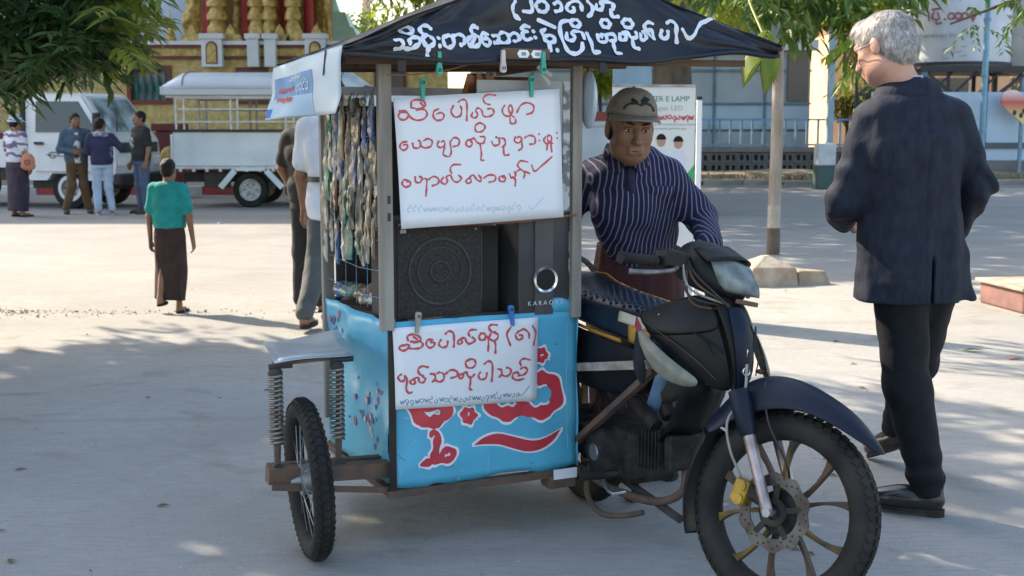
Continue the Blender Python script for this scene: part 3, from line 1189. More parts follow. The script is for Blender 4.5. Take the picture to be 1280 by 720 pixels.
def limb(a, b, r1, r2, seed=0, sag=0.0, n=6):
    r = random.Random(seed)
    a, b = Vector(a), Vector(b)
    pts, rs = [], []
    for i in range(n + 1):
        t = i / n
        q = a.lerp(b, t) + Vector((r.uniform(-.06, .06), r.uniform(-.06, .06), 0)) * (b - a).length * 0.35 * (0 < i < n)
        q.z += sag * math.sin(t * math.pi)
        pts.append(q)
        rs.append(r1 + (r2 - r1) * t)
    return MB().tube(pts, rs, 8)


K_SH = 1 / math.tan(SUN_EL)


def lift(gx, gy, z):
    """Where a leaf at height z must hang to shade ground point (gx, gy)."""
    return Vector((gx + SUN_AZ[0] * K_SH * z, gy + SUN_AZ[1] * K_SH * z, z))


# ---- big shade tree standing outside the frame on the left; its low sprays hang into view
tr = thing('shade_tree', 'large dark green shade tree with drooping narrow leaves over the pavement', 'tree', (-7.2, 9.2, 0))
base = Vector((-7.2, 9.2, 0))
MB().tube([(0, 0, -0.1), (0.05, 0, 0.4), (0, 0.05, 1.5), (0.1, 0, 2.6), (0.3, -0.1, 3.8)], [0.42, 0.33, 0.28, 0.25, 0.2], 12).build('trunk', bark, tr, smooth=40)
LV = Leaves(21)
rr = random.Random(4)
ends = []
cell = 0.62
gx = -6.5
while gx < 3.4:
    gy = 0.6
    while gy < 8.1:
        a, b = gx + rr.uniform(-.25, .25), gy + rr.uniform(-.25, .25)
        edge_y = 7.35 + 0.22 * math.sin(a * 2.1) + 0.12 * math.sin(a * 5.3 + 1)
        if a > 0.75:
            edge_y = 7.35 - (a - 0.75) * 1.75
        dense = b < edge_y
        rim = a > 1.15 and b < 4.9
        if a > 1.72 and b < 4.9:
            dense = False
        if dense:
            for lay in range(2):
                z = rr.uniform(4.2, 6.4)
                c = lift(a, b, z) - base
                LV.clump(c, (0.34, 0.34, 0.3) if rim else (0.62, 0.62, 0.42), 46 if rim else 62, 0.24 if rim else 0.34, 0.10 if rim else 0.13)
            if rr.random() < 0.10:
                ends.append(c)
        elif rr.random() < 0.25 and b < edge_y + 0.5 and (a < 1.7 or b > 4.9) and a < 3.0:
            z = rr.uniform(4.4, 5.6)
            LV.clump(lift(a, b, z) - base, (0.4, 0.4, 0.3), 34, 0.26, 0.09)
        gy += cell
    gx += cell
# dappled sprays for the ground by the man in the suit
for i in range(15):
    a, b = rr.uniform(1.9, 4.6), rr.uniform(4.6, 7.2)
    c = lift(a, b, rr.uniform(4.4, 5.6)) - base
    for k in range(3):
        LV.spray(c, Vector((rr.uniform(-1, 1), rr.uniform(-1, 1), -0.2)), 0.7, 14, 0.24, 0.06)
# low boughs in view
LYL = Leaves(77)
for i in range(900):
    x = -4.3 + 2.05 * (rr.random() ** 0.8)
    y = rr.uniform(7.3, 8.9)
    xs = x * 8.0 / y
    zl = np.interp(xs, [-4.3, -3.3, -3.05, -2.85, -2.6, -2.45, -2.3, -2.2], [1.60, 1.63, 1.62, 1.80, 1.70, 1.88, 2.5, 2.9])
    z = zl + abs(rr.gauss(0, 0.40)) + 0.06
    d = Vector((rr.uniform(-0.8, 1.2), rr.uniform(-1, 0.6), rr.uniform(-0.45, 0.35)))
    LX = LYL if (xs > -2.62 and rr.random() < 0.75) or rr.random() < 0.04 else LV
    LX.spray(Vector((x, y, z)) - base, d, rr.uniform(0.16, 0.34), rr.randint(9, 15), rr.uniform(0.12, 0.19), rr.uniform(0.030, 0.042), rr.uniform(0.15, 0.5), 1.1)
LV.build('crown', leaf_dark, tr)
LYL.build('lit_leaves', leaf_mat('leaf_fresh_lit', (0.12, 0.19, 0.03), (0.26, 0.27, 0.04), 0.45), tr)  # young leaves at the sunny end, sunlight put into their colour
for i, e in enumerate(ends):
    limb((0.3, -0.1, 3.7), e, 0.12, 0.02, i, 0.25).build('branch', bark, tr, smooth=40)
for i, (a, b) in enumerate((((0.25, 0, 3.3), (3.6, -1.2, 2.9)), ((0.2, 0, 3.0), (4.4, -0.6, 2.75)), ((3.0, -1.1, 2.95), (4.5, -1.6, 2.3)))):
    limb(a, b, 0.07, 0.012, 40 + i, 0.3).build('branch', bark, tr, smooth=40)

# ---- tree outside the frame on the right, boughs hanging over the canopy's end
tr = thing('roadside_tree', 'leafy tree with bright hanging leaves above the man in the suit', 'tree', (7.6, 10.5, 0))
base = Vector((7.6, 10.5, 0))
MB().tube([(0, 0, -0.1), (0, 0, 0.5), (-0.1, 0, 1.8), (-0.2, 0, 3.2), (-0.5, 0, 4.4)], [0.3, 0.24, 0.2, 0.17, 0.12], 12).build('trunk', bark, tr, smooth=40)
LV, LY = Leaves(31), Leaves(32)
rr = random.Random(9)


def hang(pxlist, L_, n, y0, y1, ll, lw):
    for i in range(n):
        px, py = rr.choice(pxlist)
        y = rr.uniform(y0, y1)
        s = 1550 / y
        x = (px + rr.gauss(0, 13) - 640) / s
        z = 1.38 + (160 - (py + rr.gauss(0, 9))) / s + 0.05
        d = Vector((rr.uniform(-1, 1), rr.uniform(-0.8, 0.8), rr.uniform(-0.9, 0.2)))
        L_.spray(Vector((x, y, z)) - base, d, rr.uniform(0.12, 0.30), rr.randint(7, 12), ll * rr.uniform(0.6, 1.1), lw * rr.uniform(0.8, 1.2), rr.uniform(0.2, 0.8), 1.1)


hang([(890, -5), (915, 5), (940, 12), (960, 5), (985, 15), (1000, 0), (1010, 10), (980, 35)], LV, 60, 8.6, 9.8, 0.18, 0.05)
hang([(1060, 20), (1072, 45), (1068, 65), (1058, 0), (1085, 10), (1080, 30), (1020, 5), (1035, 0), (1110, -10)], LV, 80, 8.6, 9.6, 0.18, 0.045)
hang([(880, 0), (905, 15), (930, 8), (1050, 30), (1066, 60), (1078, 20)], LY, 30, 8.4, 9.4, 0.17, 0.045)
hang([(830, -50), (900, -60), (980, -50), (1050, -50), (1120, -60), (1200, -50), (1260, -40), (1150, -90), (1000, -110)], LV, 150, 8.6, 10.6, 0.17, 0.04)
hang([(1205, 40), (1225, 32), (1245, 24), (1262, 18), (1280, 15), (1285, 40)], LV, 16, 9.5, 10, 0.09, 0.03)
for i in range(60):
    LV.clump((rr.uniform(-3.4, 2.5), rr.uniform(-2, 2.5), rr.uniform(3.6, 5.4)), (0.6, 0.6, 0.45), 60, 0.28, 0.09)
LV.build('crown', leaf_mid, tr)
LY.build('sunlit_leaves', leaf_lime, tr)  # lime colour stands for the sprays the sun lights up
limb((-0.3, 0, 3.8), (-6.2, -1.0, 3.1), 0.1, 0.02, 3, 0.3).build('branch', bark, tr, smooth=40)
limb((-0.2, 0, 3.2), (-5.0, -1.3, 2.7), 0.08, 0.015, 5, 0.4).build('branch', bark, tr, smooth=40)
limb((-0.3, 0, 2.9), (-4.2, -0.7, 2.18), 0.05, 0.008, 6, 0.2).build('branch', bark, tr, smooth=40)

# ---- large lime frond by the canopy's tip: a drooping compound leaf on its stalk
fr = thing('lime_frond', 'drooping lime green compound leaf behind the tip of the black canopy', 'leaf', (1.135, 5.9, 1.80))
MB().tube([(0.0, 0.55, 0.45), (0.03, 0.25, 0.16), (0.06, 0.0, -0.03), (0.035, -0.09, -0.06), (0.005, -0.15, -0.12)], [0.008, 0.007, 0.006, 0.005, 0.003], 6).build('stalk', leaf_lime, fr)
limb((0.0, 0.55, 0.45), (0.9, 3.2, 0.9), 0.008, 0.02, 2).build('twig', bark, fr)
for i in range(9):
    t = i / 8
    q = Vector((0.055 - 0.05 * t, -0.02 - 0.13 * t, 0.03 - 0.14 * t))
    for s in (-1, 1):
        a = Vector((s * (0.75 - 0.3 * t) - 0.35, -0.15, -0.75))
        a.normalize()
        l = 0.15 - 0.05 * abs(t - 0.4)
        w = 0.030
        side = a.cross(Vector((0, 1, 0.2))).normalized()
        pts_l, pts_r = [], []
        rows = []
        for k in range(6):
            u = k / 5
            c = q + a * l * u + Vector((0, -0.01 * math.sin(u * 3), -0.05 * u * u))
            ww = w * math.sin(math.pi * min(1, u * 0.93 + 0.07)) ** 0.7
            rows.append([c - side * ww * 0.5 + Vector((0, 0.006, 0)), c, c + side * ww * 0.5 + Vector((0, 0.006, 0))])
        MB().grid(rows).build('leaflet', leaf_lime, fr, smooth=True, solid=0.0012)

# ---- road tree whose trunk stands behind the seller; high crown shades the road
tr = thing('road_tree', 'thick brown tree trunk across the road behind the advertising banner', 'tree', (2.62, 20.5, ROAD))
base = Vector((2.62, 20.5, ROAD))
MB().tube([(0, 0, -0.1), (0, 0, 0.4), (0.02, 0, 1.6), (-0.03, 0.05, 3.2), (-0.4, 0.4, 6.5)], [0.46, 0.36, 0.32, 0.30, 0.24], 14).build('trunk', bark, tr, smooth=40)
LV = Leaves(41)
rr = random.Random(14)
gx = 0.6
ends = []
while gx < 17:
    gy = 11.8 + 0.5 * math.sin(gx)
    while gy < 31:
        a, b = gx + rr.uniform(-.3, .3), gy + rr.uniform(-.3, .3)
        z = rr.uniform(7.0, 9.0)
        if rr.random() < 0.93:
            LV.clump(lift(a, b, z) - base, (0.95, 0.95, 0.5), 46, 0.62, 0.30)
            if rr.random() < 0.035:
                ends.append(lift(a, b, z) - base)
        gy += 1.05
    gx += 1.05
LV.build('crown', leaf_mid, tr)
for i, e in enumerate(ends):
    limb((-0.4, 0.4, 6.3), e, 0.14, 0.03, i, 0.2).build('branch', bark, tr, smooth=40)


# ---- shrubs and small trees far off
def bush(name, label, cat, loc, rad, n, ll, lw, material, seed, trunk=True, zc=None):
    t = thing(name, label, cat, loc)
    L_ = Leaves(seed)
    r = random.Random(seed)
    zc = zc or rad[2]
    for i in range(9):
        L_.clump((r.uniform(-.6, .6) * rad[0], r.uniform(-.6, .6) * rad[1], zc + r.uniform(-.6, .6) * rad[2]),
                 [q * 0.5 for q in rad], n // 9, ll, lw)
    L_.build('crown', material, t)
    MB().tube([(0, 0, -0.1), (0.02, 0, zc * 0.5), (0, 0.03, zc)], [0.06, 0.05, 0.03], 7).build('trunk', bark, t, smooth=40)
    return t


bush('palm_like_tree', 'sunlit yellow green tree behind the left slope of the canopy', 'tree', (-2.75, 36, 0.1), (1.7, 1.2, 1.3), 1300, 0.5, 0.09, leaf_lime, 51, zc=5.3)
bush('small_tree', 'small round green tree between shrine and spire', 'tree', (-4.9, 41, 0.1), (0.9, 0.9, 0.9), 700, 0.25, 0.1, leaf_mid, 52, zc=4.3)
bush('shrub', 'yellow green shrub seen between the cart post and the seller', 'shrub', (2.0, 28.5, 0.1), (0.6, 0.5, 0.6), 420, 0.28, 0.09, leaf_lime, 53, zc=2.35)
bush('shrub', 'yellow flowering shrub beside the tall blue post', 'shrub', (9.15, 34.2, 0.25), (0.5, 0.4, 0.9), 500, 0.2, 0.09, leaf_yel, 54, zc=1.9)
bush('shrub', 'dark green shrub behind the suited man at the tank stand', 'shrub', (10.1, 34.0, 0.25), (0.9, 0.5, 0.7), 700, 0.2, 0.08, leaf_mid, 55, zc=2.1)
bush('garden_tree', 'golden green sunlit tree beyond the beige tank', 'tree', (16.0, 37, 0.25), (1.2, 1.0, 1.7), 1500, 0.25, 0.1, leaf_yel, 56, zc=3.6)
bush('garden_tree', 'dense dark green tree rising behind the grey blue building', 'tree', (6.2, 43, 0.25), (3.6, 1.6, 2.0), 3000, 0.4, 0.16, leaf_mid, 57, zc=5.2)
bush('garden_tree', 'broad green tree behind the tower and gold temple wall', 'tree', (-16.5, 29.5, 0.1), (2.4, 1.2, 1.8), 2600, 0.3, 0.1, leaf_mid, 58, zc=3.4)

# ================================================================== trucks across the road
truck_white = mat('truck_white', (0.72, 0.74, 0.76), (0.62, 0.63, 0.64), 2.5, 0.35, coat=0.3)
rubber = mat('rubber', (0.014, 0.0135, 0.0135), (0.034, 0.030, 0.026), 8, 0.8, bump=0.2, spec=0.25)
black_plastic = mat('black_plastic', (0.015, 0.015, 0.017), (0.03, 0.03, 0.03), 6, 0.5)
steel = mat('dull_steel', (0.35, 0.35, 0.36), (0.22, 0.2, 0.19), 8, 0.45, 0.7)
chassis = mat('chassis_black', (0.03, 0.028, 0.027), (0.06, 0.05, 0.04), 6, 0.8)
rail_white = mat('rail_white', (0.66, 0.66, 0.64), (0.5, 0.48, 0.45), 10, 0.5)
screen_glass = mat('screen_glass', (0.42, 0.52, 0.60), (0.10, 0.13, 0.15), 1.6, 0.06, spec=1.0, fac=(0.45, 0.6))  # pale patches paint a reflection onto the dark windscreen


def truck_wheel(parent, x, y, r, w):
    t = MB().lathe([(r * 0.62, -w / 2), (r * 0.93, -w / 2), (r, -w * 0.32), (r, w * 0.32), (r * 0.93, w / 2), (r * 0.62, w / 2)], 28, (x, y, r), 'Y').build('wheel', rubber, parent, smooth=40)
    MB().lathe([(0.0, -w * 0.28), (r * 0.2, -w * 0.30), (r * 0.22, -w * 0.18), (r * 0.5, -w * 0.22), (r * 0.57, -w * 0.46), (r * 0.63, -w * 0.46), (r * 0.63, 0)], 24, (x, y, r), 'Y').build('rim', mat('rim_white', (0.55, 0.55, 0.53), (0.3, 0.27, 0.24), 12, 0.5), t, smooth=40)
    hb = MB()
    for k in range(6):
        a = k * math.pi / 3
        hb.tube([(x + r * 0.33 * math.cos(a), y - w * 0.22, r + r * 0.33 * math.sin(a)), (x + r * 0.33 * math.cos(a), y - w * 0.26, r + r * 0.33 * math.sin(a))], r * 0.05, 6)
    hb.build('wheel_nuts', chassis, t)
    return t


def cab(parent, x0):
    """Forward-control cab: x0 is its rear; front towards +x; near side at y=0."""
    prof = [(0.0, 0.55), (0.0, 1.93), (0.10, 2.02), (1.02, 2.02), (1.16, 1.96), (1.60, 1.33), (1.70, 1.20), (1.74, 0.8), (1.70, 0.5), (1.2, 0.5), (1.12, 0.62), (0.5, 0.62), (0.4, 0.5), (0.05, 0.5)]
    W_ = 1.62

    def tum(z):
        return 0.10 * max(0, z - 1.2)
    rings = []
    for y, ins in ((0.03, 0.02), (0.0, 0.0), (W_, 0.0), (W_ - 0.03, 0.02)):
        s = 1 if y < 0.5 else -1
        rings.append([(x0 + u + (-ins if u > 0.9 else ins), y + s * tum(z) * 1.0, z - (ins if z > 1.5 else -ins)) for u, z in prof])
    body = MB().loft(rings).build('cab', truck_white, parent, bevel=0.02)
    def side(poly, name, m, dy, par):
        vs = [(x0 + u, tum(z) - dy, z) for u, z in poly]
        n = len(vs)
        b = MB().add(vs + [(a, q + dy * 0.8 + 0.01, c) for a, q, c in vs], [tuple(range(n))[::-1], tuple(range(n, 2 * n))] + [(i, (i + 1) % n, n + (i + 1) % n, n + i) for i in range(n)])
        return b.build(name, m, par)
    dr = side([(0.14, 0.66), (0.14, 1.95), (1.08, 1.95), (1.55, 1.30), (1.5, 0.66)], 'door', truck_white, 0.012, parent)
    side([(0.22, 1.34), (0.22, 1.87), (1.04, 1.87), (1.40, 1.34)], 'window', glass_dark, 0.017, dr)
    side([(0.2, 1.12), (0.2, 1.17), (0.36, 1.17), (0.36, 1.12)], 'handle', black_plastic, 0.035, dr)
    # windscreen
    a, b = Vector((x0 + 1.20, 0, 1.91)), Vector((x0 + 1.60, 0, 1.35))
    nrm = Vector((0.56, 0, 0.40)).normalized() * 0.012
    vs = [a + nrm + Vector((0, 0.20, 0)), a + nrm + Vector((0, W_ - 0.20, 0)), b + nrm + Vector((0, W_ - 0.10, 0)), b + nrm + Vector((0, 0.10, 0))]
    MB().add(vs, [(0, 1, 2, 3)]).build('windscreen', screen_glass, parent, solid=0.008)
    MB().bar((x0 + 1.62, 0.3, 1.36), (x0 + 1.36, 0.75, 1.70), 0.025).build('wiper', black_plastic, parent)
    MB().bbox((x0 + 1.735, 0.15, 0.98), (x0 + 1.765, W_ - 0.15, 1.16)).build('grille', black_plastic, parent, bevel=0.01)
    MB().bbox((x0 + 1.68, -0.02, 0.42), (x0 + 1.84, W_ + 0.02, 0.62)).build('bumper', black_plastic, parent, bevel=0.03)
    for y in (0.18, W_ - 0.18):
        MB().bbox((x0 + 1.73, y - 0.13, 0.74), (x0 + 1.77, y + 0.13, 0.92)).build('headlight', mat('lamp_glass', (0.75, 0.77, 0.78), rough=0.1, spec=0.8), parent, bevel=0.02)
    mr_ = MB().box((x0 + 1.52, -0.20, 1.50), (0.10, 0.16, 0.34)).build('mirror', black_plastic, parent, bevel=0.03)
    MB().tube([(x0 + 1.5, -0.17, 1.62), (x0 + 1.42, 0.04, 1.66)], 0.012, 6).tube([(x0 + 1.5, -0.17, 1.4), (x0 + 1.48, 0.02, 1.32)], 0.012, 6).build('mirror_arm', black_plastic, mr_)
    MB().bbox((x0 + 0.03, 0.15, 0.35), (x0 + 1.6, W_ - 0.15, 0.5)).build('underbody', chassis, parent)
    # badge scroll on the door
    pts = [(x0 + 0.55 + 0.12 * math.cos(t) * (1 - t / 9), -0.02, 0.94 + 0.05 * math.sin(t)) for t in np.linspace(0, 6, 20)]
    MB().tube(pts, 0.008, 5).build('badge', chassis, parent)
    MB().tube([(x0 + 0.42, -0.018, 0.95), (x0 + 0.98, -0.018, 0.90)], 0.006, 5).build('badge_line', chassis, parent)


# --- white light truck on the left, nose to the right
t1 = thing('light_truck', 'white forward control light truck parked behind the talking men', 'truck', (-8.55, 21.9, ROAD), R(-12))
cab(t1, 0.0)
truck_wheel(t1, 0.82, 0.14, 0.36, 0.2)
truck_wheel(t1, 0.82, 1.46, 0.36, 0.2)
truck_wheel(t1, -1.9, 0.16, 0.36, 0.22)
truck_wheel(t1, -1.9, 1.46, 0.36, 0.22)
MB().bbox((-3.2, 0.1, 0.55), (-0.12, 1.52, 0.72)).build('chassis', chassis, t1)
MB().bbox((-3.2, 0.0, 0.72), (-0.14, 1.62, 0.80)).bbox((-3.2, 0.0, 0.80), (-0.14, 0.05, 1.2)).bbox((-3.2, 1.57, 0.80), (-0.14, 1.62, 1.2)).build('bed', truck_white, t1)
for i in range(7):
    MB().bar((-0.2 - i * 0.48, 0.025, 1.2), (-0.2 - i * 0.48, 0.025, 1.95), 0.045).build('stake', mat('stake_wood', (0.32, 0.26, 0.2), (0.22, 0.17, 0.13), 6), t1)
for z in (1.35, 1.6, 1.85):
    MB().bar((-3.15, -0.02, z), (-0.15, -0.02, z), 0.035).build('side_rail', MATS['stake_wood'], t1)
MB().bbox((-0.10, 0.05, 0.62), (-0.02, 1.57, 2.0)).build('headboard', chassis, t1)
s_ = MB()
for k in range(24):
    a, b = 2 * math.pi * k / 24, 2 * math.pi * (k + 1) / 24
    s_.add([(0.82 + 0.23 * math.cos(a), 0.032, 0.36 + 0.23 * math.sin(a)), (0.82 + 0.23 * math.cos(b), 0.032, 0.36 + 0.23 * math.sin(b)),
            (0.82 + 0.17 * math.cos(b), 0.03, 0.36 + 0.17 * math.sin(b)), (0.82 + 0.17 * math.cos(a), 0.03, 0.36 + 0.17 * math.sin(a))], [(0, 1, 2, 3)])
s_.build('wheel_trim', mat('trim_white', (0.7, 0.7, 0.72)), t1)

# --- passenger truck with railed bed and white roof
t2 = thing('passenger_truck', 'white pickup bus with railed bed and rounded white roof', 'truck', (-6.0, 22.1, ROAD))
bedw = mat('bed_white', (0.70, 0.74, 0.74), (0.58, 0.62, 0.61), 2, 0.4)
MB().bbox((0, 0, 0.74), (3.3, 0.05, 1.34)).build('side_panel', bedw, t2, bevel=0.01)
MB().bbox((0, 1.65, 0.74), (3.3, 1.70, 1.34)).build('side_panel', bedw, t2, bevel=0.01)
MB().bbox((0.0, 0.055, 0.76), (3.3, 1.645, 0.84)).build('bed_floor', chassis, t2)
MB().bbox((-0.05, 0.0, 0.74), (-0.003, 1.70, 1.30)).build('tailgate', bedw, t2, bevel=0.01)
MB().bbox((-0.02, -0.012, 0.69), (3.3, 1.71, 0.735)).build('sill', rail_white, t2)
MB().bbox((-0.02, -0.03, 1.342), (3.3, 0.08, 1.385)).bbox((-0.02, 1.62, 1.342), (3.3, 1.72, 1.385)).build('gunwale', black_plastic, t2)
bb = MB()
for i in range(14):
    bb.box((0.12 + i * 0.235, -0.014, 0.665), (0.05, 0.03, 0.05))
bb.build('hooks', rail_white, t2)
MB().bbox((0.1, 0.25, 0.45), (4.9, 0.4, 0.62)).bbox((0.1, 1.3, 0.45), (4.9, 1.45, 0.62)).bbox((0.1, 0.4, 0.5), (0.25, 1.3, 0.62)).build('chassis', chassis, t2)
for y in (0.03, 1.67):
    for x in (0.06, 0.20, 1.03, 1.15, 2.0, 2.14, 3.0, 3.14):
        MB().bar((x, y, 1.35), (x, y, 2.02), 0.035).build('upright', rail_white, t2)
    for z in (1.52, 1.74, 1.93):
        MB().bar((0.04, y - 0.028, z), (3.25, y - 0.028, z), 0.025).build('rail', rail_white, t2)
    seat_ = MB().bbox((0.15, y + (0.12 if y < 1 else -0.5), 1.2), (3.1, y + (0.5 if y < 1 else -0.12), 1.27)).build('bench', mat('maroon_vinyl', (0.22, 0.03, 0.04), (0.14, 0.02, 0.03), 4), t2)
# roof: shallow barrel with rounded ends
rows = []
for i in range(13):
    t = i / 12
    xx = -0.16 + 3.55 * t
    e = min(1, min(t, 1 - t) * 12 + 0.25)
    row = []
    for k in range(15):
        a = math.pi * k / 14
        row.append((xx + (0.10 * (1 - abs(math.cos(a))) if t == 0 else 0), 0.85 - 0.95 * math.cos(a) * (0.94 + 0.06 * e), 2.10 + 0.30 * e * math.sin(a) ** 0.55))
    rows.append(row)
MB().grid(rows).build('roof', mat('roof_tarp', (0.64, 0.70, 0.78), (0.54, 0.60, 0.68), 1.2, 0.45, bump=0.2, bscale=6), t2, smooth=True, solid=0.02)
MB().bbox((-0.14, -0.09, 1.985), (3.38, -0.05, 2.13)).bbox((-0.14, 1.75, 1.985), (3.38, 1.79, 2.13)).bbox((-0.18, -0.09, 1.985), (-0.141, 1.79, 2.13)).build('roof_rim', mat('rim_grey', (0.5, 0.53, 0.56)), t2, bevel=0.01)
MB().bbox((-0.1, -0.03, 1.94), (3.35, 1.73, 1.98)).build('roof_frame', rail_white, t2)
for x in (0.22, 1.9, 3.0):
    MB().tube([(x, 0.85 - 0.97 * math.cos(a), 2.11 + 0.312 * math.sin(a) ** 0.55) for a in np.linspace(0.02, math.pi - 0.02, 14)], 0.008, 5).build('rope', chassis, t2)
for y in (0.16, 1.54):
    truck_wheel(t2, 1.33, y, 0.315, 0.2)
    truck_wheel(t2, 4.1, y, 0.315, 0.2)
MB().bar((0.82, -0.01, 0.36), (1.08, -0.01, 0.66), 0.05, 0.10).bar((1.10, -0.01, 0.68), (1.62, -0.01, 0.68), 0.05, 0.05).bar((1.64, -0.01, 0.66), (1.92, -0.01, 0.36), 0.05, 0.10).build('mudguard', bedw, t2)
MB().bbox((0.5, 0.12, 0.35), (0.95, 0.24, 0.66)).build('toolbox', chassis, t2)
sub_t = Vector((3.4, 0.03, 0))
n0 = len(bpy.data.objects)
cab(t2, 3.42)
# maroon gate pillar with a gold boss between the trucks
gp = thing('gate_pillar', 'maroon pillar with a round gold boss between the two trucks', 'pillar', (-6.95, 25.2, ROAD))
MB().bbox((-0.25, 0, 0), (0.25, 0.4, 1.35)).bbox((-0.32, -0.05, 1.35), (0.32, 0.45, 1.5)).build('shaft', maroon, gp, bevel=0.02)
MB().lathe([(0, -0.05), (0.14, -0.05), (0.2, -0.02), (0.2, 0.0)], 20, (0.05, 0, 0.85), 'Y').build('boss', gold, gp, smooth=40)
MB().bbox((-0.28, -0.04, 0.0), (0.28, 0.42, 0.2)).build('foot', gold_wall, gp)

# ================================================================== hand lettering: brush strokes laid on a surface
def homography(src, dst):
    A = []
    for (x, y), (u, v) in zip(src, dst):
        A.append([x, y, 1, 0, 0, 0, -u * x, -u * y, -u])
        A.append([0, 0, 0, x, y, 1, -v * x, -v * y, -v])
    h = np.linalg.svd(np.array(A, float))[2][-1]
    return h.reshape(3, 3)


def hmap(Hm, q):
    r = Hm @ np.array([q[0], q[1], 1.0])
    return r[0] / r[2], r[1] / r[2]


def ring(cx, cy, r, ry=None):
    ry = ry or r
    return [(cx + r * math.cos(t), cy + ry * math.sin(t)) for t in np.linspace(0.3, 2 * math.pi + 0.5, 10)]


def dot(cx, cy, r=3):
    return [(cx - r * 0.4, cy), (cx + r * 0.4, cy)]


def scribble(x0, x1, y0, y1, n, h, seed):
    """A line of small quick handwriting: loops, hooks and circles."""
    r = random.Random(seed)
    out = []
    for i in range(n):
        t = (i + 0.5) / n
        cx, cy = x0 + (x1 - x0) * t, y0 + (y1 - y0) * t
        w = abs(x1 - x0) / n * 0.42
        k = r.choice((0, 1, 1, 2, 3, 3, 4, 4))
        cx, cy = cx + r.uniform(-.2, .2) * w, cy + r.uniform(-.15, .15) * h
        if k == 0:
            out.append(ring(cx, cy, w, h * 0.35))
        elif k == 1:
            out.append([(cx - w, cy), (cx - w * 0.6, cy + h * 0.4), (cx + w * 0.4, cy + h * 0.3), (cx + w * 0.5, cy - h * 0.2), (cx, cy - h * 0.3)])
        elif k == 2:
            out.append([(cx + w * 0.6, cy - h * 0.4), (cx - w * 0.5, cy - h * 0.3), (cx - w * 0.6, cy + h * 0.3), (cx + w * 0.4, cy + h * 0.35)])
            out.append([(cx + w * 0.9, cy - h * 0.6), (cx + w * 0.2, cy - h * 0.9)])
        elif k == 3:
            out.append([(cx - w, cy + h * 0.2), (cx - w * 0.2, cy - h * 0.3), (cx + w * 0.8, cy - h * 0.1), (cx + w * 0.7, cy + h * 0.35), (cx, cy + h * 0.3)])
            out.append([(cx, cy + h * 0.35), (cx + w * 0.2, cy + h * 0.9)])
        else:
            out.append([(cx - w * 0.9, cy - h * 0.3), (cx - w * 0.3, cy + h * 0.35), (cx + w * 0.1, cy - h * 0.25), (cx + w * 0.6, cy + h * 0.3), (cx + w * 1.2, cy - h * 0.4)])
    return out


def strokes_mesh(strokes, width, place, lift_=0.0012, flip=False):
    """strokes in drawing units -> ribbon mesh. place(x, y) -> (point, normal). width in metres (or per-stroke)."""
    mb = MB()
    for st in strokes:
        w = width
        if isinstance(st, tuple):
            st, w = st
        pts = [q[:2] for q in catmull([(a, b) for a, b in st], 5)] if len(st) > 2 else [np.array(q, float) for q in st]
        P = [place(float(a), float(b)) for a, b in pts]
        n = len(P)
        L_, R_ = [], []
        for i in range(n):
            c, nn = P[i]
            d = P[min(i + 1, n - 1)][0] - P[max(i - 1, 0)][0]
            if d.length < 1e-7:
                d = Vector((1, 0, 0))
            d.normalize()
            s = d.cross(nn).normalized()
            ww = w * 0.5 * (1.0 + 0.20 * math.sin(i * 0.9 + n) + 0.45 * float(vnoise(np.array([i * 0.31, n * 1.7, c.x * 60]))))
            L_.append(c + nn * lift_ + s * ww)
            R_.append(c + nn * lift_ - s * ww)
        rows = []
        for i in (0,):
            c, nn = P[0]
            d = (P[0][0] - P[min(1, n - 1)][0])
            d = d.normalized() * w * 0.35 if d.length > 1e-7 else Vector((0, 0, 0))
            rows.append([L_[0].lerp(R_[0], 0.25) + d, R_[0].lerp(L_[0], 0.25) + d])
        rows += [[a, b] for a, b in zip(L_, R_)]
        c, nn = P[-1]
        d = (P[-1][0] - P[max(n - 2, 0)][0])
        d = d.normalized() * w * 0.35 if d.length > 1e-7 else Vector((0, 0, 0))
        rows.append([L_[-1].lerp(R_[-1], 0.25) + d, R_[-1].lerp(L_[-1], 0.25) + d])
        mb.grid(rows)
    return mb


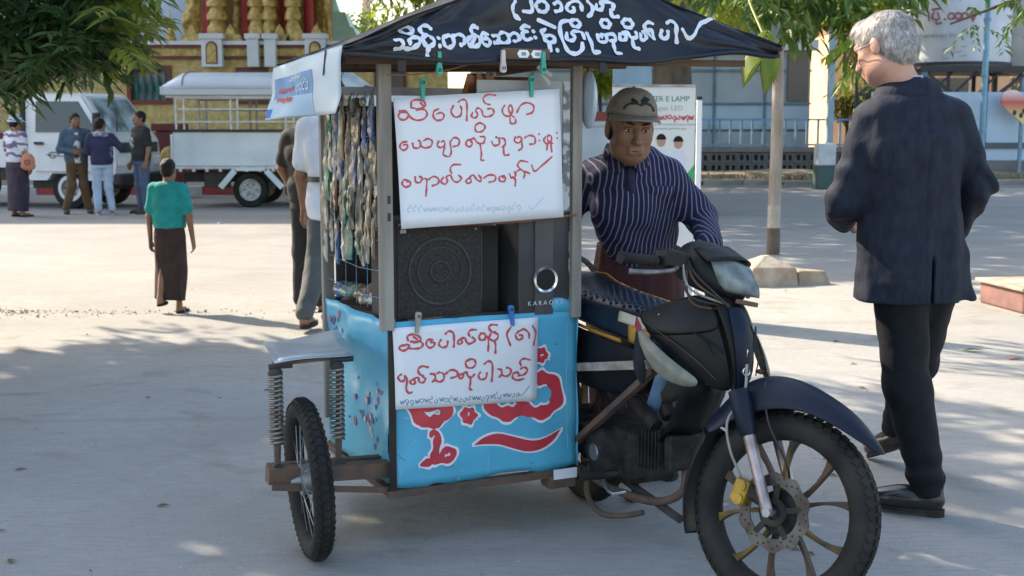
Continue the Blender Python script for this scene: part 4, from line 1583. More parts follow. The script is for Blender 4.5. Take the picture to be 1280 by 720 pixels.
UPPER = [  # three lines of the upper board
    [(48, 132), (75, 130), (92, 150), (80, 172), (55, 172), (44, 155), (55, 138), (85, 140), (105, 165), (135, 178), (170, 170), (183, 145), (165, 125), (130, 130)],
    [(105, 115), (110, 85), (140, 78), (170, 90), (172, 112), (140, 122), (105, 115)], [(150, 92), (165, 108)],
    [(240, 125), (218, 135), (213, 160), (230, 180), (258, 175), (265, 155), (250, 143), (230, 150)],
    [(312, 110), (300, 140), (318, 165), (345, 160), (352, 130), (345, 112)], [(335, 95), (355, 82), (375, 92), (378, 130), (376, 185)],
    [(405, 145), (400, 165), (418, 172), (430, 155), (420, 138), (432, 125), (450, 138), (455, 160), (470, 168), (490, 165), (508, 150), (500, 130), (478, 130)],
    [(518, 66), (480, 62), (458, 78), (466, 102), (490, 110)],
    [(560, 115), (548, 140), (560, 163), (585, 165), (598, 140), (590, 115), (578, 130), (590, 160), (605, 172)],
    [(585, 165), (588, 200), (610, 200), (612, 180)], [(618, 150), (640, 115), (670, 105), (700, 120), (695, 150), (665, 160)],
    [(85, 280), (60, 285), (50, 305), (65, 322), (85, 312), (85, 295), (68, 296)],
    [(112, 288), (118, 310), (145, 310), (150, 285), (140, 275)], [(150, 300), (170, 312), (200, 305), (207, 280), (185, 268), (165, 278)],
    [(240, 280), (232, 300), (248, 312), (268, 300), (265, 280), (252, 285)], [(268, 310), (262, 345), (290, 355), (300, 330), (295, 290)],
    [(295, 285), (315, 265), (338, 275), (335, 300), (310, 308)],
    [(400, 275), (378, 280), (372, 300), (390, 310), (402, 295), (395, 280), (410, 270), (425, 290), (440, 295), (458, 290), (462, 265), (440, 262)],
    [(438, 195), (418, 210), (420, 235), (440, 240), (460, 228), (462, 208), (438, 195)], [(440, 300), (445, 345), (442, 372), (458, 375)],
    [(495, 285), (505, 305), (530, 300), (530, 275), (515, 265)], [(530, 270), (555, 275), (560, 300), (545, 315)], [(552, 310), (555, 350), (578, 350)],
    [(610, 265), (605, 285), (625, 295), (640, 280), (632, 265), (618, 270)], [(640, 280), (642, 318), (625, 330)], [(655, 270), (680, 260), (705, 270), (705, 298), (680, 302)],
    dot(727, 255), dot(728, 285),
    [(760, 265), (750, 285), (765, 300), (785, 292), (788, 268), (772, 262), (770, 285), (795, 300)], [(768, 300), (765, 330)], [(785, 300), (790, 340)],
    dot(815, 250), dot(817, 275),
    [(95, 470), (70, 465), (62, 485), (78, 500), (100, 492), (100, 475), (85, 475)],
    [(125, 450), (128, 475), (150, 478), (158, 455), (145, 450)], [(155, 465), (180, 462), (181, 500), (178, 545)], [(190, 465), (215, 450), (238, 462), (235, 485), (208, 495)],
    [(262, 455), (250, 475), (270, 488), (282, 470), (275, 455), (295, 445), (308, 470), (330, 478), (348, 460), (335, 445)], [(345, 395), (310, 395), (295, 415), (302, 438)],
    [(385, 460), (370, 470), (378, 485), (395, 475), (390, 455), (405, 445), (420, 465), (438, 475), (442, 460), (430, 445)], [(455, 460), (480, 445), (510, 450), (508, 472), (480, 480)],
    [(555, 450), (530, 455), (535, 475), (555, 475), (560, 458), (545, 458)],
    [(580, 440), (590, 460), (610, 450), (605, 430)], [(595, 455), (610, 470), (608, 498)], [(610, 435), (635, 420), (655, 440), (650, 462)],
    [(670, 385), (635, 380), (620, 400), (630, 415)], [(655, 430), (680, 440)],
    [(690, 400), (705, 430), (745, 400), (792, 362)]]
LOWER = [
    [(110, 230), (75, 235), (68, 255), (90, 268), (120, 255), (130, 230), (110, 225)], [(120, 250), (160, 255), (205, 250), (222, 225), (200, 205), (160, 215)],
    [(125, 200), (120, 170), (150, 155), (190, 165), (210, 190), (190, 205), (140, 205)], [(160, 172), (185, 190)],
    [(290, 195), (255, 195), (245, 225), (265, 250), (295, 240), (300, 215), (275, 212)],
    [(345, 195), (330, 225), (350, 248), (385, 240), (392, 205)], [(375, 155), (400, 135), (430, 150), (435, 200), (432, 248)],
    [(480, 190), (460, 210), (470, 228), (490, 215), (485, 190), (510, 185), (520, 210), (535, 225), (565, 215), (580, 195), (560, 180)], [(590, 128), (555, 128), (535, 150), (545, 175)],
    [(625, 150), (608, 175), (620, 200), (650, 190), (650, 160), (630, 150)], [(650, 170), (670, 180), (672, 230), (668, 275)],
    [(690, 155), (680, 185), (705, 205), (735, 190), (740, 160), (715, 150)], [(710, 200), (722, 230), (720, 290)], [(738, 95), (700, 92), (678, 110), (695, 140), (725, 145)],
    [(835, 110), (805, 160), (830, 238)],
    [(890, 140), (868, 165), (885, 198), (915, 190), (920, 170), (895, 165)], [(890, 140), (930, 125), (965, 150), (970, 188)],
    [(995, 100), (1020, 150), (1003, 238)],
    [(80, 430), (58, 450), (75, 478), (100, 470), (102, 440)], [(105, 445), (118, 470), (112, 530), (130, 560), (150, 555)],
    [(160, 465), (138, 480), (150, 500), (172, 490), (165, 465), (190, 455), (200, 485), (225, 488), (240, 465), (222, 450)], [(258, 385), (215, 378), (190, 400), (200, 430), (225, 445)],
    [(272, 430), (300, 435), (305, 465), (285, 485)], [(300, 470), (330, 485), (360, 470), (362, 435), (335, 420), (315, 430)], [(375, 430), (410, 405), (450, 415), (452, 445), (410, 460)],
    [(490, 430), (465, 440), (468, 460), (490, 455), (495, 430), (515, 420), (525, 445), (550, 455), (570, 435)],
    [(545, 330), (512, 350), (520, 385), (555, 390), (580, 365), (570, 335), (545, 330)], [(545, 455), (540, 500), (535, 530), (552, 540)],
    [(612, 420), (598, 445), (615, 470), (650, 460), (658, 425)], [(640, 365), (668, 345), (695, 360), (698, 420), (692, 485)],
    [(735, 400), (760, 405), (765, 435), (745, 455)], [(765, 440), (800, 450), (830, 430), (828, 400), (800, 390)],
    [(850, 430), (845, 460), (880, 478), (930, 468)], [(850, 430), (885, 425), (890, 450)], [(890, 445), (930, 440), (955, 410), (935, 390), (905, 400)], [(975, 340), (930, 330), (900, 350), (910, 380)]]
C1 = [
    [(28, 262), (60, 258), (75, 280), (60, 300), (25, 303)], [(75, 298), (115, 305), (150, 295), (182, 270), (180, 245), (150, 240), (120, 255), (118, 280)],
    [(120, 165), (92, 180), (92, 210), (125, 220), (152, 205), (150, 175), (120, 165)],
    [(225, 225), (205, 250), (215, 285), (250, 290), (272, 265), (255, 235), (230, 225)], [(240, 290), (228, 320), (228, 355)], [(272, 185), (250, 165), (212, 175), (200, 205), (225, 225)],
    dot(305, 245, 8), dot(305, 290, 8),
    [(370, 225), (335, 245), (335, 285), (365, 298), (395, 280), (395, 240), (370, 225)], [(400, 230), (440, 220), (470, 235), (468, 270), (440, 285)],
    [(525, 225), (495, 250), (500, 285), (530, 295), (565, 280), (580, 245), (555, 225), (525, 225)], [(515, 280), (545, 235)], [(572, 175), (545, 165), (525, 185), (530, 215)],
    [(640, 215), (605, 210), (588, 240), (600, 275), (630, 285), (645, 260), (630, 240), (608, 245)],
    [(670, 225), (700, 222), (708, 245), (690, 270), (672, 268)], [(705, 262), (740, 270), (770, 255), (772, 215), (745, 200), (720, 215)],
    [(785, 220), (815, 205), (838, 220), (835, 250), (800, 260)],
    [(900, 195), (870, 205), (865, 235), (885, 250), (912, 240)], [(918, 165), (890, 158), (870, 175), (890, 195)],
    dot(937, 195, 8), dot(937, 235, 8),
    [(1010, 180), (985, 200), (995, 225), (1030, 220), (1050, 240), (1035, 265), (1000, 260), (985, 240)], [(1010, 265), (1005, 320)], [(975, 120), (1070, 170)], dot(1048, 315, 8)]
C2 = [
    [(395, 125), (330, 135), (308, 190), (308, 270), (325, 320), (370, 335), (410, 310), (420, 270)],
    [(345, 205), (335, 245), (360, 255), (385, 235), (375, 205), (400, 195), (440, 205), (440, 245)], ring(415, 143, 28, 24), [(470, 205), (475, 260), (478, 320), (515, 325)],
    [(535, 215), (530, 260), (575, 260), (585, 225), (560, 215), (555, 235)], [(590, 215), (630, 215), (635, 250), (600, 255)], ring(600, 145, 26), [(620, 255), (615, 300), (615, 330), (650, 335)],
    [(670, 210), (665, 245), (690, 250), (705, 225), (690, 205), (715, 200), (735, 235), (770, 230), (770, 200)], ring(733, 145, 32, 28), [(740, 240), (738, 290), (770, 305)],
    [(800, 210), (795, 245), (820, 245), (835, 220), (820, 200), (850, 195), (870, 230), (885, 240), (885, 190), (860, 180)], [(895, 145), (865, 135), (840, 155), (845, 180)],
    [(945, 185), (935, 215), (950, 240), (975, 225), (980, 190)], [(975, 140), (1000, 130), (1022, 150), (1025, 200), (1022, 265)],
    [(1055, 180), (1095, 235), (1160, 160), (1245, 110)],
    [(55, 0), (30, 40), (40, 85), (75, 115)], [(100, 65), (155, 65), (160, 0)], ring(222, 35, 36), [(300, 20), (330, 5), (348, 30), (335, 60), (300, 68)],
    [(395, 20), (378, 45), (395, 70), (425, 62), (425, 40)], [(400, 15), (450, -5), (478, 20), (475, 60)], [(520, 0), (545, 40), (530, 80), (505, 100)],
    [(570, 20), (565, 50), (590, 55), (605, 30), (595, 5), (625, 5), (660, 20), (660, 55)], [(645, 55), (650, 100), (685, 100)]]

# ================================================================== the sidecar stall
A_C = R(25)
cart = thing('sidecar_stall', 'blue sidecar stall with black tarpaulin roof bolted to the motorcycle', 'sidecar', (-0.39, 3.947, 0), A_C)
CM = Matrix.Translation((-0.39, 3.947, 0)) @ Matrix.Rotation(A_C, 4, 'Z')
CW, CL_, ZB, ZT = 0.68, 0.715, 0.205, 0.755

vinyl_blue = mat('vinyl_blue', (0.095, 0.47, 0.68), (0.085, 0.33, 0.48), 5.0, 0.45, bump=0.25, bscale=9, fac=(0.3, 0.75))
paint_red = mat('print_red', (0.62, 0.045, 0.06), (0.5, 0.04, 0.06), 8, 0.35)
paint_white = mat('print_white', (0.78, 0.80, 0.84), (0.62, 0.64, 0.7), 30, 0.4, fac=(0.5, 0.8))
wood_grey = mat('weathered_post', (0.33, 0.30, 0.26), (0.19, 0.16, 0.13), 14, 0.85, bump=0.5, bscale=40, stretch=(1, 1, 0.12))
rust = mat('rusty_steel', (0.17, 0.10, 0.065), (0.09, 0.07, 0.06), 14, 0.8, 0.2, bump=0.4)
tarp = mat('black_tarp', (0.007, 0.011, 0.022), (0.024, 0.022, 0.022), 3.0, 0.30, spec=0.32, bump=0.35, bscale=14, rough2=0.5)
dark_cloth = mat('dark_cloth', (0.02, 0.017, 0.015), (0.045, 0.035, 0.028), 6, 0.95)
brown_wood = mat('brown_wood', (0.15, 0.085, 0.05), (0.08, 0.05, 0.03), 9, 0.8, stretch=(0.2, 1, 1), bump=0.3)


def wavy(p0, ux, uz, w, h, nrm, n=18, m=14, amp=0.006, seed=1.0, ragged=0.0):
    """Slack sheet."""
    rows = []
    p0, ux, uz, nrm = Vector(p0), Vector(ux), Vector(uz), Vector(nrm)
    for j in range(m + 1):
        row = []
        for i in range(n + 1):
            u, v = i / n, j / m
            a = amp * (vnoise(np.array([u * 4 + seed, v * 3.3, seed])) * 2 + 0.7 * vnoise(np.array([u * 11, v * 9 + seed, 2.0])))
            rg = ragged * vnoise(np.array([u * 14, seed, 4.0])) if j == 0 else 0
            row.append(p0 + ux * w * u + uz * (h * v + rg) + nrm * a)
        rows.append(row)
    return MB().grid(rows)


# skin: front, outer side, inner side, back
fp = wavy((0.004, 0.0, ZB), (1, 0, 0), (0, 0, 1), CW - 0.008, ZT - ZB + 0.004, (0, -1, 0), 30, 22, 0.007, 1.0, 0.02).build('front_panel', vinyl_blue, cart, smooth=True, solid=0.003)
m_flor = mat('floral_vinyl', (0.08, 0.36, 0.55), (0.14, 0.44, 0.58), 2.5, 0.35, bump=0.3, bscale=8)
lp = wavy((0.0, CL_, ZB), (0, -1, 0), (0, 0, 1), CL_ - 0.01, ZT - ZB, (-1, 0, 0), 28, 18, 0.022, 5.0, 0.03).build('side_panel', m_flor, cart, smooth=True, solid=0.003)
# printed flower bunch on the outer side
r_ = random.Random(3)
for col, nm in (((0.42, 0.10, 0.16), 'flower_red'), ((0.55, 0.45, 0.48), 'flower_pale'), ((0.10, 0.14, 0.30), 'flower_dark')):
    fb = MB()
    for i in range(16):
        y, z = 0.15 + abs(r_.gauss(0, 0.12)), 0.42 + r_.gauss(0, 0.06)
        if r_.random() < 0.35:
            y, z = 0.62 + r_.gauss(0, 0.06), 0.66 + r_.gauss(0, 0.04)
        s = r_.uniform(0.006, 0.016)
        v = (z - ZB) / (ZT - ZB)
        u = (CL_ - y) / (CL_ - 0.01)
        a = 0.022 * (vnoise(np.array([u * 4 + 5.0, v * 3.3, 5.0])) * 2 + 0.7 * vnoise(np.array([u * 11, v * 9 + 5.0, 2.0])))
        fb.add([(-a - 0.004, y + s * math.cos(t), z + s * math.sin(t) * r_.uniform(0.7, 1.2)) for t in np.linspace(0, 5.4, 7)], [tuple(range(7))])
    fb.build('printed_flowers', mat(nm, col, None, rough=0.4), lp)['kind'] = 'stuff'
wavy((CW, 0, ZB), (0, 1, 0), (0, 0, 1), CL_, ZT - ZB, (1, 0, 0), 12, 10, 0.006, 8.0).build('side_panel', vinyl_blue, cart, smooth=True, solid=0.003)
wavy((CW, CL_, ZB), (-1, 0, 0), (0, 0, 1), CW, ZT - ZB, (0, 1, 0), 12, 10, 0.006, 9.0).build('back_panel', vinyl_blue, cart, smooth=True, solid=0.003)
MB().bbox((0.02, 0.02, 0.725), (CW - 0.02, CL_ - 0.02, 0.748)).build('shelf', brown_wood, cart)
MB().bbox((0.03, 0.03, ZB + 0.02), (CW - 0.03, CL_ - 0.03, ZB + 0.05)).build('floor', brown_wood, cart)
# dark strip standing for the shaded gap at the corner, and the corner cap
MB().box((-0.002, -0.008, 0.47), (0.022, 0.012, 0.55)).build('corner_gap', dark_cloth, cart)
MB().box((-0.004, 0.0, 0.755), (0.03, 0.02, 0.03)).build('corner_cap', wood_grey, cart)
# lettering on the blue front: white outline under red
PH = homography([(-5.6, -61.6), (924.6, -126.5), (919, 649), (5, 767)], [(0, ZT), (CW, ZT), (CW, ZB), (0, ZB)])


def front_place(off):
    def f(x, y):
        u, z = hmap(PH, (x, y))
        uu, vv = min(1, max(0, (u - 0.004) / (CW - 0.008))), min(1, max(0, (z - ZB) / (ZT - ZB)))
        a = 0.007 * (vnoise(np.array([uu * 4 + 1.0, vv * 3.3, 1.0])) * 2 + 0.7 * vnoise(np.array([uu * 11, vv * 9 + 1.0, 2.0])))
        return Vector((u, -a - 0.0016 - off, z)), Vector((0, -1, 0))
    return f


BIG = [([(495, 250), (478, 310), (500, 365), (570, 388), (635, 362), (652, 310)], 0.046), ([(640, 350), (690, 378), (755, 378), (808, 335), (818, 275), (790, 222), (735, 208)], 0.046),
       ([(108, 330), (118, 385), (160, 425), (215, 425), (262, 390), (270, 335)], 0.044), ([(120, 355), (190, 362), (265, 352)], 0.02),
       (ring(377, 395, 22), 0.028), (ring(738, 95, 20), 0.026),
       ([(195, 488), (220, 492), (218, 545), (205, 600), (185, 625), (150, 640)], 0.026), ([(185, 620), (235, 622), (285, 612), (302, 585), (285, 565), (255, 575), (240, 600)], 0.022)]
strokes_mesh([(a, w + 0.017) for a, w in BIG], 0.03, front_place(0.0)).build('lettering_outline', paint_white, fp, fix=False)
strokes_mesh(BIG, 0.03, front_place(0.0009)).build('lettering', paint_red, fp, fix=False)
sw = [(405, 545), (455, 505), (520, 485), (600, 500), (690, 520), (760, 505), (840, 462), (800, 520), (740, 562), (670, 575), (600, 560), (530, 540), (460, 540)]
for sc, off, nm, mm in ((1.16, 0.0, 'swoosh_outline', paint_white), (1.0, 0.0009, 'swoosh', paint_red)):
    pl_ = front_place(off)
    cx, cy = 620, 525
    top = catmull([sw[i] for i in (0, 1, 2, 3, 4, 5, 6)], 6)
    bot = catmull([sw[i] for i in (0, 12, 11, 10, 9, 8, 7, 6)], 6)
    rows = []
    for i in range(25):
        t = i / 24
        a = top[min(len(top) - 1, round(t * (len(top) - 1)))]
        b = bot[min(len(bot) - 1, round(t * (len(bot) - 1)))]
        mid = (a + b) / 2
        grow = 9 if sc > 1 else 0
        a = np.array([cx + (a[0] - cx) * (1 + (sc - 1) * 0.3), a[1] - grow])
        b = np.array([cx + (b[0] - cx) * (1 + (sc - 1) * 0.3), b[1] + grow])
        rows.append([pl_(*a)[0] + Vector((0, -0.0012, 0)), pl_(*((a + b) / 2))[0] + Vector((0, -0.0012, 0)), pl_(*b)[0] + Vector((0, -0.0012, 0))])
    MB().grid(rows).build(nm, mm, fp, fix=False)

# scuffs, fold line and grime on the front sheet
r_ = random.Random(23)
sc_l, sc_d = [], []
for i in range(26):
    a, b = r_.uniform(20, 900), r_.choice((r_.uniform(560, 720), r_.uniform(-60, 640)))
    l, t = r_.uniform(12, 70), r_.uniform(-0.7, 0.7)
    (sc_l if i % 2 else sc_d).append([(a, b), (a + l * 0.5 * math.cos(t), b + l * 0.5 * math.sin(t) + r_.uniform(-4, 4)), (a + l * math.cos(t), b + l * math.sin(t))])
sc_l += [[(480, 585), (482, 640), (480, 690)], [(872, -60), (868, 250), (874, 560)], [(30, 640), (40, 690), (30, 730)]]
strokes_mesh(sc_l, 0.0022, front_place(-0.0006)).build('scuffs', mat('scuff_pale', (0.30, 0.52, 0.62)), fp, fix=False)['kind'] = 'stuff'
strokes_mesh(sc_d, 0.003, front_place(-0.0006)).build('grime_marks', mat('scuff_dark', (0.06, 0.20, 0.28)), fp, fix=False)['kind'] = 'stuff'
# posts
for x, y, zt in ((-0.018, -0.012, 1.60), (CW - 0.012, -0.012, 1.62), (0.0, CL_ - 0.02, 1.58), (CW - 0.02, CL_ - 0.02, 1.60)):
    front = y < 0.1
    o = MB().bbox((x - 0.022, y - 0.012, ZT - 0.02 if front else 0.3), (x + 0.022 if x < 0.3 else x + 0.014, y + 0.014, zt)).build('post', wood_grey, cart, bevel=0.003)
    if front and x < 0.3:
        for z in (1.10, 1.155):
            MB().box((x + 0.008, y - 0.0125, z), (0.010, 0.002, 0.026)).build('slot', black_plastic, o)
# bottom frame, axle beam, tie bars
fm = MB()
for a, b in (((-0.02, 0.0, 0.19), (CW, 0.0, 0.19)), ((0, 0, 0.19), (0, CL_, 0.19)), ((CW, 0, 0.19), (CW, CL_, 0.19)), ((0, CL_, 0.19), (CW, CL_, 0.19)), ((0, 0.33, 0.19), (CW, 0.33, 0.19))):
    fm.bar(a, b, 0.03, 0.025)
fm.build('frame', rust, cart)
MB().bar((-0.40, 0.06, 0.285), (0.02, 0.05, 0.262), 0.055, 0.05).bar((-0.395, 0.022, 0.255), (-0.0, 0.01, 0.20), 0.006, 0.02).bar((-0.38, 0.14, 0.285), (0.02, 0.14, 0.27), 0.03, 0.03).build('axle_beam', rust, cart)
MB().bar((-0.08, 0.10, 0.27), (-0.02, 0.33, 0.20), 0.03).bar((0.02, -0.004, 0.183), (0.24, 0.02, 0.178), 0.02, 0.012).build('brace', rust, cart)
tb = MB().bar((CW + 0.012, 0.06, 0.545), (0.712, -0.50, 0.652), 0.026, 0.028).build('tie_bar', mat('pale_bar', (0.42, 0.38, 0.33), (0.2, 0.15, 0.11), 18, 0.7), cart)
MB().bar((CW + 0.012, 0.10, 0.235), (0.708, -0.46, 0.625), 0.028, 0.02).build('tie_bar', rust, cart)
MB().bar((CW - 0.12, 0.02, 0.165), (CW + 0.22, 0.10, 0.185), 0.03, 0.03).bar((CW - 0.12, 0.0, 0.165), (CW - 0.02, 0.0, 0.165), 0.06, 0.045).build('tie_bar', rust, cart)
MB().box((CW - 0.06, -0.03, 0.192), (0.09, 0.003, 0.035)).build('tag_plate', paint_white, cart)


# --- wheel
def moto_tyre(parent, name, R_, r_, M, tread=True, n=44, th_=0.0022):
    prof = []
    for k in range(14):
        a = 2 * math.pi * k / 14
        prof.append((R_ - r_ + r_ * 0.98 * math.cos(a), r_ * 0.92 * math.sin(a)))
    t = MB().lathe(prof, n, axis='X', closed=True).build(name, rubber, parent, smooth=True, M=M)
    if tread:
        tb_ = MB()
        nb = 58
        for i in range(nb):
            for lane, (ang, tw) in enumerate(((-0.75, 0.5), (0.0, 0.0), (0.75, -0.5))):
                th = 2 * math.pi * (i + 0.5 * (lane % 2)) / nb
                rr_ = R_ - r_ + (r_ + 0.0008) * math.cos(ang)
                xx = r_ * 0.93 * math.sin(ang)
                c = Vector((xx, rr_ * math.cos(th), rr_ * math.sin(th)))
                rad = Vector((math.sin(ang), math.cos(ang) * math.cos(th), math.cos(ang) * math.sin(th)))
                tan = Vector((0, -math.sin(th), math.cos(th)))
                sd = rad.cross(tan)
                u = (tan * math.cos(tw) + sd * math.sin(tw)) * 0.0105
                w = (sd * math.cos(tw) - tan * math.sin(tw)) * 0.0095
                d = rad * th_
                vs = [c - u - w, c + u - w, c + u + w, c - u + w]
                tb_.add([q - d for q in vs] + [q + d for q in vs], [(4, 5, 6, 7), (0, 1, 5, 4), (1, 2, 6, 5), (2, 3, 7, 6), (3, 0, 4, 7)])
        o = tb_.build('tread', rubber, t, M=M)
        o['kind'] = 'stuff'
    return t


WM = Matrix.Translation((-0.27, 0.045, 0.262)) @ Matrix.Rotation(R(-4), 4, 'Z') @ Matrix.Rotation(R(-2.5), 4, 'Y')
wh = moto_tyre(cart, 'wheel', 0.262, 0.036, WM, th_=0.0009)
MB().lathe([(0.232, -0.024), (0.222, -0.026), (0.205, -0.012), (0.203, 0.0), (0.205, 0.012), (0.222, 0.026), (0.232, 0.024)], 44, axis='X').build('rim', rust, wh, smooth=40, M=WM)
MB().lathe([(0.0, -0.06), (0.02, -0.06), (0.024, -0.03), (0.05, -0.028), (0.05, 0.028), (0.024, 0.03), (0.02, 0.06), (0, 0.06)], 20, axis='X').build('hub', steel, wh, smooth=40, M=WM)
for k in range(28):
    a = 2 * math.pi * k / 28
    s = 1 if k % 2 else -1
    b = a + (0.35 if (k // 2) % 2 else -0.35)
    MB().tube([(s * 0.024, 0.045 * math.cos(b), 0.045 * math.sin(b)), (s * 0.006, 0.206 * math.cos(a), 0.206 * math.sin(a))], 0.0016, 5).build('spoke', steel, wh, M=WM)
# --- springs and flat mudguard
for sx, top, bot in ((-0.365, 0.628, 0.325), (-0.165, 0.634, 0.322)):
    sy = 0.065 if sx < -0.3 else 0.06
    sp = MB().tube([(sx, sy, bot - 0.02), (sx + 0.002, sy, bot + 0.10)], [0.010, 0.013], 10).tube([(sx, sy, bot + 0.1), (sx + 0.004, sy, top)], 0.0075, 8).build('shock', rust, cart, smooth=40)
    pts = []
    for i in range(15 * 12 + 1):
        a = 2 * math.pi * i / 12
        t = i / (15 * 12)
        pts.append((sx + 0.0205 * math.cos(a), sy + 0.0205 * math.sin(a), bot + 0.055 + (top - bot - 0.075) * t))
    MB().tube(pts, 0.0046, 6).build('coil', mat('spring_steel', (0.30, 0.28, 0.25), (0.16, 0.12, 0.09), 20, 0.5, 0.5), sp, smooth=True)
    MB().lathe([(0, top - 0.03), (0.022, top - 0.03), (0.024, top - 0.012), (0.014, top), (0, top)], 12, (sx, sy, 0)).build('cap', chassis, sp, smooth=40)
    MB().lathe([(0, -0.014), (0.02, -0.014), (0.02, 0.014), (0, 0.014)], 12, (sx, sy, bot - 0.025), 'Y').build('eye', chassis, sp, smooth=40)
    MB().tube([(sx - 0.02, sy, top + 0.005), (sx + 0.055, sy, top + 0.005)], 0.009, 8).build('bolt', chassis, sp)
gm = mat('galvanised', (0.50, 0.56, 0.60), (0.36, 0.40, 0.43), 7, 0.38, 0.55, bump=0.15)
rows = []
cn = [(-0.375, 0.031), (-0.105, 0.050), (-0.035, 0.48), (-0.325, 0.381)]
for j in range(7):
    row = []
    for i in range(9):
        u, v = i / 8, j / 6
        a = Vector(cn[0]).lerp(Vector(cn[1]), u)
        b = Vector(cn[3]).lerp(Vector(cn[2]), u)
        q = a.lerp(b, v)
        row.append((q.x, q.y, 0.650 + 0.004 * math.sin(u * 5 + v * 3) + 0.006 * u + 0.006 * v))
    rows.append(row)
mg = MB().grid(rows).build('mudguard', gm, cart, smooth=True, solid=0.003)
MB().bar((-0.37, 0.07, 0.640), (-0.13, 0.07, 0.646), 0.02, 0.01).build('bracket', rust, mg)
strokes_mesh(scribble(0.0, 1.0, 0.2, 0.25, 7, 0.2, 5), 0.004, lambda u, v: (Vector((-0.36 + 0.24 * u, 0.10 + 0.18 * v, 0.660)), Vector((0, 0, 1)))).build('faded_writing', mat('faded_ink', (0.30, 0.40, 0.50)), mg, fix=False)

# --- tarpaulin roof: hip with slack faces
FL, FR_ = Vector((-0.195, -0.165, 1.60)), Vector((1.415, -0.12, 1.648))
BL_, BR_ = Vector((-0.20, 0.62, 1.575)), Vector((0.80, 0.64, 1.60))
AP1, AP2 = Vector((0.615, 0.02, 1.945)), Vector((0.615, 0.48, 1.93))


def front_surface(u, v):
    """u along the hem, v from the hem to the ridge silhouette."""
    hem = FL.lerp(FR_, u)
    hem.z += -0.020 * math.sin(u * math.pi) ** 0.6 + 0.007 * math.sin(u * 17) + 0.022 * float(vnoise(np.array([u * 9, 7.7, 2.0])))
    hem.y += 0.03 * float(vnoise(np.array([u * 8, 1.1, 9.0])))
    um = (AP1.x - FL.x) / (FR_.x - FL.x)
    if u < um:
        t = u / um
        top = FL.lerp(AP1, t)
    else:
        t = (1 - u) / (1 - um)
        top = FR_.lerp(AP1, t)
    top.z += -0.012 * math.sin(t * math.pi) + 0.022 * (1 - t)
    q = hem.lerp(top, v)
    nz = 0.040 * vnoise(np.array([u * 6, v * 2.5, 1.3])) + 0.022 * vnoise(np.array([u * 17 + v * 6, v * 3, 4.4]))
    # pull-lines radiating from the ridge
    nz += 0.010 * math.sin((u - um) * 34 + 2.0 * math.sin(u * 9)) * 1.0 if False else 0.010 * math.sin((u - um) * 26 / (0.35 + 0.65 * (1 - v * 0.8))) * v
    return q + Vector((0, nz * min(1, v * 6 + 0.15), 0))


rows = [[front_surface(i / 70, j / 22) for i in range(71)] for j in range(23)]
roof = MB().grid(rows)
# rolled hem
roof.tube([front_surface(i / 70, 0) + Vector((0, 0.004, -0.003)) for i in range(71)], 0.009, 8)
canopy = roof.build('canopy', tarp, cart, smooth=True, solid=0.002)


def sheet(a, b, c, d, name, n=20, m=12, amp=0.02, seed=2.0):
    rows = []
    for j in range(m + 1):
        v = j / m
        rows.append([Vector(a).lerp(Vector(b), i / n).lerp(Vector(d).lerp(Vector(c), i / n), v) + Vector((0, 0, -0.02 * math.sin(math.pi * i / n) * math.sin(math.pi * v) + amp * vnoise(np.array([i / n * 5 + seed, v * 4, seed])))) for i in range(n + 1)])
    return MB().grid(rows).build(name, tarp, canopy, smooth=True, solid=0.002)


up = Vector((0, 0, 0.018))
sheet(FL + up, BL_ + up, AP2, AP1, 'roof_side')
sheet(FR_ + up, BR_ + up, AP2, AP1, 'roof_side', seed=5.0)
sheet(BL_ + up, BR_ + up, AP2, AP2, 'roof_back', seed=7.0)
# battens under the roof
bt = MB()
for y, xe in ((-0.06, 1.30), (0.25, 1.0), (0.60, 0.78)):
    bt.bar((-0.16, y, 1.585), (xe, y, 1.605), 0.03, 0.022)
for x in (-0.02, 0.66):
    bt.bar((x, -0.10, 1.603), (x, 0.62, 1.585), 0.022, 0.018)
bt.build('batten', brown_wood, cart)
MB().bar((0.0, CL_ - 0.03, 1.515), (CW, CL_ - 0.03, 1.515), 0.02, 0.03).build('back_rail', rail_white, cart)
dk_ = wavy((0.02, CL_ - 0.05, 0.76), (1, 0, 0), (0, 0, 1), CW - 0.05, 0.70, (0, 1, 0), 14, 12, 0.02, 3.0, 0.05).build('dark_backing', dark_cloth, cart, smooth=True, solid=0.003)  # dark sheet added to stand for the dark interior behind the board
MB().bbox((0.42, 0.30, 1.35), (0.66, 0.34, 1.56)).build('inner_board', brown_wood, cart)
# flap loops hanging below the hem
for u in (0.115, 0.555):
    q = front_surface(u, 0.0)
    MB().box((q.x, q.y + 0.004, q.z - 0.022), (0.028, 0.006, 0.05)).build('strap', tarp, canopy, bevel=0.004)
# white lettering on the tarpaulin
def onplane(q):
    """drawing coordinates -> (x, z) on the roof front, from its four corners."""
    return hmap(CH, q)


CH = homography([(430, 72), (970, 56), (845, 0), (590, 0)], [(-0.173, 1.590), (1.412, 1.671), (0.995, 1.809), (0.246, 1.777)])


def canopy_place(x, z):
    u = (x - FL.x) / (FR_.x - FL.x)
    u = min(0.995, max(0.005, u))
    lo_, hi_ = front_surface(u, 0).z, front_surface(u, 1).z
    v = (z - lo_) / max(0.01, hi_ - lo_)
    vc = min(1.0, max(0.0, v))
    q = front_surface(u, vc)
    eps = 0.01
    du = front_surface(min(1, u + eps), vc) - front_surface(u - eps, vc)
    dv = front_surface(u, min(1, vc + eps)) - front_surface(u, max(0, vc - eps))
    n = du.cross(dv).normalized()
    if n.y > 0:
        n = -n
    return Vector((q.x, q.y, q.z)), n


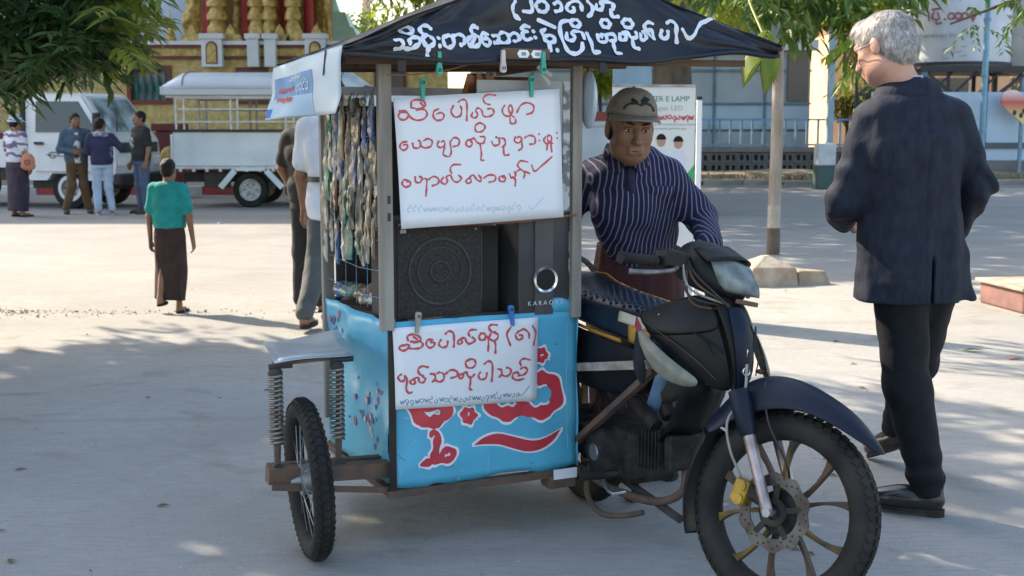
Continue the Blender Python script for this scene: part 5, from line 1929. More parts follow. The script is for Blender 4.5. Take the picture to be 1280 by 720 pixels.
def cp(ox, oy, sc):
    def f(a, b):
        x, z = onplane((ox + a / sc, oy + b / sc))
        return canopy_place(x, z)
    return f


lt = strokes_mesh(C1, 0.0135, cp(480, 0, 4.923), 0.004)
l2 = strokes_mesh(C2, 0.0135, cp(640, 0, 4.923), 0.004)
lt.add(l2.v, l2.f)
lt.build('lettering', mat('white_tape', (0.74, 0.76, 0.80), (0.60, 0.63, 0.70), 20, 0.45), canopy, fix=False)

# --- wire rack on the outer side with blue ties
wr = MB()
for z in (0.83, 0.92, 1.02, 1.13, 1.24, 1.36, 1.44):
    wr.tube([(-0.004, 0.0, z), (-0.008, 0.3, z - 0.012), (-0.004, 0.69, z)], 0.0015, 5)
for y in (0.1, 0.22, 0.34, 0.46, 0.58):
    wr.tube([(-0.004, y, 0.78), (-0.004, y, 1.50)], 0.0015, 5)
wr.build('wire_rack', mat('blue_wire', (0.06, 0.16, 0.36), (0.12, 0.2, 0.3), 10, 0.5), cart)
MB().tube([(0.02, -0.026, 1.075), (0.2, -0.03, 1.068), (0.45, -0.03, 1.072), (0.66, -0.026, 1.088)], 0.004, 6).build('rope', mat('red_twine', (0.30, 0.10, 0.06), (0.16, 0.07, 0.05), 60, 0.9), cart)
wv = [(0.30, -0.145, 1.60), (0.22, -0.11, 1.575), (0.14, -0.08, 1.555), (0.05, -0.04, 1.545), (-0.02, -0.02, 1.545)]
MB().tube([q for q in catmull(wv, 6)], 0.0025, 5).build('loose_wire', mat('brown_wire', (0.30, 0.15, 0.06)), cart)

# ================================================================== things on and in the stall
def on_cart(name, label, cat, loc=(0, 0, 0), rz=0.0, group=None):
    o = thing(name, label, cat, (0, 0, 0), 0, group)
    o.matrix_world = CM @ Matrix.Translation(loc) @ Matrix.Rotation(rz, 4, 'Z')
    return o


paper = mat('paper_white', (0.80, 0.80, 0.82), (0.73, 0.74, 0.77), 2.5, 0.55, bump=0.1, bscale=4)
marker_red = mat('marker_red', (0.62, 0.07, 0.075), (0.52, 0.10, 0.11), 60, 0.6)
marker_blue = mat('marker_blue', (0.08, 0.17, 0.28), (0.16, 0.28, 0.38), 60, 0.6)
marker_faint = mat('marker_faint', (0.40, 0.52, 0.62), (0.55, 0.62, 0.70), 60, 0.6)


def sign(name, label, corners_local, tex_corners, sets, y, thick, bow):
    """A board whose corners (TL, TR, BR, BL) are (x, z) on the stall's front."""
    o = on_cart(name, label, 'sign', (0, y, 0))
    TLc, TRc, BRc, BLc = [Vector((q[0], q[1])) for q in corners_local]

    def S(u, v):
        p = TLc.lerp(TRc, u).lerp(BLc.lerp(BRc, u), v)
        return Vector((p.x, -bow * math.sin(u * math.pi) * (0.4 + 0.6 * v) - bow * 0.6 * math.sin(v * math.pi * 0.9) - 0.002 * math.sin(u * 9 + v * 4), p.y))
    b = MB().grid([[S(i / 16, j / 12) for i in range(17)] for j in range(13)]).build('board', paper, o, smooth=True, solid=thick)
    Hs = homography(tex_corners, [(0, 0), (1, 0), (1, 1), (0, 1)])

    def place(a, c):
        u, v = hmap(Hs, (a, c))
        u, v = min(0.995, max(0.005, u)), min(0.995, max(0.005, v))
        return S(u, v), Vector((0, -1, 0))
    for st, w, m, nm in sets:
        strokes_mesh(st, w, place, thick / 2 + 0.0008).build(nm, m, b, fix=False)['kind'] = 'stuff'
    return o


sign('handwritten_board', 'white board with three lines of red handwriting pegged under the roof',
     [(0.005, 1.474), (0.586, 1.509), (0.604, 1.083), (0.027, 1.062)], [(22, 65), (828, 42), (848, 645), (62, 703)],
     [(UPPER, 0.0062, marker_red, 'red_writing'),
      (scribble(85, 640, 612, 600, 22, 26, 8) + [[(678, 590), (690, 608), (720, 585), (752, 552)]], 0.0026, marker_faint, 'faint_writing')], -0.034, 0.004, 0.006)
sign('handwritten_notice', 'white paper notice with red handwriting pegged on the blue front panel',
     [(-0.001, 0.743), (0.520, 0.745), (0.515, 0.458), (0.007, 0.474)], [(25, 110), (1040, 40), (1022, 615), (45, 672)],
     [(LOWER, 0.0076, marker_red, 'red_writing'),
      (scribble(70, 900, 622, 578, 26, 34, 12) + [[(880, 572), (915, 578), (970, 515)]], 0.0026, marker_blue, 'blue_writing')], -0.016, 0.0015, 0.003)
# second sheet behind the upper board
bk = on_cart('backing_board', 'grey edged board showing behind the upper handwritten board', 'board', (0, -0.012, 0))
MB().bbox((0.30, 0, 1.10), (0.638, 0.006, 1.535)).build('board', mat('grey_board', (0.40, 0.41, 0.40), (0.3, 0.3, 0.3), 6), bk)
MB().bbox((0.612, -0.004, 1.10), (0.638, -0.0005, 1.535)).build('edge', mat('board_edge', (0.14, 0.14, 0.14), (0.45, 0.46, 0.46), 25, fac=(0.45, 0.55)), bk)


# speakers
sp1 = on_cart('loudspeaker', 'wide black loudspeaker with round woven grille on the stall shelf', 'loudspeaker', (0.025, 0.03, 0.7485))
blk_box = mat('speaker_black', (0.022, 0.020, 0.019), (0.04, 0.036, 0.033), 8, 0.7)
MB().bbox((0, 0.01, 0), (0.315, 0.24, 0.335)).build('cabinet', blk_box, sp1, bevel=0.006)
MB().bbox((0.012, 0.0, 0.012), (0.303, 0.009, 0.323)).build('grille', mat('grille_cloth', (0.028, 0.026, 0.025), (0.055, 0.05, 0.046), 90, 0.95, bump=0.6, bscale=400), sp1, bevel=0.004)
dv = MB()
for r0, r1, yy in ((0.112, 0.104, -0.004), (0.080, 0.076, -0.003), (0.036, 0.030, -0.004)):
    dv.lathe([(r1, 0.0), (r1, yy), (r0, yy), (r0, 0.0)], 36, (0.158, -0.0005, 0.165), 'Y')
dv.build('driver_ring', mat('ring_grey', (0.05, 0.047, 0.045), (0.03, 0.03, 0.03), 20, 0.7), sp1)
MB().box((0.03, -0.002, 0.30), (0.02, 0.003, 0.012)).box((0.285, -0.002, 0.30), (0.006, 0.003, 0.006)).build('badge', steel, sp1)
sp2 = on_cart('loudspeaker', 'narrow dark grey karaoke loudspeaker with silver ringed port', 'loudspeaker', (0.455, -0.008, 0.7485))
MB().bbox((0, 0.008, 0), (0.192, 0.2, 0.345)).build('cabinet', mat('speaker_grey', (0.035, 0.034, 0.035), (0.05, 0.048, 0.05), 8, 0.5), sp2, bevel=0.005)
MB().bbox((0.058, 0.0, 0.004), (0.126, 0.0075, 0.341)).build('centre_strip', mat('strip_grey', (0.085, 0.08, 0.08), (0.06, 0.06, 0.06), 8, 0.45), sp2)
MB().lathe([(0.036, -0.004), (0.036, -0.008), (0.044, -0.010), (0.046, -0.004)], 32, (0.096, 0.003, 0.122), 'Y', closed=True).build('port_ring', mat('chrome', (0.8, 0.8, 0.82), rough=0.15, metal=0.9), sp2, smooth=40)
MB().lathe([(0.0, -0.0015), (0.036, -0.0015), (0.036, 0.0)], 28, (0.096, 0.0, 0.122), 'Y').build('port', mat('port_black', (0.004, 0.004, 0.004)), sp2)


def text_obj(txt, size, material, parent, M, extrude=0.0006):
    cu = bpy.data.curves.new('lettering', 'FONT')
    cu.body = txt
    cu.size = size
    cu.extrude = extrude
    cu.align_x = 'CENTER'
    ob = bpy.data.objects.new('lettering', cu)
    COL.objects.link(ob)
    dg = bpy.context.evaluated_depsgraph_get()
    me = bpy.data.meshes.new_from_object(ob.evaluated_get(dg))
    bpy.data.objects.remove(ob)
    me.materials.clear()
    me.materials.append(material)
    o = bpy.data.objects.new('lettering', me)
    link(o, parent)
    o.matrix_local = M
    return o


UPR = Matrix.Rotation(R(90), 4, 'X')
text_obj('K A R A O K E', 0.0215, mat('label_silver', (0.62, 0.62, 0.62)), sp2, Matrix.Translation((0.096, -0.0025, 0.036)) @ UPR)
# clutter on the shelf
ct = on_cart('cable_tangle', 'tangle of dark cables and scraps along the shelf edge', 'cables', (0, 0, 0.7485))
r_ = random.Random(8)
for i in range(9):
    pts = [(r_.uniform(0.05, 0.62), r_.uniform(0.0, 0.03), 0.006 + r_.uniform(0, 0.012)) for _ in range(4)]
    pts.sort()
    MB().tube(list(catmull(pts, 6)), r_.uniform(0.0025, 0.005), 6).build('cable', [dark_cloth, brown_wood, chassis][i % 3], ct)
bx_ = on_cart('carton', 'small dark carton between the two loudspeakers', 'carton', (0.36, 0.12, 0.7485))
MB().bbox((0, 0, 0), (0.075, 0.15, 0.30)).build('box', mat('dark_card', (0.03, 0.025, 0.022), (0.05, 0.04, 0.035), 5, 0.8), bx_, bevel=0.003)
MB().bbox((0.004, -0.002, 0.05), (0.012, -0.0005, 0.28)).build('edge_strip', rail_white, bx_)
bx2 = on_cart('blue_bundle', 'light blue plastic bundle on the stall corner beside the narrow loudspeaker', 'bundle', (0.60, 0.02, 0.7485))
sdf_obj('bundle', [Ell((0.0, 0.0, 0.03), (0.07, 0.03, 0.035), k=0.02), Ell((0.05, 0.01, 0.02), (0.04, 0.03, 0.025), k=0.02)], 0.006, vinyl_blue, bx2)


# clothes pegs
def peg(label, colour, loc, upside=False, tilt=0.0):
    o = on_cart('clothes_peg', label, 'clothes peg', loc)
    o.matrix_world = o.matrix_world @ Matrix.Rotation(tilt, 4, 'Y') @ (Matrix.Rotation(math.pi, 4, 'Y') if upside else Matrix.Identity(4))
    m = mat('peg_' + colour[0], colour[1], tuple(q * 0.8 for q in colour[1]), 30, 0.4)
    for s in (-1, 1):
        pr = [(-0.0055, 0.034), (0.0055, 0.034), (0.007, 0.0), (0.010, -0.022), (0.0095, -0.032), (0.004, -0.036), (-0.004, -0.036), (-0.0095, -0.032), (-0.010, -0.022), (-0.007, 0.0)]
        MB().prism(pr, 'Y', s * 0.004 - 0.002, s * 0.004 + 0.002).build('jaw', m, o, bevel=0.001)
    MB().lathe([(0.0035, -0.0085), (0.0055, -0.0085), (0.0055, -0.0065), (0.0035, -0.0065)], 12, (0, 0, -0.022), 'Y', closed=True).build('spring', dark_cloth, o)


GRN, WHT, GRY, BLU = ('green', (0.03, 0.36, 0.26)), ('white', (0.62, 0.52, 0.50)), ('grey', (0.36, 0.34, 0.32)), ('blue', (0.05, 0.20, 0.55))
peg('green clothes peg hanging alone on the roof hem left of the small brown slat', GRN, (0.112, -0.155, 1.578))
peg('white clothes peg on the left end of the small brown slat', WHT, (0.325, -0.160, 1.588))
peg('green clothes peg on the right end of the small brown slat', GRN, (0.465, -0.160, 1.586))
peg('green clothes peg on the top edge of the upper board, its left one', GRN, (0.100, -0.042, 1.500), True)
peg('green clothes peg on the top edge of the upper board, its right one', GRN, (0.481, -0.042, 1.515), True)
peg('grey clothes peg holding the left of the lower notice', GRY, (0.083, -0.024, 0.755), True, 0.1)
peg('blue clothes peg holding the right of the lower notice', BLU, (0.418, -0.024, 0.757), True, -0.12)
sl = on_cart('slat', 'small brown slat with two white number stickers under the roof hem', 'slat', (0.41, -0.150, 1.612))
MB().box((0, 0, 0), (0.165, 0.008, 0.034)).build('slat', brown_wood, sl, bevel=0.002)
for i, x in enumerate((-0.012, 0.036)):
    pr = [(x - 0.022, 0), (x - 0.014, 0.012), (x + 0.014, 0.012), (x + 0.022, 0), (x + 0.014, -0.012), (x - 0.014, -0.012)]
    k = MB().prism(pr, 'Y', -0.0058, -0.0042).build('sticker', paint_white, sl)
    text_obj('88' if i == 0 else '08', 0.016, chassis, k, Matrix.Translation((x, -0.0065, -0.0055)) @ UPR, 0.0003)
# mirror seen edge-on beside the right post
mi = on_cart('hanging_mirror', 'narrow white framed mirror hanging by the right post', 'mirror', (0.700, -0.03, 1.475))
MB().ball((0, 0, 0), (0.013, 0.06, 0.098), 14, 12).build('frame', mat('mirror_frame', (0.55, 0.60, 0.66), (0.42, 0.47, 0.53), 6, 0.25, 0.3), mi, smooth=True)
MB().tube([(0, 0, 0.09), (-0.01, 0.0, 0.12)], 0.002, 5).build('string', dark_cloth, mi)
# orange bundle and whitish strips hanging under the roof
ob = on_cart('orange_bundle', 'small bundle of orange packets hanging under the roof behind the pegs', 'packets', (0.345, 0.06, 1.52))
for i in range(6):
    MB().box((-0.05 + i * 0.02, 0.01 * (i % 2), 0), (0.017, 0.006, 0.075), (0, 0.12 * (i - 2.5) * -1, 0)).build('packet', mat('orange_packet', (0.42, 0.14, 0.05), (0.26, 0.09, 0.04), 30, 0.35), ob)
MB().bar((-0.04, 0.005, 0.035), (0.04, 0.005, 0.035), 0.006).build('tie', dark_cloth, ob)
for k, (x, y, z, a) in enumerate(((0.50, -0.06, 1.565, 0.5), (0.505, -0.05, 1.545, 0.9))):
    o = on_cart('plastic_strip', ['upper', 'lower'][k] + ' whitish plastic strip dangling behind the right green peg', 'strip', (x, y, z))
    MB().box((0.02, 0, 0), (0.06, 0.004, 0.014), (0, a, 0)).build('strip', mat('strip_plastic', (0.45, 0.42, 0.38), (0.3, 0.25, 0.22), 20, 0.4), o)
# things stored under the roof at the back right: brown crate
# hanging packets on the rack
pk_cols = [('film_clear', (0.34, 0.29, 0.22), (0.07, 0.05, 0.035)), ('film_white', (0.60, 0.58, 0.50), (0.24, 0.17, 0.10)), ('film_blue', (0.05, 0.14, 0.40), (0.22, 0.20, 0.18)), ('film_brown', (0.16, 0.09, 0.045), (0.34, 0.27, 0.18)), ('film_green', (0.03, 0.24, 0.18), (0.22, 0.22, 0.16))]
names = ['clear', 'white', 'blue', 'brown', 'green']
r_ = random.Random(17)
spots = []
for row, (z0, h, n) in enumerate(((1.475, 0.17, 11), (1.345, 0.18, 12), (1.205, 0.17, 11), (1.075, 0.15, 9))):
    for k in range(n):
        spots.append((row, k, 0.655 - (k + r_.uniform(0.1, 0.9)) * 0.60 / n, z0 + r_.uniform(-.03, .02), h * r_.uniform(0.75, 1.2)))
for row, k, y, z0, hh in spots:
    c = r_.choice([[0, 3, 0, 2, 3, 3, 4], [0, 1, 0, 3, 2, 2, 4], [1, 0, 3, 4, 0, 2], [1, 1, 4, 1, 2, 3]][row])
    nm, c1, c2 = pk_cols[c]
    o = on_cart('hanging_packet', names[c] + ' slim plastic packet hung in the ' + ['top', 'second', 'third', 'bottom'][row] + ' row on the stall side', 'packet', (-0.014 - 0.012 * r_.random(), y, z0), r_.uniform(-.5, .5), 'packets hung on the stall side')
    rows = []
    w = r_.uniform(0.015, 0.036)
    tl_ = r_.uniform(-.35, .35)
    sd = r_.uniform(0, 30)
    for j in range(13):
        v = j / 12
        fat = 0.008 * math.sin(math.pi * min(1, v * 1.02)) ** 0.5 + 0.001
        cy = tl_ * hh * v * 0.25 + 0.010 * vnoise(np.array([sd, v * 4, 1.0]))
        wv_ = w * (0.55 + 0.45 * min(1, v * 4)) * (1 + 0.5 * vnoise(np.array([sd, v * 5, 3.0])))
        nn = [0.012 * vnoise(np.array([sd + q * 2.3, v * 9, 5.0])) for q in range(6)]
        rows.append([(-fat + nn[0], cy - wv_ * 0.22, -hh * v), (-fat * 0.6 + nn[1], cy - wv_ * 0.5, -hh * v), (0.004, cy - wv_ * 0.45, -hh * v), (0.004, cy + wv_ * 0.45, -hh * v), (-fat * 0.6 + nn[4], cy + wv_ * 0.5, -hh * v), (-fat + nn[5], cy + wv_ * 0.2, -hh * v)])
    MB().loft(rows).build('sleeve', mat(nm, c1, c2, 30, 0.10, spec=1.0, stretch=(1, 1, 0.3), bump=0.6, bscale=70, fac=(0.42, 0.58)), o, smooth=35)
    MB().tube([(0.0, 0, -0.002), (0.008, 0, 0.014)], 0.0022, 5).build('tie', MATS['blue_wire'], o)
# crumpled goods in the tray behind the packets
gd = on_cart('bag_heap', 'heap of crumpled bags and ties at the foot of the packet rack', 'bags', (0.06, 0.40, 0.77))
for i, (dx, dy, s, mm) in enumerate(((0, 0, 0.05, 'film_brown'), (-0.02, 0.12, 0.045, 'film_green'), (0.0, -0.12, 0.04, 'film_white'), (-0.03, 0.2, 0.04, 'film_blue'), (-0.02, -0.03, 0.03, 'film_clear'))):
    sdf_obj('bag', [Ell((dx, dy, s * 0.6), (s, s * 1.4, s * 0.7), k=0.01)], 0.006, MATS[mm], gd, deform=lambda P: 0.02 * vnoise(P * 40))
# blue printed banner along the roof's left edge
bn = on_cart('printed_banner', 'pale blue printed banner hanging along the outer edge of the roof', 'banner')
tl, tr_, br, bl = Vector((-0.21, 0.60, 1.588)), Vector((-0.208, -0.185, 1.622)), Vector((-0.175, -0.04, 1.425)), Vector((-0.215, 0.72, 1.408))


def BS(u, v):
    q = tl.lerp(tr_, u).lerp(bl.lerp(br, u), v)
    q.x += 0.012 * math.sin(u * 7 + v * 3) * v + 0.01 * vnoise(np.array([u * 6, v * 4, 2.2]))
    return q


def region(u0, u1, v0, v1, nm, m, off, par, n=10, k=8):
    return MB().grid([[BS(u0 + (u1 - u0) * i / n, v0 + (v1 - v0) * j / k) + Vector((-off, 0, 0)) for i in range(n + 1)] for j in range(k + 1)]).build(nm, m, par, smooth=True, solid=0.0012 if off == 0 else 0.0)


sh = region(0, 1, 0, 1, 'sheet', mat('banner_white', (0.62, 0.70, 0.76), (0.54, 0.66, 0.76), 3, 0.4), 0, bn, 24, 12)
region(0.06, 0.66, 0.24, 0.62, 'blue_field', mat('banner_blue', (0.10, 0.28, 0.56), (0.26, 0.46, 0.66), 5, 0.4), 0.0016, sh)
region(0.0, 0.66, 0.62, 0.97, 'sky_field', mat('banner_sky', (0.36, 0.55, 0.74), (0.50, 0.64, 0.76), 5, 0.4), 0.0016, sh)
region(0.0, 0.10, 0.80, 0.97, 'corner_mark', mat('banner_deep', (0.02, 0.16, 0.55)), 0.0026, sh)
bpl = lambda u, v: (BS(u, v) + Vector((-0.0026, 0, 0)), Vector((-1, 0, 0)))
strokes_mesh(scribble(0.14, 0.42, 0.50, 0.50, 9, 0.07, 3) + scribble(0.14, 0.42, 0.66, 0.66, 9, 0.07, 4), 0.005, bpl).build('red_print', marker_red, sh, fix=False)
strokes_mesh(scribble(0.45, 0.62, 0.48, 0.45, 4, 0.16, 5) + scribble(0.3, 0.5, 0.32, 0.3, 4, 0.08, 6), 0.004, bpl).build('pale_print', paint_white, sh, fix=False)
MB().add([BS(0.80, 0.0) + Vector((-.004, 0, 0)), BS(0.82, 0.0) + Vector((-.004, 0, 0)), BS(0.815, 0.36) + Vector((-.004, 0, 0)), BS(0.795, 0.40) + Vector((-.004, 0, 0))], [(0, 1, 2, 3)]).build('tear', dark_cloth, sh)

# ================================================================== motorcycle
A_B = R(24)
bike = thing('motorcycle', 'dark blue step-through motorcycle with front wheel turned towards the man in the suit', 'motorcycle', (0.276, 4.525, 0), A_B)
navy = mat('navy_plastic', (0.005, 0.010, 0.026), (0.009, 0.013, 0.024), 5, 0.28, spec=0.22, rough2=0.5)
blackp = mat('scuffed_black', (0.0055, 0.006, 0.008), (0.013, 0.012, 0.012), 7, 0.30, spec=0.24, rough2=0.55, bump=0.05, bscale=200)
seat_m = mat('seat_vinyl', (0.006, 0.011, 0.022), (0.010, 0.016, 0.028), 30, 0.32, spec=0.3, bump=0.15, bscale=200)
engine_m = mat('engine_grime', (0.016, 0.015, 0.014), (0.045, 0.038, 0.032), 16, 0.6, 0.2, spec=0.3, bump=0.4)
alloy = mat('alloy_dark', (0.030, 0.026, 0.024), (0.085, 0.050, 0.030), 9, 0.55, 0.2, spec=0.3)
alloy_edge = mat('alloy_yellow', (0.20, 0.12, 0.02), (0.035, 0.028, 0.022), 14, 0.5, 0.2, spec=0.3)
fork_m = mat('fork_silver', (0.46, 0.38, 0.37), (0.26, 0.20, 0.19), 16, 0.35, 0.6)
disc_m = mat('disc_steel', (0.13, 0.115, 0.10), (0.06, 0.045, 0.038), 14, 0.5, 0.5)
gold_m = mat('caliper_gold', (0.42, 0.26, 0.04), (0.24, 0.15, 0.03), 20, 0.45, 0.5)
lens_m = mat('lens_clear', (0.21, 0.21, 0.17), (0.11, 0.11, 0.095), 16, 0.22, spec=0.3)
chrome = mat('chrome', (0.8, 0.8, 0.82), rough=0.15, metal=0.9)
RAKE = R(26)
AX = Vector((0, math.sin(RAKE), math.cos(RAKE)))
PV = Vector((0, -1.255, 0))                       # where the steering axis meets the ground
STEER = Matrix.Translation(PV) @ Matrix.Rotation(R(28), 4, AX) @ Matrix.Translation(-PV)
AXLE = Vector((0, -1.185, 0.287))


def alloy_wheel(parent, name, M, R_=0.287, disc_side=-1, disc=True):
    w = moto_tyre(parent, name, R_, 0.042, M)
    rr_ = R_ - 0.046
    MB().lathe([(rr_ + 0.012, -0.032), (rr_ + 0.010, -0.036), (rr_ - 0.012, -0.030), (rr_ - 0.022, -0.014), (rr_ - 0.022, 0.014), (rr_ - 0.012, 0.030), (rr_ + 0.010, 0.036), (rr_ + 0.012, 0.032)], 56, axis='X', closed=True).build('rim', alloy, w, smooth=40, M=M)
    MB().lathe([(0, -0.055), (0.022, -0.055), (0.026, -0.035), (0.062, -0.032), (0.066, 0.0), (0.062, 0.032), (0.026, 0.035), (0.022, 0.055), (0, 0.055)], 28, axis='X').build('hub', engine_m, w, smooth=40, M=M)
    for k in range(5):
        for s in (-1, 1):
            a0 = 2 * math.pi * k / 5 + s * 0.16
            a1 = 2 * math.pi * k / 5 + s * 0.34
            pts = []
            for i in range(7):
                t = i / 6
                a = a0 + (a1 - a0) * t ** 1.6
                r = 0.055 + (rr_ - 0.018 - 0.055) * t
                pts.append((r * math.cos(a), r * math.sin(a)))
            rows = []
            for i, (u, v) in enumerate(pts):
                j0, j1 = max(0, i - 1), min(6, i + 1)
                d = Vector((pts[j1][0] - pts[j0][0], pts[j1][1] - pts[j0][1])).normalized()
                n = Vector((-d.y, d.x))
                t = i / 6
                hw = 0.009 - 0.0045 * math.sin(t * math.pi) + 0.008 * t ** 5
                th = 0.013
                rows.append([(-th, u + n.x * hw, v + n.y * hw), (th, u + n.x * hw, v + n.y * hw), (th, u - n.x * hw, v - n.y * hw), (-th, u - n.x * hw, v - n.y * hw)])
            MB().loft(rows).build('spoke', alloy_edge if (k * 2 + (s > 0)) % 3 == 0 else alloy, w, M=M, bevel=0.002)
    if disc:
        x = disc_side * 0.060
        n = 90
        ro = [0.110 + 0.0045 * math.sin(10 * 2 * math.pi * i / n) for i in range(n)]
        vs, fs = [], []
        for i in range(n):
            a = 2 * math.pi * i / n
            for xx in (x - 0.002, x + 0.002):
                vs += [(xx, ro[i] * math.cos(a), ro[i] * math.sin(a)), (xx, 0.075 * math.cos(a), 0.075 * math.sin(a))]
        for i in range(n):
            j = (i + 1) % n
            b, c = i * 4, j * 4
            fs += [(b, c, c + 1, b + 1), (b + 2, b + 3, c + 3, c + 2), (b, b + 2, c + 2, c), (b + 1, c + 1, c + 3, b + 3)]
        dd = MB().add(vs, fs).build('brake_disc', disc_m, w, M=M)
        hl = MB()
        for i in range(40):
            a = 2 * math.pi * i / 40
            r = (0.086, 0.094, 0.102)[i % 3]
            hl.tube([(x + disc_side * 0.0021, r * math.cos(a), r * math.sin(a)), (x + disc_side * 0.0026, r * math.cos(a), r * math.sin(a))], 0.0035, 6)
        hl.build('drill_holes', mat('port_black', (0.004, 0.004, 0.004)), dd, M=M)
        cr = MB()
        for i in range(5):
            a = 2 * math.pi * i / 5 + 0.3
            cr.bar((x, 0.03 * math.cos(a), 0.03 * math.sin(a)), (x, 0.082 * math.cos(a), 0.082 * math.sin(a)), 0.016, 0.006, up=(1, 0, 0))
        cr.lathe([(0.022, x - 0.006), (0.04, x - 0.006), (0.04, x + 0.006), (0.022, x + 0.006)], 24, axis='X', closed=True)
        cr.build('disc_carrier', engine_m, dd, M=M)
    return w


FW = STEER @ Matrix.Translation(AXLE)
alloy_wheel(bike, 'front_wheel', FW)
MB().tube([(-0.10, 0, 0), (0.10, 0, 0)], 0.009, 10).tube([(-0.108, 0, 0), (-0.095, 0, 0)], 0.014, 6).build('axle', steel, bike, M=FW)
# forks: lower sliders and dark stanchions up to the yoke
for s in (-1, 1):
    lo_ = AXLE + Vector((s * 0.088, 0.0, -0.012))
    mid = lo_ + AX * 0.30
    top = lo_ + AX * 0.34
    f_ = MB().tube([lo_, lo_ + AX * 0.02, lo_ + AX * 0.05, lo_ + AX * 0.15, mid], [0.013, 0.018, 0.016, 0.0175, 0.0185], 14).build('fork_leg', fork_m, bike, smooth=40, M=STEER)
    MB().tube([lo_ + AX * 0.235, lo_ + AX * 0.25, lo_ + AX * 0.32, lo_ + AX * 0.37], [0.022, 0.027, 0.032, 0.030], 14).build('fork_shroud', navy, f_, smooth=40, M=STEER)
    MB().tube([mid, mid + AX * 0.012], 0.022, 14).tube([mid, top], 0.0135, 12).build('stanchion', chassis, f_, smooth=40, M=STEER)
MB().tube([AXLE + AX * 0.33 + Vector((0, 0.06, 0)), AXLE + AX * 0.66 + Vector((0, 0.075, 0))], 0.018, 12).build('yoke', chassis, bike, M=STEER)
# caliper, hose, speedo cable
cal = MB().box(AXLE + Vector((-0.066, 0.105, 0.035)), (0.045, 0.05, 0.075), (0.2, 0, 0)).build('caliper', gold_m, bike, M=STEER, bevel=0.008)
MB().tube([AXLE + Vector((-0.094, 0.10, 0.055)), AXLE + Vector((-0.084, 0.10, 0.055))], 0.017, 14).tube([AXLE + Vector((-0.094, 0.105, 0.015)), AXLE + Vector((-0.084, 0.105, 0.015))], 0.017, 14).build('piston', gold_m, cal, M=STEER, smooth=40)
MB().bar(AXLE + Vector((-0.075, 0.02, 0.03)), AXLE + Vector((-0.075, 0.09, 0.05)), 0.012, 0.03).build('bracket', engine_m, cal, M=STEER)
hp = [AXLE + Vector((-0.085, 0.105, 0.075)), AXLE + Vector((-0.10, 0.15, 0.15)), AXLE + Vector((-0.105, 0.17, 0.23)), AXLE + Vector((-0.09, 0.14, 0.31)), AXLE + Vector((-0.085, 0.15, 0.40))]
MB().tube(list(catmull(hp, 6)), 0.0042, 6).build('brake_hose', mat('hose_grey', (0.22, 0.20, 0.19), (0.3, 0.28, 0.26), 20, 0.5), bike, M=STEER, smooth=True)
hp = [AXLE + Vector((0.05, 0.03, 0.02)), AXLE + Vector((-0.03, -0.01, 0.12)), AXLE + Vector((-0.07, 0.06, 0.25)), AXLE + Vector((-0.05, 0.10, 0.36))]
MB().tube(list(catmull(hp, 6)), 0.0035, 6).build('cable', black_plastic, bike, M=STEER, smooth=True)
# front mudguard with high crown and rear flap
secs = [(40, 0.346, 0.350, 0.006), (46, 0.328, 0.350, 0.030), (54, 0.318, 0.350, 0.050), (65, 0.308, 0.358, 0.064), (80, 0.302, 0.366, 0.068), (93, 0.296, 0.385, 0.071), (106, 0.290, 0.398, 0.072), (118, 0.288, 0.392, 0.070),
        (130, 0.290, 0.368, 0.066), (145, 0.298, 0.350, 0.066), (162, 0.300, 0.330, 0.060), (180, 0.300, 0.324, 0.056), (196, 0.304, 0.320, 0.050), (206, 0.310, 0.318, 0.046)]
rows = []
for th, ri, ro, hw in secs:
    a = R(th)
    d = Vector((0, -math.cos(a), math.sin(a)))
    row = []
    for u, rr_ in ((-1.0, ri), (-0.97, ri + (ro - ri) * 0.35), (-0.72, ri + (ro - ri) * 0.78), (-0.3, ri + (ro - ri) * 0.96), (0, ro), (0.3, ri + (ro - ri) * 0.96), (0.72, ri + (ro - ri) * 0.78), (0.97, ri + (ro - ri) * 0.35), (1.0, ri)):
        row.append(AXLE + d * rr_ + Vector((u * hw, 0, 0)))
    rows.append(row)
MB().grid(rows[:10]).build('front_mudguard', navy, bike, M=STEER, solid=0.004, sub=2, smooth=True)
MB().grid(rows[9:]).build('mud_flap', blackp, bike, M=STEER, solid=0.004, sub=1, smooth=True)

# handlebar cowl with headlamp (turns with the fork)
def oct_ring(y, hw, z0, z1, tip=0.0):
    zc = (z0 + z1) / 2
    h = (z1 - z0) / 2
    return [(hw * c_, y + tip * (1 - abs(c_)), zc + h * s_) for c_, s_ in ((1, -0.25), (0.93, 0.35), (0.62, 0.85), (0.0, 1.0), (-0.62, 0.85), (-0.93, 0.35), (-1, -0.25), (-0.75, -0.85), (0, -1.0), (0.75, -0.85))]


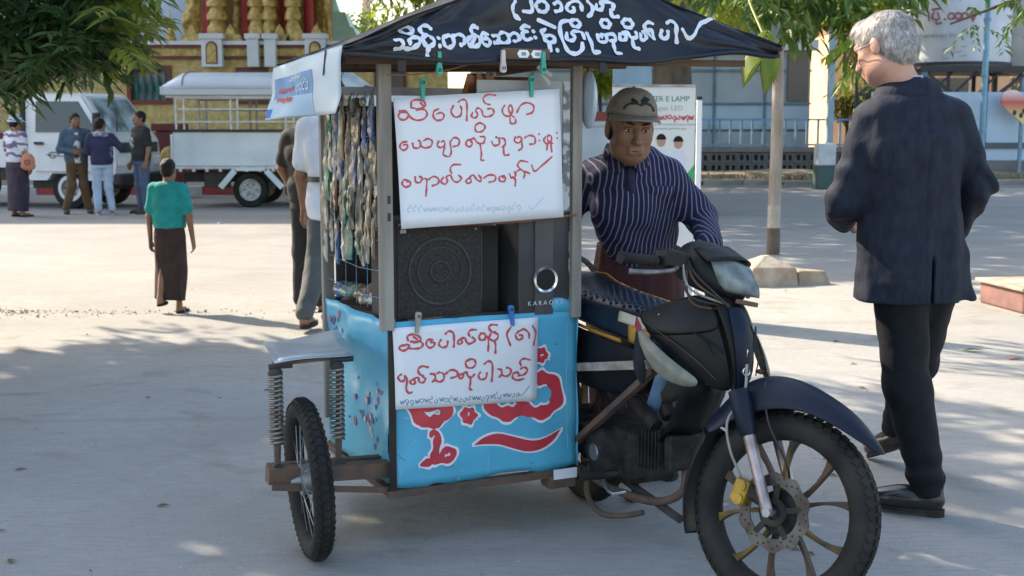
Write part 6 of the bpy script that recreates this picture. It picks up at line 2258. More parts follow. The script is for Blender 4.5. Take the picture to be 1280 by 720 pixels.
rings = [oct_ring(-0.970, 0.010, 0.880, 0.900), oct_ring(-0.955, 0.045, 0.868, 0.935), oct_ring(-0.925, 0.078, 0.864, 0.972), oct_ring(-0.890, 0.106, 0.866, 1.008), oct_ring(-0.85, 0.122, 0.872, 1.036), oct_ring(-0.80, 0.112, 0.885, 1.046), oct_ring(-0.755, 0.085, 0.90, 1.030), oct_ring(-0.735, 0.045, 0.92, 1.0)]
HC = STEER @ Matrix.Translation((0, 0.032, -0.004))
MB().loft(rings).build('headlamp_cowl', blackp, bike, M=HC, sub=1, smooth=True)
lz = []
for i in range(11):
    v = i / 10
    row = []
    for k in range(17):
        u = -1 + 2 * k / 16
        z = 0.888 + 0.088 * v + 0.022 * abs(u) ** 1.5 * (0.2 + v)
        hw = 0.090 * (0.42 + 0.58 * math.sin(math.pi * min(1, 0.12 + v * 0.62)))
        y = -1.012 + 0.092 * abs(u) ** 2.0 + 0.056 * v ** 1.5
        row.append((u * hw, y - 0.006, z))
    lz.append(row)
MB().grid(lz).build('headlamp', mat('headlamp_glass', (0.24, 0.27, 0.26), (0.09, 0.11, 0.11), 18, 0.12, spec=0.45), bike, M=HC, smooth=True, solid=0.006)
MB().bar((-0.045, -0.985, 0.868), (0.045, -0.985, 0.868), 0.03, 0.014).build('lamp_trim', rust, bike, M=HC, bevel=0.003)
# visor lip over the lamp
sc_ = [[(u * 0.118 * (1 - 0.20 * v), -0.958 + 0.060 * abs(u) ** 2 + 0.07 * v, 0.990 + 0.034 * v - 0.024 * u * u + 0.004) for u in np.linspace(-1, 1, 9)] for v in np.linspace(0, 1, 5)]
MB().grid(sc_).build('screen_lip', blackp, bike, M=HC, solid=0.004, smooth=True)
# bars, grips, levers, switches
for s in (-1, 1):
    hb_ = MB().tube(list(catmull([(s * 0.06, -0.79, 0.965), (s * 0.14, -0.78, 0.972), (s * 0.22, -0.755, 0.940), (s * 0.345, -0.715, 0.932)], 5)), 0.011, 10).build('handlebar', chassis, bike, M=STEER, smooth=True)
    MB().tube([(s * 0.225, -0.754, 0.940), (s * 0.235, -0.751, 0.9395), (s * 0.335, -0.718, 0.9325), (s * 0.348, -0.714, 0.932)], [0.019, 0.0165, 0.0165, 0.019], 14).build('grip', rubber, hb_, M=STEER, smooth=40)
    MB().box((s * 0.178, -0.775, 0.955), (0.085, 0.065, 0.055), (0, 0, s * 0.25)).build('switch_housing', blackp, hb_, M=STEER, bevel=0.008)
    MB().tube(list(catmull([(s * 0.17, -0.80, 0.935), (s * 0.23, -0.815, 0.918), (s * 0.30, -0.79, 0.902), (s * 0.35, -0.755, 0.895)], 5)), [0.007] * 10 + [0.008] * 5 + [0.009], 8).build('lever', mat('lever_grey', (0.12, 0.12, 0.12), (0.2, 0.2, 0.2), 30, 0.4, 0.5), hb_, M=STEER, smooth=True)
r_ = random.Random(2)
for i in range(5):
    a = Vector((-0.16 + 0.03 * r_.random(), -0.80, 0.965))
    MB().tube(list(catmull([a, a + Vector((0.0, -0.05, -0.05 - 0.02 * i)), Vector((-0.06 + 0.02 * i, -0.93, 0.84)), Vector((-0.02, -0.93, 0.78))], 6)), 0.0035, 6).build('cable', [black_plastic, brown_wood, MATS['hose_grey']][i % 3], bike, M=STEER, smooth=True)

# fixed front cowl (leg-shield nose)
crow = [
    [(0.178, -0.690, 0.812), (0.150, -0.745, 0.838), (0.100, -0.815, 0.868), (0.045, -0.868, 0.893), (0.0, -0.885, 0.900)],
    [(0.188, -0.715, 0.785), (0.160, -0.785, 0.800), (0.108, -0.872, 0.822), (0.050, -0.932, 0.845), (0.0, -0.950, 0.855)],
    [(0.172, -0.765, 0.745), (0.148, -0.835, 0.755), (0.098, -0.918, 0.768), (0.046, -0.972, 0.785), (0.0, -0.990, 0.792)],
    [(0.142, -0.835, 0.695), (0.120, -0.890, 0.700), (0.080, -0.950, 0.708), (0.038, -0.990, 0.715), (0.0, -1.004, 0.720)],
    [(0.108, -0.905, 0.648), (0.090, -0.940, 0.648), (0.060, -0.972, 0.648), (0.028, -0.995, 0.650), (0.0, -1.003, 0.652)],
    [(0.060, -0.945, 0.606), (0.050, -0.960, 0.604), (0.034, -0.972, 0.602), (0.016, -0.980, 0.600), (0.0, -0.982, 0.600)]]
full = []
for row in crow:
    full.append([(-x, y, z) for x, y, z in row] + [(x, y, z) for x, y, z in row[::-1]][1:])
cowl = MB().grid([r_w[3:6] for r_w in full]).build('front_cowl', blackp, bike, solid=0.006, sub=1, smooth=True)
for lo_i, hi_i in ((0, 3), (6, 9)):
    rr_w = [[Vector(q) + Vector((0, 0.0035, 0)) for q in (r_w[0:4] if lo_i == 0 else r_w[5:9])] for r_w in full]
    MB().grid(rr_w[:3]).build('cowl_side', blackp, bike, solid=0.006, sub=1, smooth=True)
    MB().grid([[q + Vector((0, 0.006, -0.002)) for q in r_w] for r_w in rr_w[1:]]).build('cowl_lower', blackp, bike, solid=0.006, sub=1, smooth=True)
# centre spine, emblem, side marks
MB().grid([[(u * w_, y - 0.008 + 0.012 * abs(u) ** 2, z) for u in (-1, -0.5, 0, 0.5, 1)] for (y, z, w_) in ((-0.958, 0.856, 0.028), (-0.999, 0.792, 0.034), (-1.013, 0.720, 0.032), (-1.011, 0.652, 0.024), (-0.99, 0.604, 0.010))]).build('spine', navy, cowl, sub=2, smooth=True, solid=0.003)
MB().lathe([(0.010, -0.004), (0.0125, -0.006), (0.0135, -0.004), (0.0135, 0.0)], 20, (0, -1.017, 0.668), 'Y').build('emblem_ring', chrome, cowl)
strokes_mesh([[(-0.3, 0.6), (-0.8, 0), (0, 0.15), (0.8, 0), (0.3, 0.6)], [(-0.4, -0.5), (0, -0.1), (0.4, -0.5)]], 0.002, lambda a, b: (Vector((a * 0.010, -1.020, 0.668 + b * 0.009)), Vector((0, -1, 0)))).build('emblem', chrome, cowl, fix=False)
MB().add([(0.002, -1.0185, 0.735), (0.014, -1.0150, 0.722), (0.010, -1.0155, 0.694), (0.001, -1.0190, 0.700)], [(0, 1, 2, 3)]).build('chip', paint_white, cowl, solid=0.001)
for s in (-1, 1):
    # turn-signal lens along the lower edge of the cowl
    e = [(0.196, -0.730, 0.770), (0.190, -0.785, 0.742), (0.172, -0.850, 0.704), (0.146, -0.912, 0.668), (0.118, -0.955, 0.640)]
    f = [(0.198, -0.722, 0.752), (0.200, -0.755, 0.692), (0.188, -0.810, 0.640), (0.162, -0.880, 0.612), (0.124, -0.945, 0.616)]
    ln = MB().grid([[(s * a[0], a[1], a[2]), (s * (a[0] + b[0]) / 2 + s * 0.010, (a[1] + b[1]) / 2 - 0.012, (a[2] + b[2]) / 2), (s * b[0], b[1], b[2])] for a, b in zip(e, f)]).build('indicator_lens', lens_m, bike, solid=0.01, sub=2, smooth=True)
    MB().box((s * 0.150, -0.880, 0.630), (0.02, 0.03, 0.012)).build('amber_bulb', mat('amber', (0.5, 0.22, 0.08)), ln, bevel=0.003)
    # red flash on the cowl shoulder
    MB().add([(s * 0.190, -0.700, 0.800), (s * 0.200, -0.745, 0.775), (s * 0.203, -0.742, 0.745), (s * 0.192, -0.695, 0.770)], [(0, 1, 2, 3)]).build('red_flash', mat('flash_red', (0.30, 0.02, 0.03), None, rough=0.3), cowl, solid=0.004)
    # creases pressed into the cowl side, and a fixing screw
    MB().tube(list(catmull([(s * 0.165, -0.722, 0.822), (s * 0.128, -0.822, 0.800), (s * 0.088, -0.925, 0.762), (s * 0.052, -0.978, 0.720)], 6)), 0.0022, 5).build('crease', navy, cowl, smooth=True)
    MB().tube(list(catmull([(s * 0.183, -0.725, 0.790), (s * 0.150, -0.842, 0.742), (s * 0.108, -0.925, 0.688), (s * 0.072, -0.966, 0.640)], 6)), 0.0022, 5).build('crease', chassis, cowl, smooth=True)
    MB().add([(s * 0.112, -0.9015, 0.778), (s * 0.088, -0.938, 0.752), (s * 0.072, -0.958, 0.712), (s * 0.080, -0.946, 0.735)], [(0, 1, 2, 3)]).build('vent', mat('port_black', (0.004, 0.004, 0.004)), cowl, solid=0.006)
    MB().ball((s * 0.150, -0.770, 0.812), 0.006, 8, 6).build('screw', steel, cowl)
    # leg shield wing
    wg = [[(s * 0.182, -0.695, 0.805), (s * 0.197, -0.722, 0.72), (s * 0.190, -0.775, 0.66)],
          [(s * 0.172, -0.655, 0.70), (s * 0.192, -0.672, 0.62), (s * 0.178, -0.735, 0.56)]]
    MB().grid(wg).build('leg_shield', blackp, bike, solid=0.006, sub=2, smooth=True)
MB().tube([(0, -0.86, 0.60), (0, -0.80, 0.86)], 0.032, 14).build('steering_head', chassis, bike)
MB().tube(list(catmull([(0, -0.82, 0.72), (0, -0.70, 0.58), (0, -0.5, 0.50), (0, -0.25, 0.55)], 6)), 0.035, 10).build('frame_spine', chassis, bike, smooth=True)
# inner wheel-arch guard behind the fork
MB().grid([[(u * 0.085, -0.845 + 0.035 * abs(u) + dy, z) for u in np.linspace(-1, 1, 7)] for dy, z in ((0.0, 0.62), (0.03, 0.54), (0.08, 0.46), (0.15, 0.38))]).build('inner_guard', blackp, bike, solid=0.005, smooth=True)
MB().tube(list(catmull([(0.06, -0.99, 0.60), (0.10, -1.02, 0.585), (0.115, -1.03, 0.60), (0.12, -1.035, 0.635)], 6)), 0.003, 6).build('loose_cable', black_plastic, bike)

# seat: shaped cushion with quilted top and pale/yellow flanks
def srow(y, hw, zt, zb, crown=0.0):
    return [(-hw * 0.92, y, zb), (-hw, y, zb + (zt - zb) * 0.35), (-hw * 0.96, y, zb + (zt - zb) * 0.68), (-hw * 0.80, y, zt - 0.012), (-hw * 0.4, y, zt + crown * 0.7), (0, y, zt + crown),
            (hw * 0.4, y, zt + crown * 0.7), (hw * 0.80, y, zt - 0.012), (hw * 0.96, y, zb + (zt - zb) * 0.68), (hw, y, zb + (zt - zb) * 0.35), (hw * 0.92, y, zb)]


srows = [srow(0.30, 0.06, 0.800, 0.745), srow(0.26, 0.10, 0.822, 0.735, 0.004), srow(0.12, 0.128, 0.842, 0.722, 0.008), srow(0.03, 0.135, 0.846, 0.710, 0.008), srow(-0.06, 0.137, 0.826, 0.700, 0.006), srow(-0.20, 0.138, 0.812, 0.690, 0.004), srow(-0.34, 0.128, 0.806, 0.680, 0.004), srow(-0.46, 0.105, 0.800, 0.668, 0.004), srow(-0.56, 0.078, 0.786, 0.655, 0.004), srow(-0.62, 0.055, 0.760, 0.650, 0.002), srow(-0.645, 0.03, 0.725, 0.655)]
seat = MB().loft(srows).build('seat', seat_m, bike, sub=2, smooth=True)
# quilting: small raised diamonds on the front half of the seat
q_mb = MB()
for i in range(17):
    for k in range(-5, 6):
        y = -0.16 - i * 0.0235
        hw = np.interp(-y, [0.1, 0.2, 0.34, 0.46, 0.56], [0.137, 0.138, 0.128, 0.105, 0.078])
        x = (k + 0.5 * (i % 2)) * 0.0235
        if abs(x) > hw * 0.78:
            continue
        zt = np.interp(-y, [0.06, 0.2, 0.34, 0.46, 0.56], [0.830, 0.8145, 0.8085, 0.8025, 0.787])
        z = zt - 0.012 * (abs(x) / (hw * 0.8)) ** 2.2 - 0.0005
        q_mb.add([(x - 0.0105, y, z), (x, y - 0.0105, z), (x + 0.0105, y, z), (x, y + 0.0105, z), (x, y, z + 0.0042)], [(0, 1, 4), (1, 2, 4), (2, 3, 4), (3, 0, 4)])
q_mb.build('quilting', mat('quilt_blue', (0.02, 0.045, 0.075), (0.03, 0.055, 0.085), 20, 0.35), seat, smooth=False)
ylw = mat('seat_yellow', (0.50, 0.24, 0.015), (0.38, 0.18, 0.02), 12, 0.35)
crm = mat('seat_cream', (0.60, 0.55, 0.42), (0.48, 0.42, 0.30), 12, 0.4)


def flank(s, y0, y1, f0, f1, m, name):
    """Patch following the cushion's side between heights f0..f1 (0 bottom, 1 shoulder)."""
    ys = np.linspace(y0, y1, 7)
    Y = [0.30, 0.12, 0.03, -0.06, -0.20, -0.34, -0.46, -0.56, -0.62]
    HW = [0.06, 0.128, 0.135, 0.137, 0.138, 0.128, 0.105, 0.078, 0.055]
    ZT_ = [0.80, 0.842, 0.846, 0.826, 0.812, 0.806, 0.800, 0.786, 0.760]
    ZB_ = [0.745, 0.722, 0.71, 0.70, 0.69, 0.68, 0.668, 0.655, 0.65]
    rows = []
    for y in ys:
        hw, zt, zb = [np.interp(-y, [-q for q in Y], v) for v in (HW, ZT_, ZB_)]
        row = []
        for f in np.linspace(f0, f1, 5):
            row.append((s * (hw * (0.955 + 0.05 * math.sin(math.pi * min(1, f * 1.1))) + 0.003 - 0.10 * hw * max(0, f - 0.6)), y, zb + (zt - zb) * f))
        rows.append(row)
    MB().grid(rows).build(name, m, seat, solid=0.003, smooth=True)


for s in (-1, 1):
    flank(s, -0.49, -0.585, 0.12, 0.55, ylw, 'yellow_patch')
    flank(s, -0.44, -0.585, 0.56, 0.82, crm, 'cream_patch')
    flank(s, 0.16, -0.45, 0.02, 0.11, ylw, 'yellow_piping')
    flank(s, 0.18, 0.08, 0.12, 0.5, ylw, 'yellow_patch')
    flank(s, 0.18, 0.09, 0.51, 0.85, crm, 'cream_patch')
MB().tube([(q[5][0] + 0.095, q[5][1], q[5][2] - 0.012) for q in srows[2:9]], 0.004, 6).build('piping', ylw, seat, smooth=True)
# tail with red panel
MB().loft([oct_ring(0.20, 0.125, 0.62, 0.74), oct_ring(0.36, 0.10, 0.66, 0.80), oct_ring(0.52, 0.06, 0.72, 0.84), oct_ring(0.58, 0.03, 0.76, 0.83)]).build('tail', mat('tail_red', (0.36, 0.02, 0.03), (0.25, 0.02, 0.025), 6, 0.3, coat=0.3), bike, sub=1, smooth=True)
MB().tube(list(catmull([(-0.12, 0.12, 0.80), (-0.13, 0.3, 0.87), (0, 0.45, 0.89), (0.13, 0.3, 0.87), (0.12, 0.12, 0.80)], 6)), 0.011, 8).build('grab_rail', chassis, bike, smooth=True)
# body panels below the seat
for s in (-1, 1):
    sd = [[(s * 0.125, 0.28, 0.735), (s * 0.14, 0.28, 0.66), (s * 0.11, 0.26, 0.60)], [(s * 0.135, 0.0, 0.712), (s * 0.158, 0.0, 0.60), (s * 0.125, 0.0, 0.50)],
          [(s * 0.135, -0.25, 0.690), (s * 0.150, -0.25, 0.58), (s * 0.115, -0.22, 0.47)], [(s * 0.105, -0.46, 0.668), (s * 0.115, -0.45, 0.57), (s * 0.085, -0.40, 0.48)], [(s * 0.06, -0.60, 0.652), (s * 0.065, -0.58, 0.57), (s * 0.05, -0.53, 0.50)]]
    MB().grid(sd).build('side_panel', navy if s > 0 else blackp, bike, solid=0.005, sub=2, smooth=True)
# engine
en = MB().box((0, -0.36, 0.285), (0.20, 0.30, 0.19)).build('engine', engine_m, bike, bevel=0.03)
MB().lathe([(0, -0.145), (0.055, -0.145), (0.088, -0.13), (0.098, -0.10), (0.098, -0.06), (0, -0.06)], 30, (0, -0.34, 0.275), 'X').build('crankcase_cover', engine_m, en, smooth=40)
MB().lathe([(0, -0.150), (0.028, -0.150), (0.034, -0.14), (0.034, -0.12)], 20, (0, -0.34, 0.275), 'X').build('oil_cap', steel, en, smooth=40)
MB().lathe([(0, -0.128), (0.055, -0.128), (0.072, -0.11), (0.075, -0.06), (0, -0.06)], 26, (0, -0.215, 0.29), 'X').build('clutch_cover', engine_m, en, smooth=40)
cy = MB()
for i in range(7):
    y = -0.52 - i * 0.022
    cy.box((0, y, 0.325 + i * 0.004), (0.15, 0.008, 0.13))
cy.box((0, -0.585, 0.335), (0.10, 0.16, 0.09))
cy.build('cylinder', engine_m, en)
MB().box((0, -0.695, 0.350), (0.14, 0.05, 0.12)).build('cylinder_head', engine_m, en, bevel=0.012)
MB().tube([(-0.065, -0.62, 0.42), (-0.075, -0.56, 0.455), (-0.06, -0.47, 0.47)], 0.024, 10).tube([(0, -0.6, 0.44), (0, -0.52, 0.53)], 0.028, 10).build('carburettor', engine_m, en, smooth=40)
MB().tube(list(catmull([(0, -0.70, 0.30), (-0.03, -0.72, 0.22), (-0.07, -0.6, 0.165), (-0.11, -0.35, 0.16), (-0.13, -0.1, 0.20)], 6)), 0.014, 10).build('exhaust_pipe', rust, bike, smooth=True)
ex = MB().tube([(-0.145, -0.08, 0.20), (-0.15, -0.05, 0.205), (-0.155, 0.25, 0.27), (-0.155, 0.42, 0.31)], [0.02, 0.042, 0.046, 0.03], 18).build('silencer', chrome, bike, smooth=40)
MB().tube([(-0.215, -0.42, 0.215), (0.215, -0.42, 0.215)], 0.010, 8).build('footrest_bar', chassis, bike)
for s in (-1, 1):
    MB().tube([(s * 0.15, -0.42, 0.218), (s * 0.235, -0.42, 0.222)], 0.0165, 12).build('footrest', rubber, bike, smooth=40)
pd = MB().tube(list(catmull([(-0.12, -0.36, 0.20), (-0.155, -0.46, 0.175), (-0.165, -0.55, 0.19)], 5)), 0.007, 8).build('brake_pedal', steel, bike, smooth=True)
MB().box((-0.172, -0.553, 0.196), (0.05, 0.035, 0.01)).build('pad', chrome, pd, bevel=0.003)
MB().tube(list(catmull([(-0.10, -0.22, 0.20), (-0.15, -0.30, 0.12), (-0.16, -0.42, 0.085), (-0.13, -0.52, 0.10), (-0.10, -0.60, 0.13)], 6)), 0.010, 8).build('crash_bar', rust, bike, smooth=True)
MB().tube([(-0.05, -0.25, 0.19), (-0.05, -0.75, 0.145)], 0.014, 10).build('down_tube', chassis, bike)
MB().tube([(0.08, -0.30, 0.2), (0.13, -0.12, 0.02)], 0.010, 8).box((0.135, -0.11, 0.012), (0.03, 0.05, 0.012)).build('side_stand', chassis, bike)
# rear wheel, swing arm, shock
RW = Matrix.Translation((0, 0, 0.287))
alloy_wheel(bike, 'rear_wheel', RW, disc=False)
MB().lathe([(0, -0.05), (0.07, -0.05), (0.075, -0.03), (0.075, 0.03), (0, 0.03)], 26, (0, 0, 0.287), 'X').build('brake_drum', engine_m, bike, smooth=40)
for s in (-1, 1):
    MB().bar((s * 0.085, 0.03, 0.287), (s * 0.075, -0.30, 0.30), 0.022, 0.045).build('swing_arm', chassis, bike)
    sh_ = MB().tube([(s * 0.105, -0.02, 0.33), (s * 0.11, -0.085, 0.58)], [0.012, 0.012], 10).build('rear_shock', chrome, bike, smooth=40)
    pts = []
    for i in range(11 * 10 + 1):
        a = 2 * math.pi * i / 10
        t = i / 110
        c = Vector((s * 0.105, -0.03, 0.37)).lerp(Vector((s * 0.11, -0.078, 0.555)), t)
        pts.append(c + Vector((0.024 * math.cos(a), 0.024 * math.sin(a), 0)))
    MB().tube(pts, 0.005, 6).build('coil', mat('spring_white', (0.6, 0.6, 0.58), (0.4, 0.38, 0.36), 20, 0.3, 0.4), sh_, smooth=True)
mgr = [[Vector((u * 0.06, 0, 0.287)) + Vector((0, -math.cos(R(t)), math.sin(R(t)))) * (0.325 + 0.012 * (1 - u * u)) for u in (-1, -0.6, 0, 0.6, 1)] for t in range(25, 171, 12)]
MB().grid(mgr).build('rear_mudguard', blackp, bike, solid=0.004, smooth=True)
MB().grid([[(-0.055 + 0.015 * u, -0.60 + 0.08 * v - 0.02 * u, 0.60 - 0.16 * v) for u in (0, 1, 2)] for v in np.linspace(0, 1, 5)]).build('blue_highlight', mat('highlight_blue', (0.10, 0.22, 0.40), (0.2, 0.3, 0.42), 9, 0.25), bike, solid=0.004, smooth=True)  # bluish sheet painting the highlight inside the leg shield

# ================================================================== people
def skin_mat(name, c):
    return mat(name, c, tuple(q * 0.78 for q in c), 14, 0.5, bump=0.08, bscale=120, spec=0.4)


skin_b = skin_mat('skin_brown', (0.26, 0.13, 0.075))
skin_p = skin_mat('skin_pale', (0.52, 0.28, 0.20))
hair_k = mat('hair_black', (0.005, 0.0045, 0.004), (0.012, 0.010, 0.008), 60, 0.5, bump=0.8, bscale=150, spec=0.25)
V3 = Vector


def head_prims(C, Rm, s=1.0):
    C = V3(C)

    def T_(p):
        return C + Rm @ (V3(p) * s)

    def E(p, r, k=0.02, sub=False):
        e = Ell(T_(p), [q * s for q in r], Rm, k * s)
        e.sub = sub
        return e

    def Cn(a, b, r1, r2, k=0.012):
        return Cone(T_(a), T_(b), r1 * s, r2 * s, k * s)
    P = [E((0, 0.014, 0.034), (0.074, 0.094, 0.080)), E((0, -0.030, -0.030), (0.060, 0.060, 0.084), 0.03), E((0, -0.046, -0.088), (0.036, 0.036, 0.026), 0.03),
         E((0.040, -0.052, -0.020), (0.024, 0.024, 0.024), 0.02), E((-0.040, -0.052, -0.020), (0.024, 0.024, 0.024), 0.02),
         E((0.045, -0.01, -0.066), (0.022, 0.04, 0.03), 0.03), E((-0.045, -0.01, -0.066), (0.022, 0.04, 0.03), 0.03),
         Cn((-0.036, -0.074, 0.026), (0.036, -0.074, 0.026), 0.014, 0.014, 0.018)]
    for sx in (-1, 1):
        P.append(E((sx * 0.030, -0.094, 0.006), (0.018, 0.016, 0.011), 0.010, True))
    P += [Cn((0, -0.090, 0.010), (0, -0.111, -0.028), 0.009, 0.0135, 0.010), Cn((-0.014, -0.099, -0.031), (0.014, -0.099, -0.031), 0.009, 0.009, 0.008),
          Cn((-0.020, -0.086, -0.056), (0.020, -0.086, -0.056), 0.0085, 0.0085, 0.008), Cn((-0.017, -0.084, -0.068), (0.017, -0.084, -0.068), 0.0095, 0.0095, 0.008)]
    for sx in (-1, 1):
        g_ = Cone(T_((sx * 0.019, -0.100, -0.030)), T_((sx * 0.032, -0.086, -0.062)), 0.0032 * s, 0.0025 * s, 0.006 * s)
        g_.sub = True
        P.append(g_)
    for sx in (-1, 1):
        P.append(E((sx * 0.077, 0.014, -0.006), (0.009, 0.019, 0.031), 0.008))
    return P, T_


def hand_prims(w, d, n, s=1.0, curl=0.5, thumb=1):
    """Wrist w, pointing direction d, palm normal n (the side the fingers curl to)."""
    d, n = V3(d).normalized(), V3(n)
    n = (n - d * n.dot(d)).normalized()
    x = d.cross(n)
    w = V3(w)
    P = []
    for i, u in enumerate((-0.030, -0.010, 0.010, 0.029)):
        P.append(Cone(w + x * u * 0.6 * s, w + (d * 0.085 + x * u) * s, 0.016 * s, 0.012 * s, 0.012))
    L_ = (0.062, 0.078, 0.082, 0.072)
    for i, u in enumerate((0.029, 0.010, -0.010, -0.030)):
        u = -u
        b = w + (d * 0.085 + x * u) * s
        a = curl * (0.9 + 0.1 * i)
        l = L_[i] * s
        d1 = (d * math.cos(a * 0.7) + n * math.sin(a * 0.7))
        d2 = (d * math.cos(a * 1.7) + n * math.sin(a * 1.7))
        m = b + d1 * l * 0.5
        P.append(Cone(b, m, 0.0095 * s, 0.0085 * s, 0.004))
        P.append(Cone(m, m + d2 * l * 0.5, 0.0085 * s, 0.007 * s, 0.004))
    tb_ = w + (d * 0.03 + x * 0.030 * thumb) * s
    t1 = tb_ + (d * 0.035 + x * 0.022 * thumb + n * 0.012) * s
    P += [Cone(tb_, t1, 0.013 * s, 0.0105 * s, 0.008), Cone(t1, t1 + (d * 0.030 + x * 0.003 * thumb + n * 0.014) * s, 0.0105 * s, 0.008 * s, 0.004)]
    return P


def limb_prims(a, b, c, r1, r2, r3, bulge=0.0):
    """Two tapered segments a-b-c."""
    return [Cone(a, b, r1, r2, 0.02), Cone(b, c, r2 * 1.02, r3, 0.02)]


def foot_prims(ank, d, s=1.0):
    d = V3(d)
    a = V3(ank)
    dh = V3((d.x, d.y, 0)).normalized()
    z = V3((0, 0, 1))
    return [Cone(a, a - dh * 0.02 * s - z * 0.035, 0.034 * s, 0.028 * s, 0.02), Cone(a - z * 0.038 - dh * 0.01 * s, a + d * 0.13 * s - z * 0.048, 0.030 * s, 0.022 * s, 0.02)]


def torso(pel, chest, neck, w=1.0, d=1.0, yaw=0.0, add=0.0):
    p, c, n = V3(pel), V3(chest), V3(neck)
    return Loft([(p + V3((0, 0, -0.10)), 0.155 * w + add, 0.115 * d + add, yaw), (p, 0.168 * w + add, 0.120 * d + add, yaw), (p.lerp(c, 0.45), 0.145 * w + add, 0.105 * d + add, yaw), (c, 0.172 * w + add, 0.118 * d + add, yaw), (c.lerp(n, 0.62), 0.150 * w + add, 0.085 * d + add, yaw), (n, 0.062 * w + add, 0.060 * d + add, yaw)], k=0.05)


def build_body(root, J, material, h, s=1.0, curlL=0.5, curlR=0.5, legs=True):
    hp_, T_ = head_prims(J['head'], J['headR'], s)
    P = list(hp_)
    hc = V3(J['head'])
    P.append(Cone(hc + J['headR'] @ V3((0, 0.02, -0.06)) * s, V3(J['neck']) + V3((0, 0, -0.02)), 0.052 * s, 0.058 * s, 0.03))
    P.append(torso(J['pel'], J['chest'], J['neck'], J.get('w', 1) * 0.92, 0.92, J.get('yaw', 0)))
    for sd in 'LR':
        a, b, c = J['sh' + sd], J['el' + sd], J['wr' + sd]
        P += limb_prims(a, b, c, 0.048 * s, 0.038 * s, 0.026 * s)
        hd = J.get('hd' + sd, V3(c) - V3(b))
        P += hand_prims(c, hd, J.get('hn' + sd, (0, -1, 0)), s, curlL if sd == 'L' else curlR, J.get('th' + sd, 1 if sd == 'L' else -1))
        if legs:
            a, b, c = J['hp' + sd], J['kn' + sd], J['an' + sd]
            P += limb_prims(a, b, c, 0.075 * s, 0.050 * s, 0.034 * s)
            P += foot_prims(c, J['ft' + sd], s)
    body = sdf_obj('body', P, h, material, root)
    return body, T_


def eyes(root, J, T_, s=1.0):
    Rm = J['headR']
    for sx in (-1, 1):
        e = MB().ball(T_((sx * 0.030, -0.0775, 0.006)), [0.0135 * s, 0.0095 * s, 0.0062 * s], 14, 8, Rm.to_3x3()).build('eye', mat('eye_white', (0.42, 0.36, 0.32), None, rough=0.25), root, smooth=True)
        MB().ball(T_((sx * 0.030, -0.0845, 0.006)), [0.0058 * s, 0.0032 * s, 0.0056 * s], 12, 6, Rm.to_3x3()).build('iris', mat('iris_dark', (0.012, 0.008, 0.006), None, rough=0.15), e, smooth=True)
        MB().tube([T_((sx * 0.014, -0.0885, 0.011)), T_((sx * 0.030, -0.0905, 0.0145)), T_((sx * 0.045, -0.083, 0.010))], 0.0030 * s, 6).build('eyelid', root_skin[0], root, smooth=True)
        MB().tube([T_((sx * 0.013, -0.0905, 0.026)), T_((sx * 0.030, -0.0905, 0.031)), T_((sx * 0.048, -0.078, 0.027))], [0.003 * s, 0.0042 * s, 0.002 * s], 6).build('eyebrow', hair_k, root, smooth=True)
    MB().tube([T_((-0.021, -0.0920, -0.0620)), T_((0, -0.0955, -0.0622)), T_((0.021, -0.0920, -0.0620))], 0.0016 * s, 5).build('mouth_line', mat('lip_dark', (0.10, 0.035, 0.03)), root, smooth=True)


root_skin = [skin_b]


def folds(amp=0.006, f=(10, 10, 6), amp2=0.003, seed=0.0):
    fa = np.array(f, float)

    def g(P):
        return amp * 2 * vnoise(P * fa + seed) + amp2 * 2 * vnoise(P * fa * 2.7 + seed + 5)
    return g


def stripe_mat(name, base, line, period, frac, axis=(1, 0.35, 0), rough=0.8):
    m = bpy.data.materials.new(name)
    m.use_nodes = True
    N, L = m.node_tree.nodes, m.node_tree.links
    p = N['Principled BSDF']
    p.inputs['Roughness'].default_value = rough
    p.inputs['Specular IOR Level'].default_value = 0.25
    tc = N.new('ShaderNodeTexCoord')
    nz = N.new('ShaderNodeTexNoise')
    nz.inputs['Scale'].default_value = 5
    L.new(tc.outputs['Object'], nz.inputs['Vector'])
    dt = N.new('ShaderNodeVectorMath')
    dt.operation = 'DOT_PRODUCT'
    L.new(tc.outputs['Object'], dt.inputs[0])
    dt.inputs[1].default_value = axis
    ad = N.new('ShaderNodeMath')
    ad.operation = 'MULTIPLY_ADD'
    L.new(nz.outputs[0], ad.inputs[0])
    ad.inputs[1].default_value = period * 1.6
    L.new(dt.outputs['Value'], ad.inputs[2])
    dv = N.new('ShaderNodeMath')
    dv.operation = 'DIVIDE'
    L.new(ad.outputs[0], dv.inputs[0])
    dv.inputs[1].default_value = period
    fr = N.new('ShaderNodeMath')
    fr.operation = 'FRACT'
    L.new(dv.outputs[0], fr.inputs[0])
    lt_ = N.new('ShaderNodeMath')
    lt_.operation = 'LESS_THAN'
    L.new(fr.outputs[0], lt_.inputs[0])
    lt_.inputs[1].default_value = frac
    mx = N.new('ShaderNodeMix')
    mx.data_type = 'RGBA'
    mx.inputs[6].default_value = (*base, 1)
    mx.inputs[7].default_value = (*line, 1)
    L.new(lt_.outputs[0], mx.inputs[0])
    L.new(mx.outputs[2], p.inputs['Base Color'])
    n2 = N.new('ShaderNodeTexNoise')
    n2.inputs['Scale'].default_value = 22
    n2.inputs['Detail'].default_value = 4
    L.new(tc.outputs['Object'], n2.inputs['Vector'])
    b = N.new('ShaderNodeBump')
    b.inputs['Strength'].default_value = 0.4
    b.inputs['Distance'].default_value = 0.012
    L.new(n2.outputs[0], b.inputs['Height'])
    L.new(b.outputs[0], p.inputs['Normal'])
    MATS[name] = m
    return m


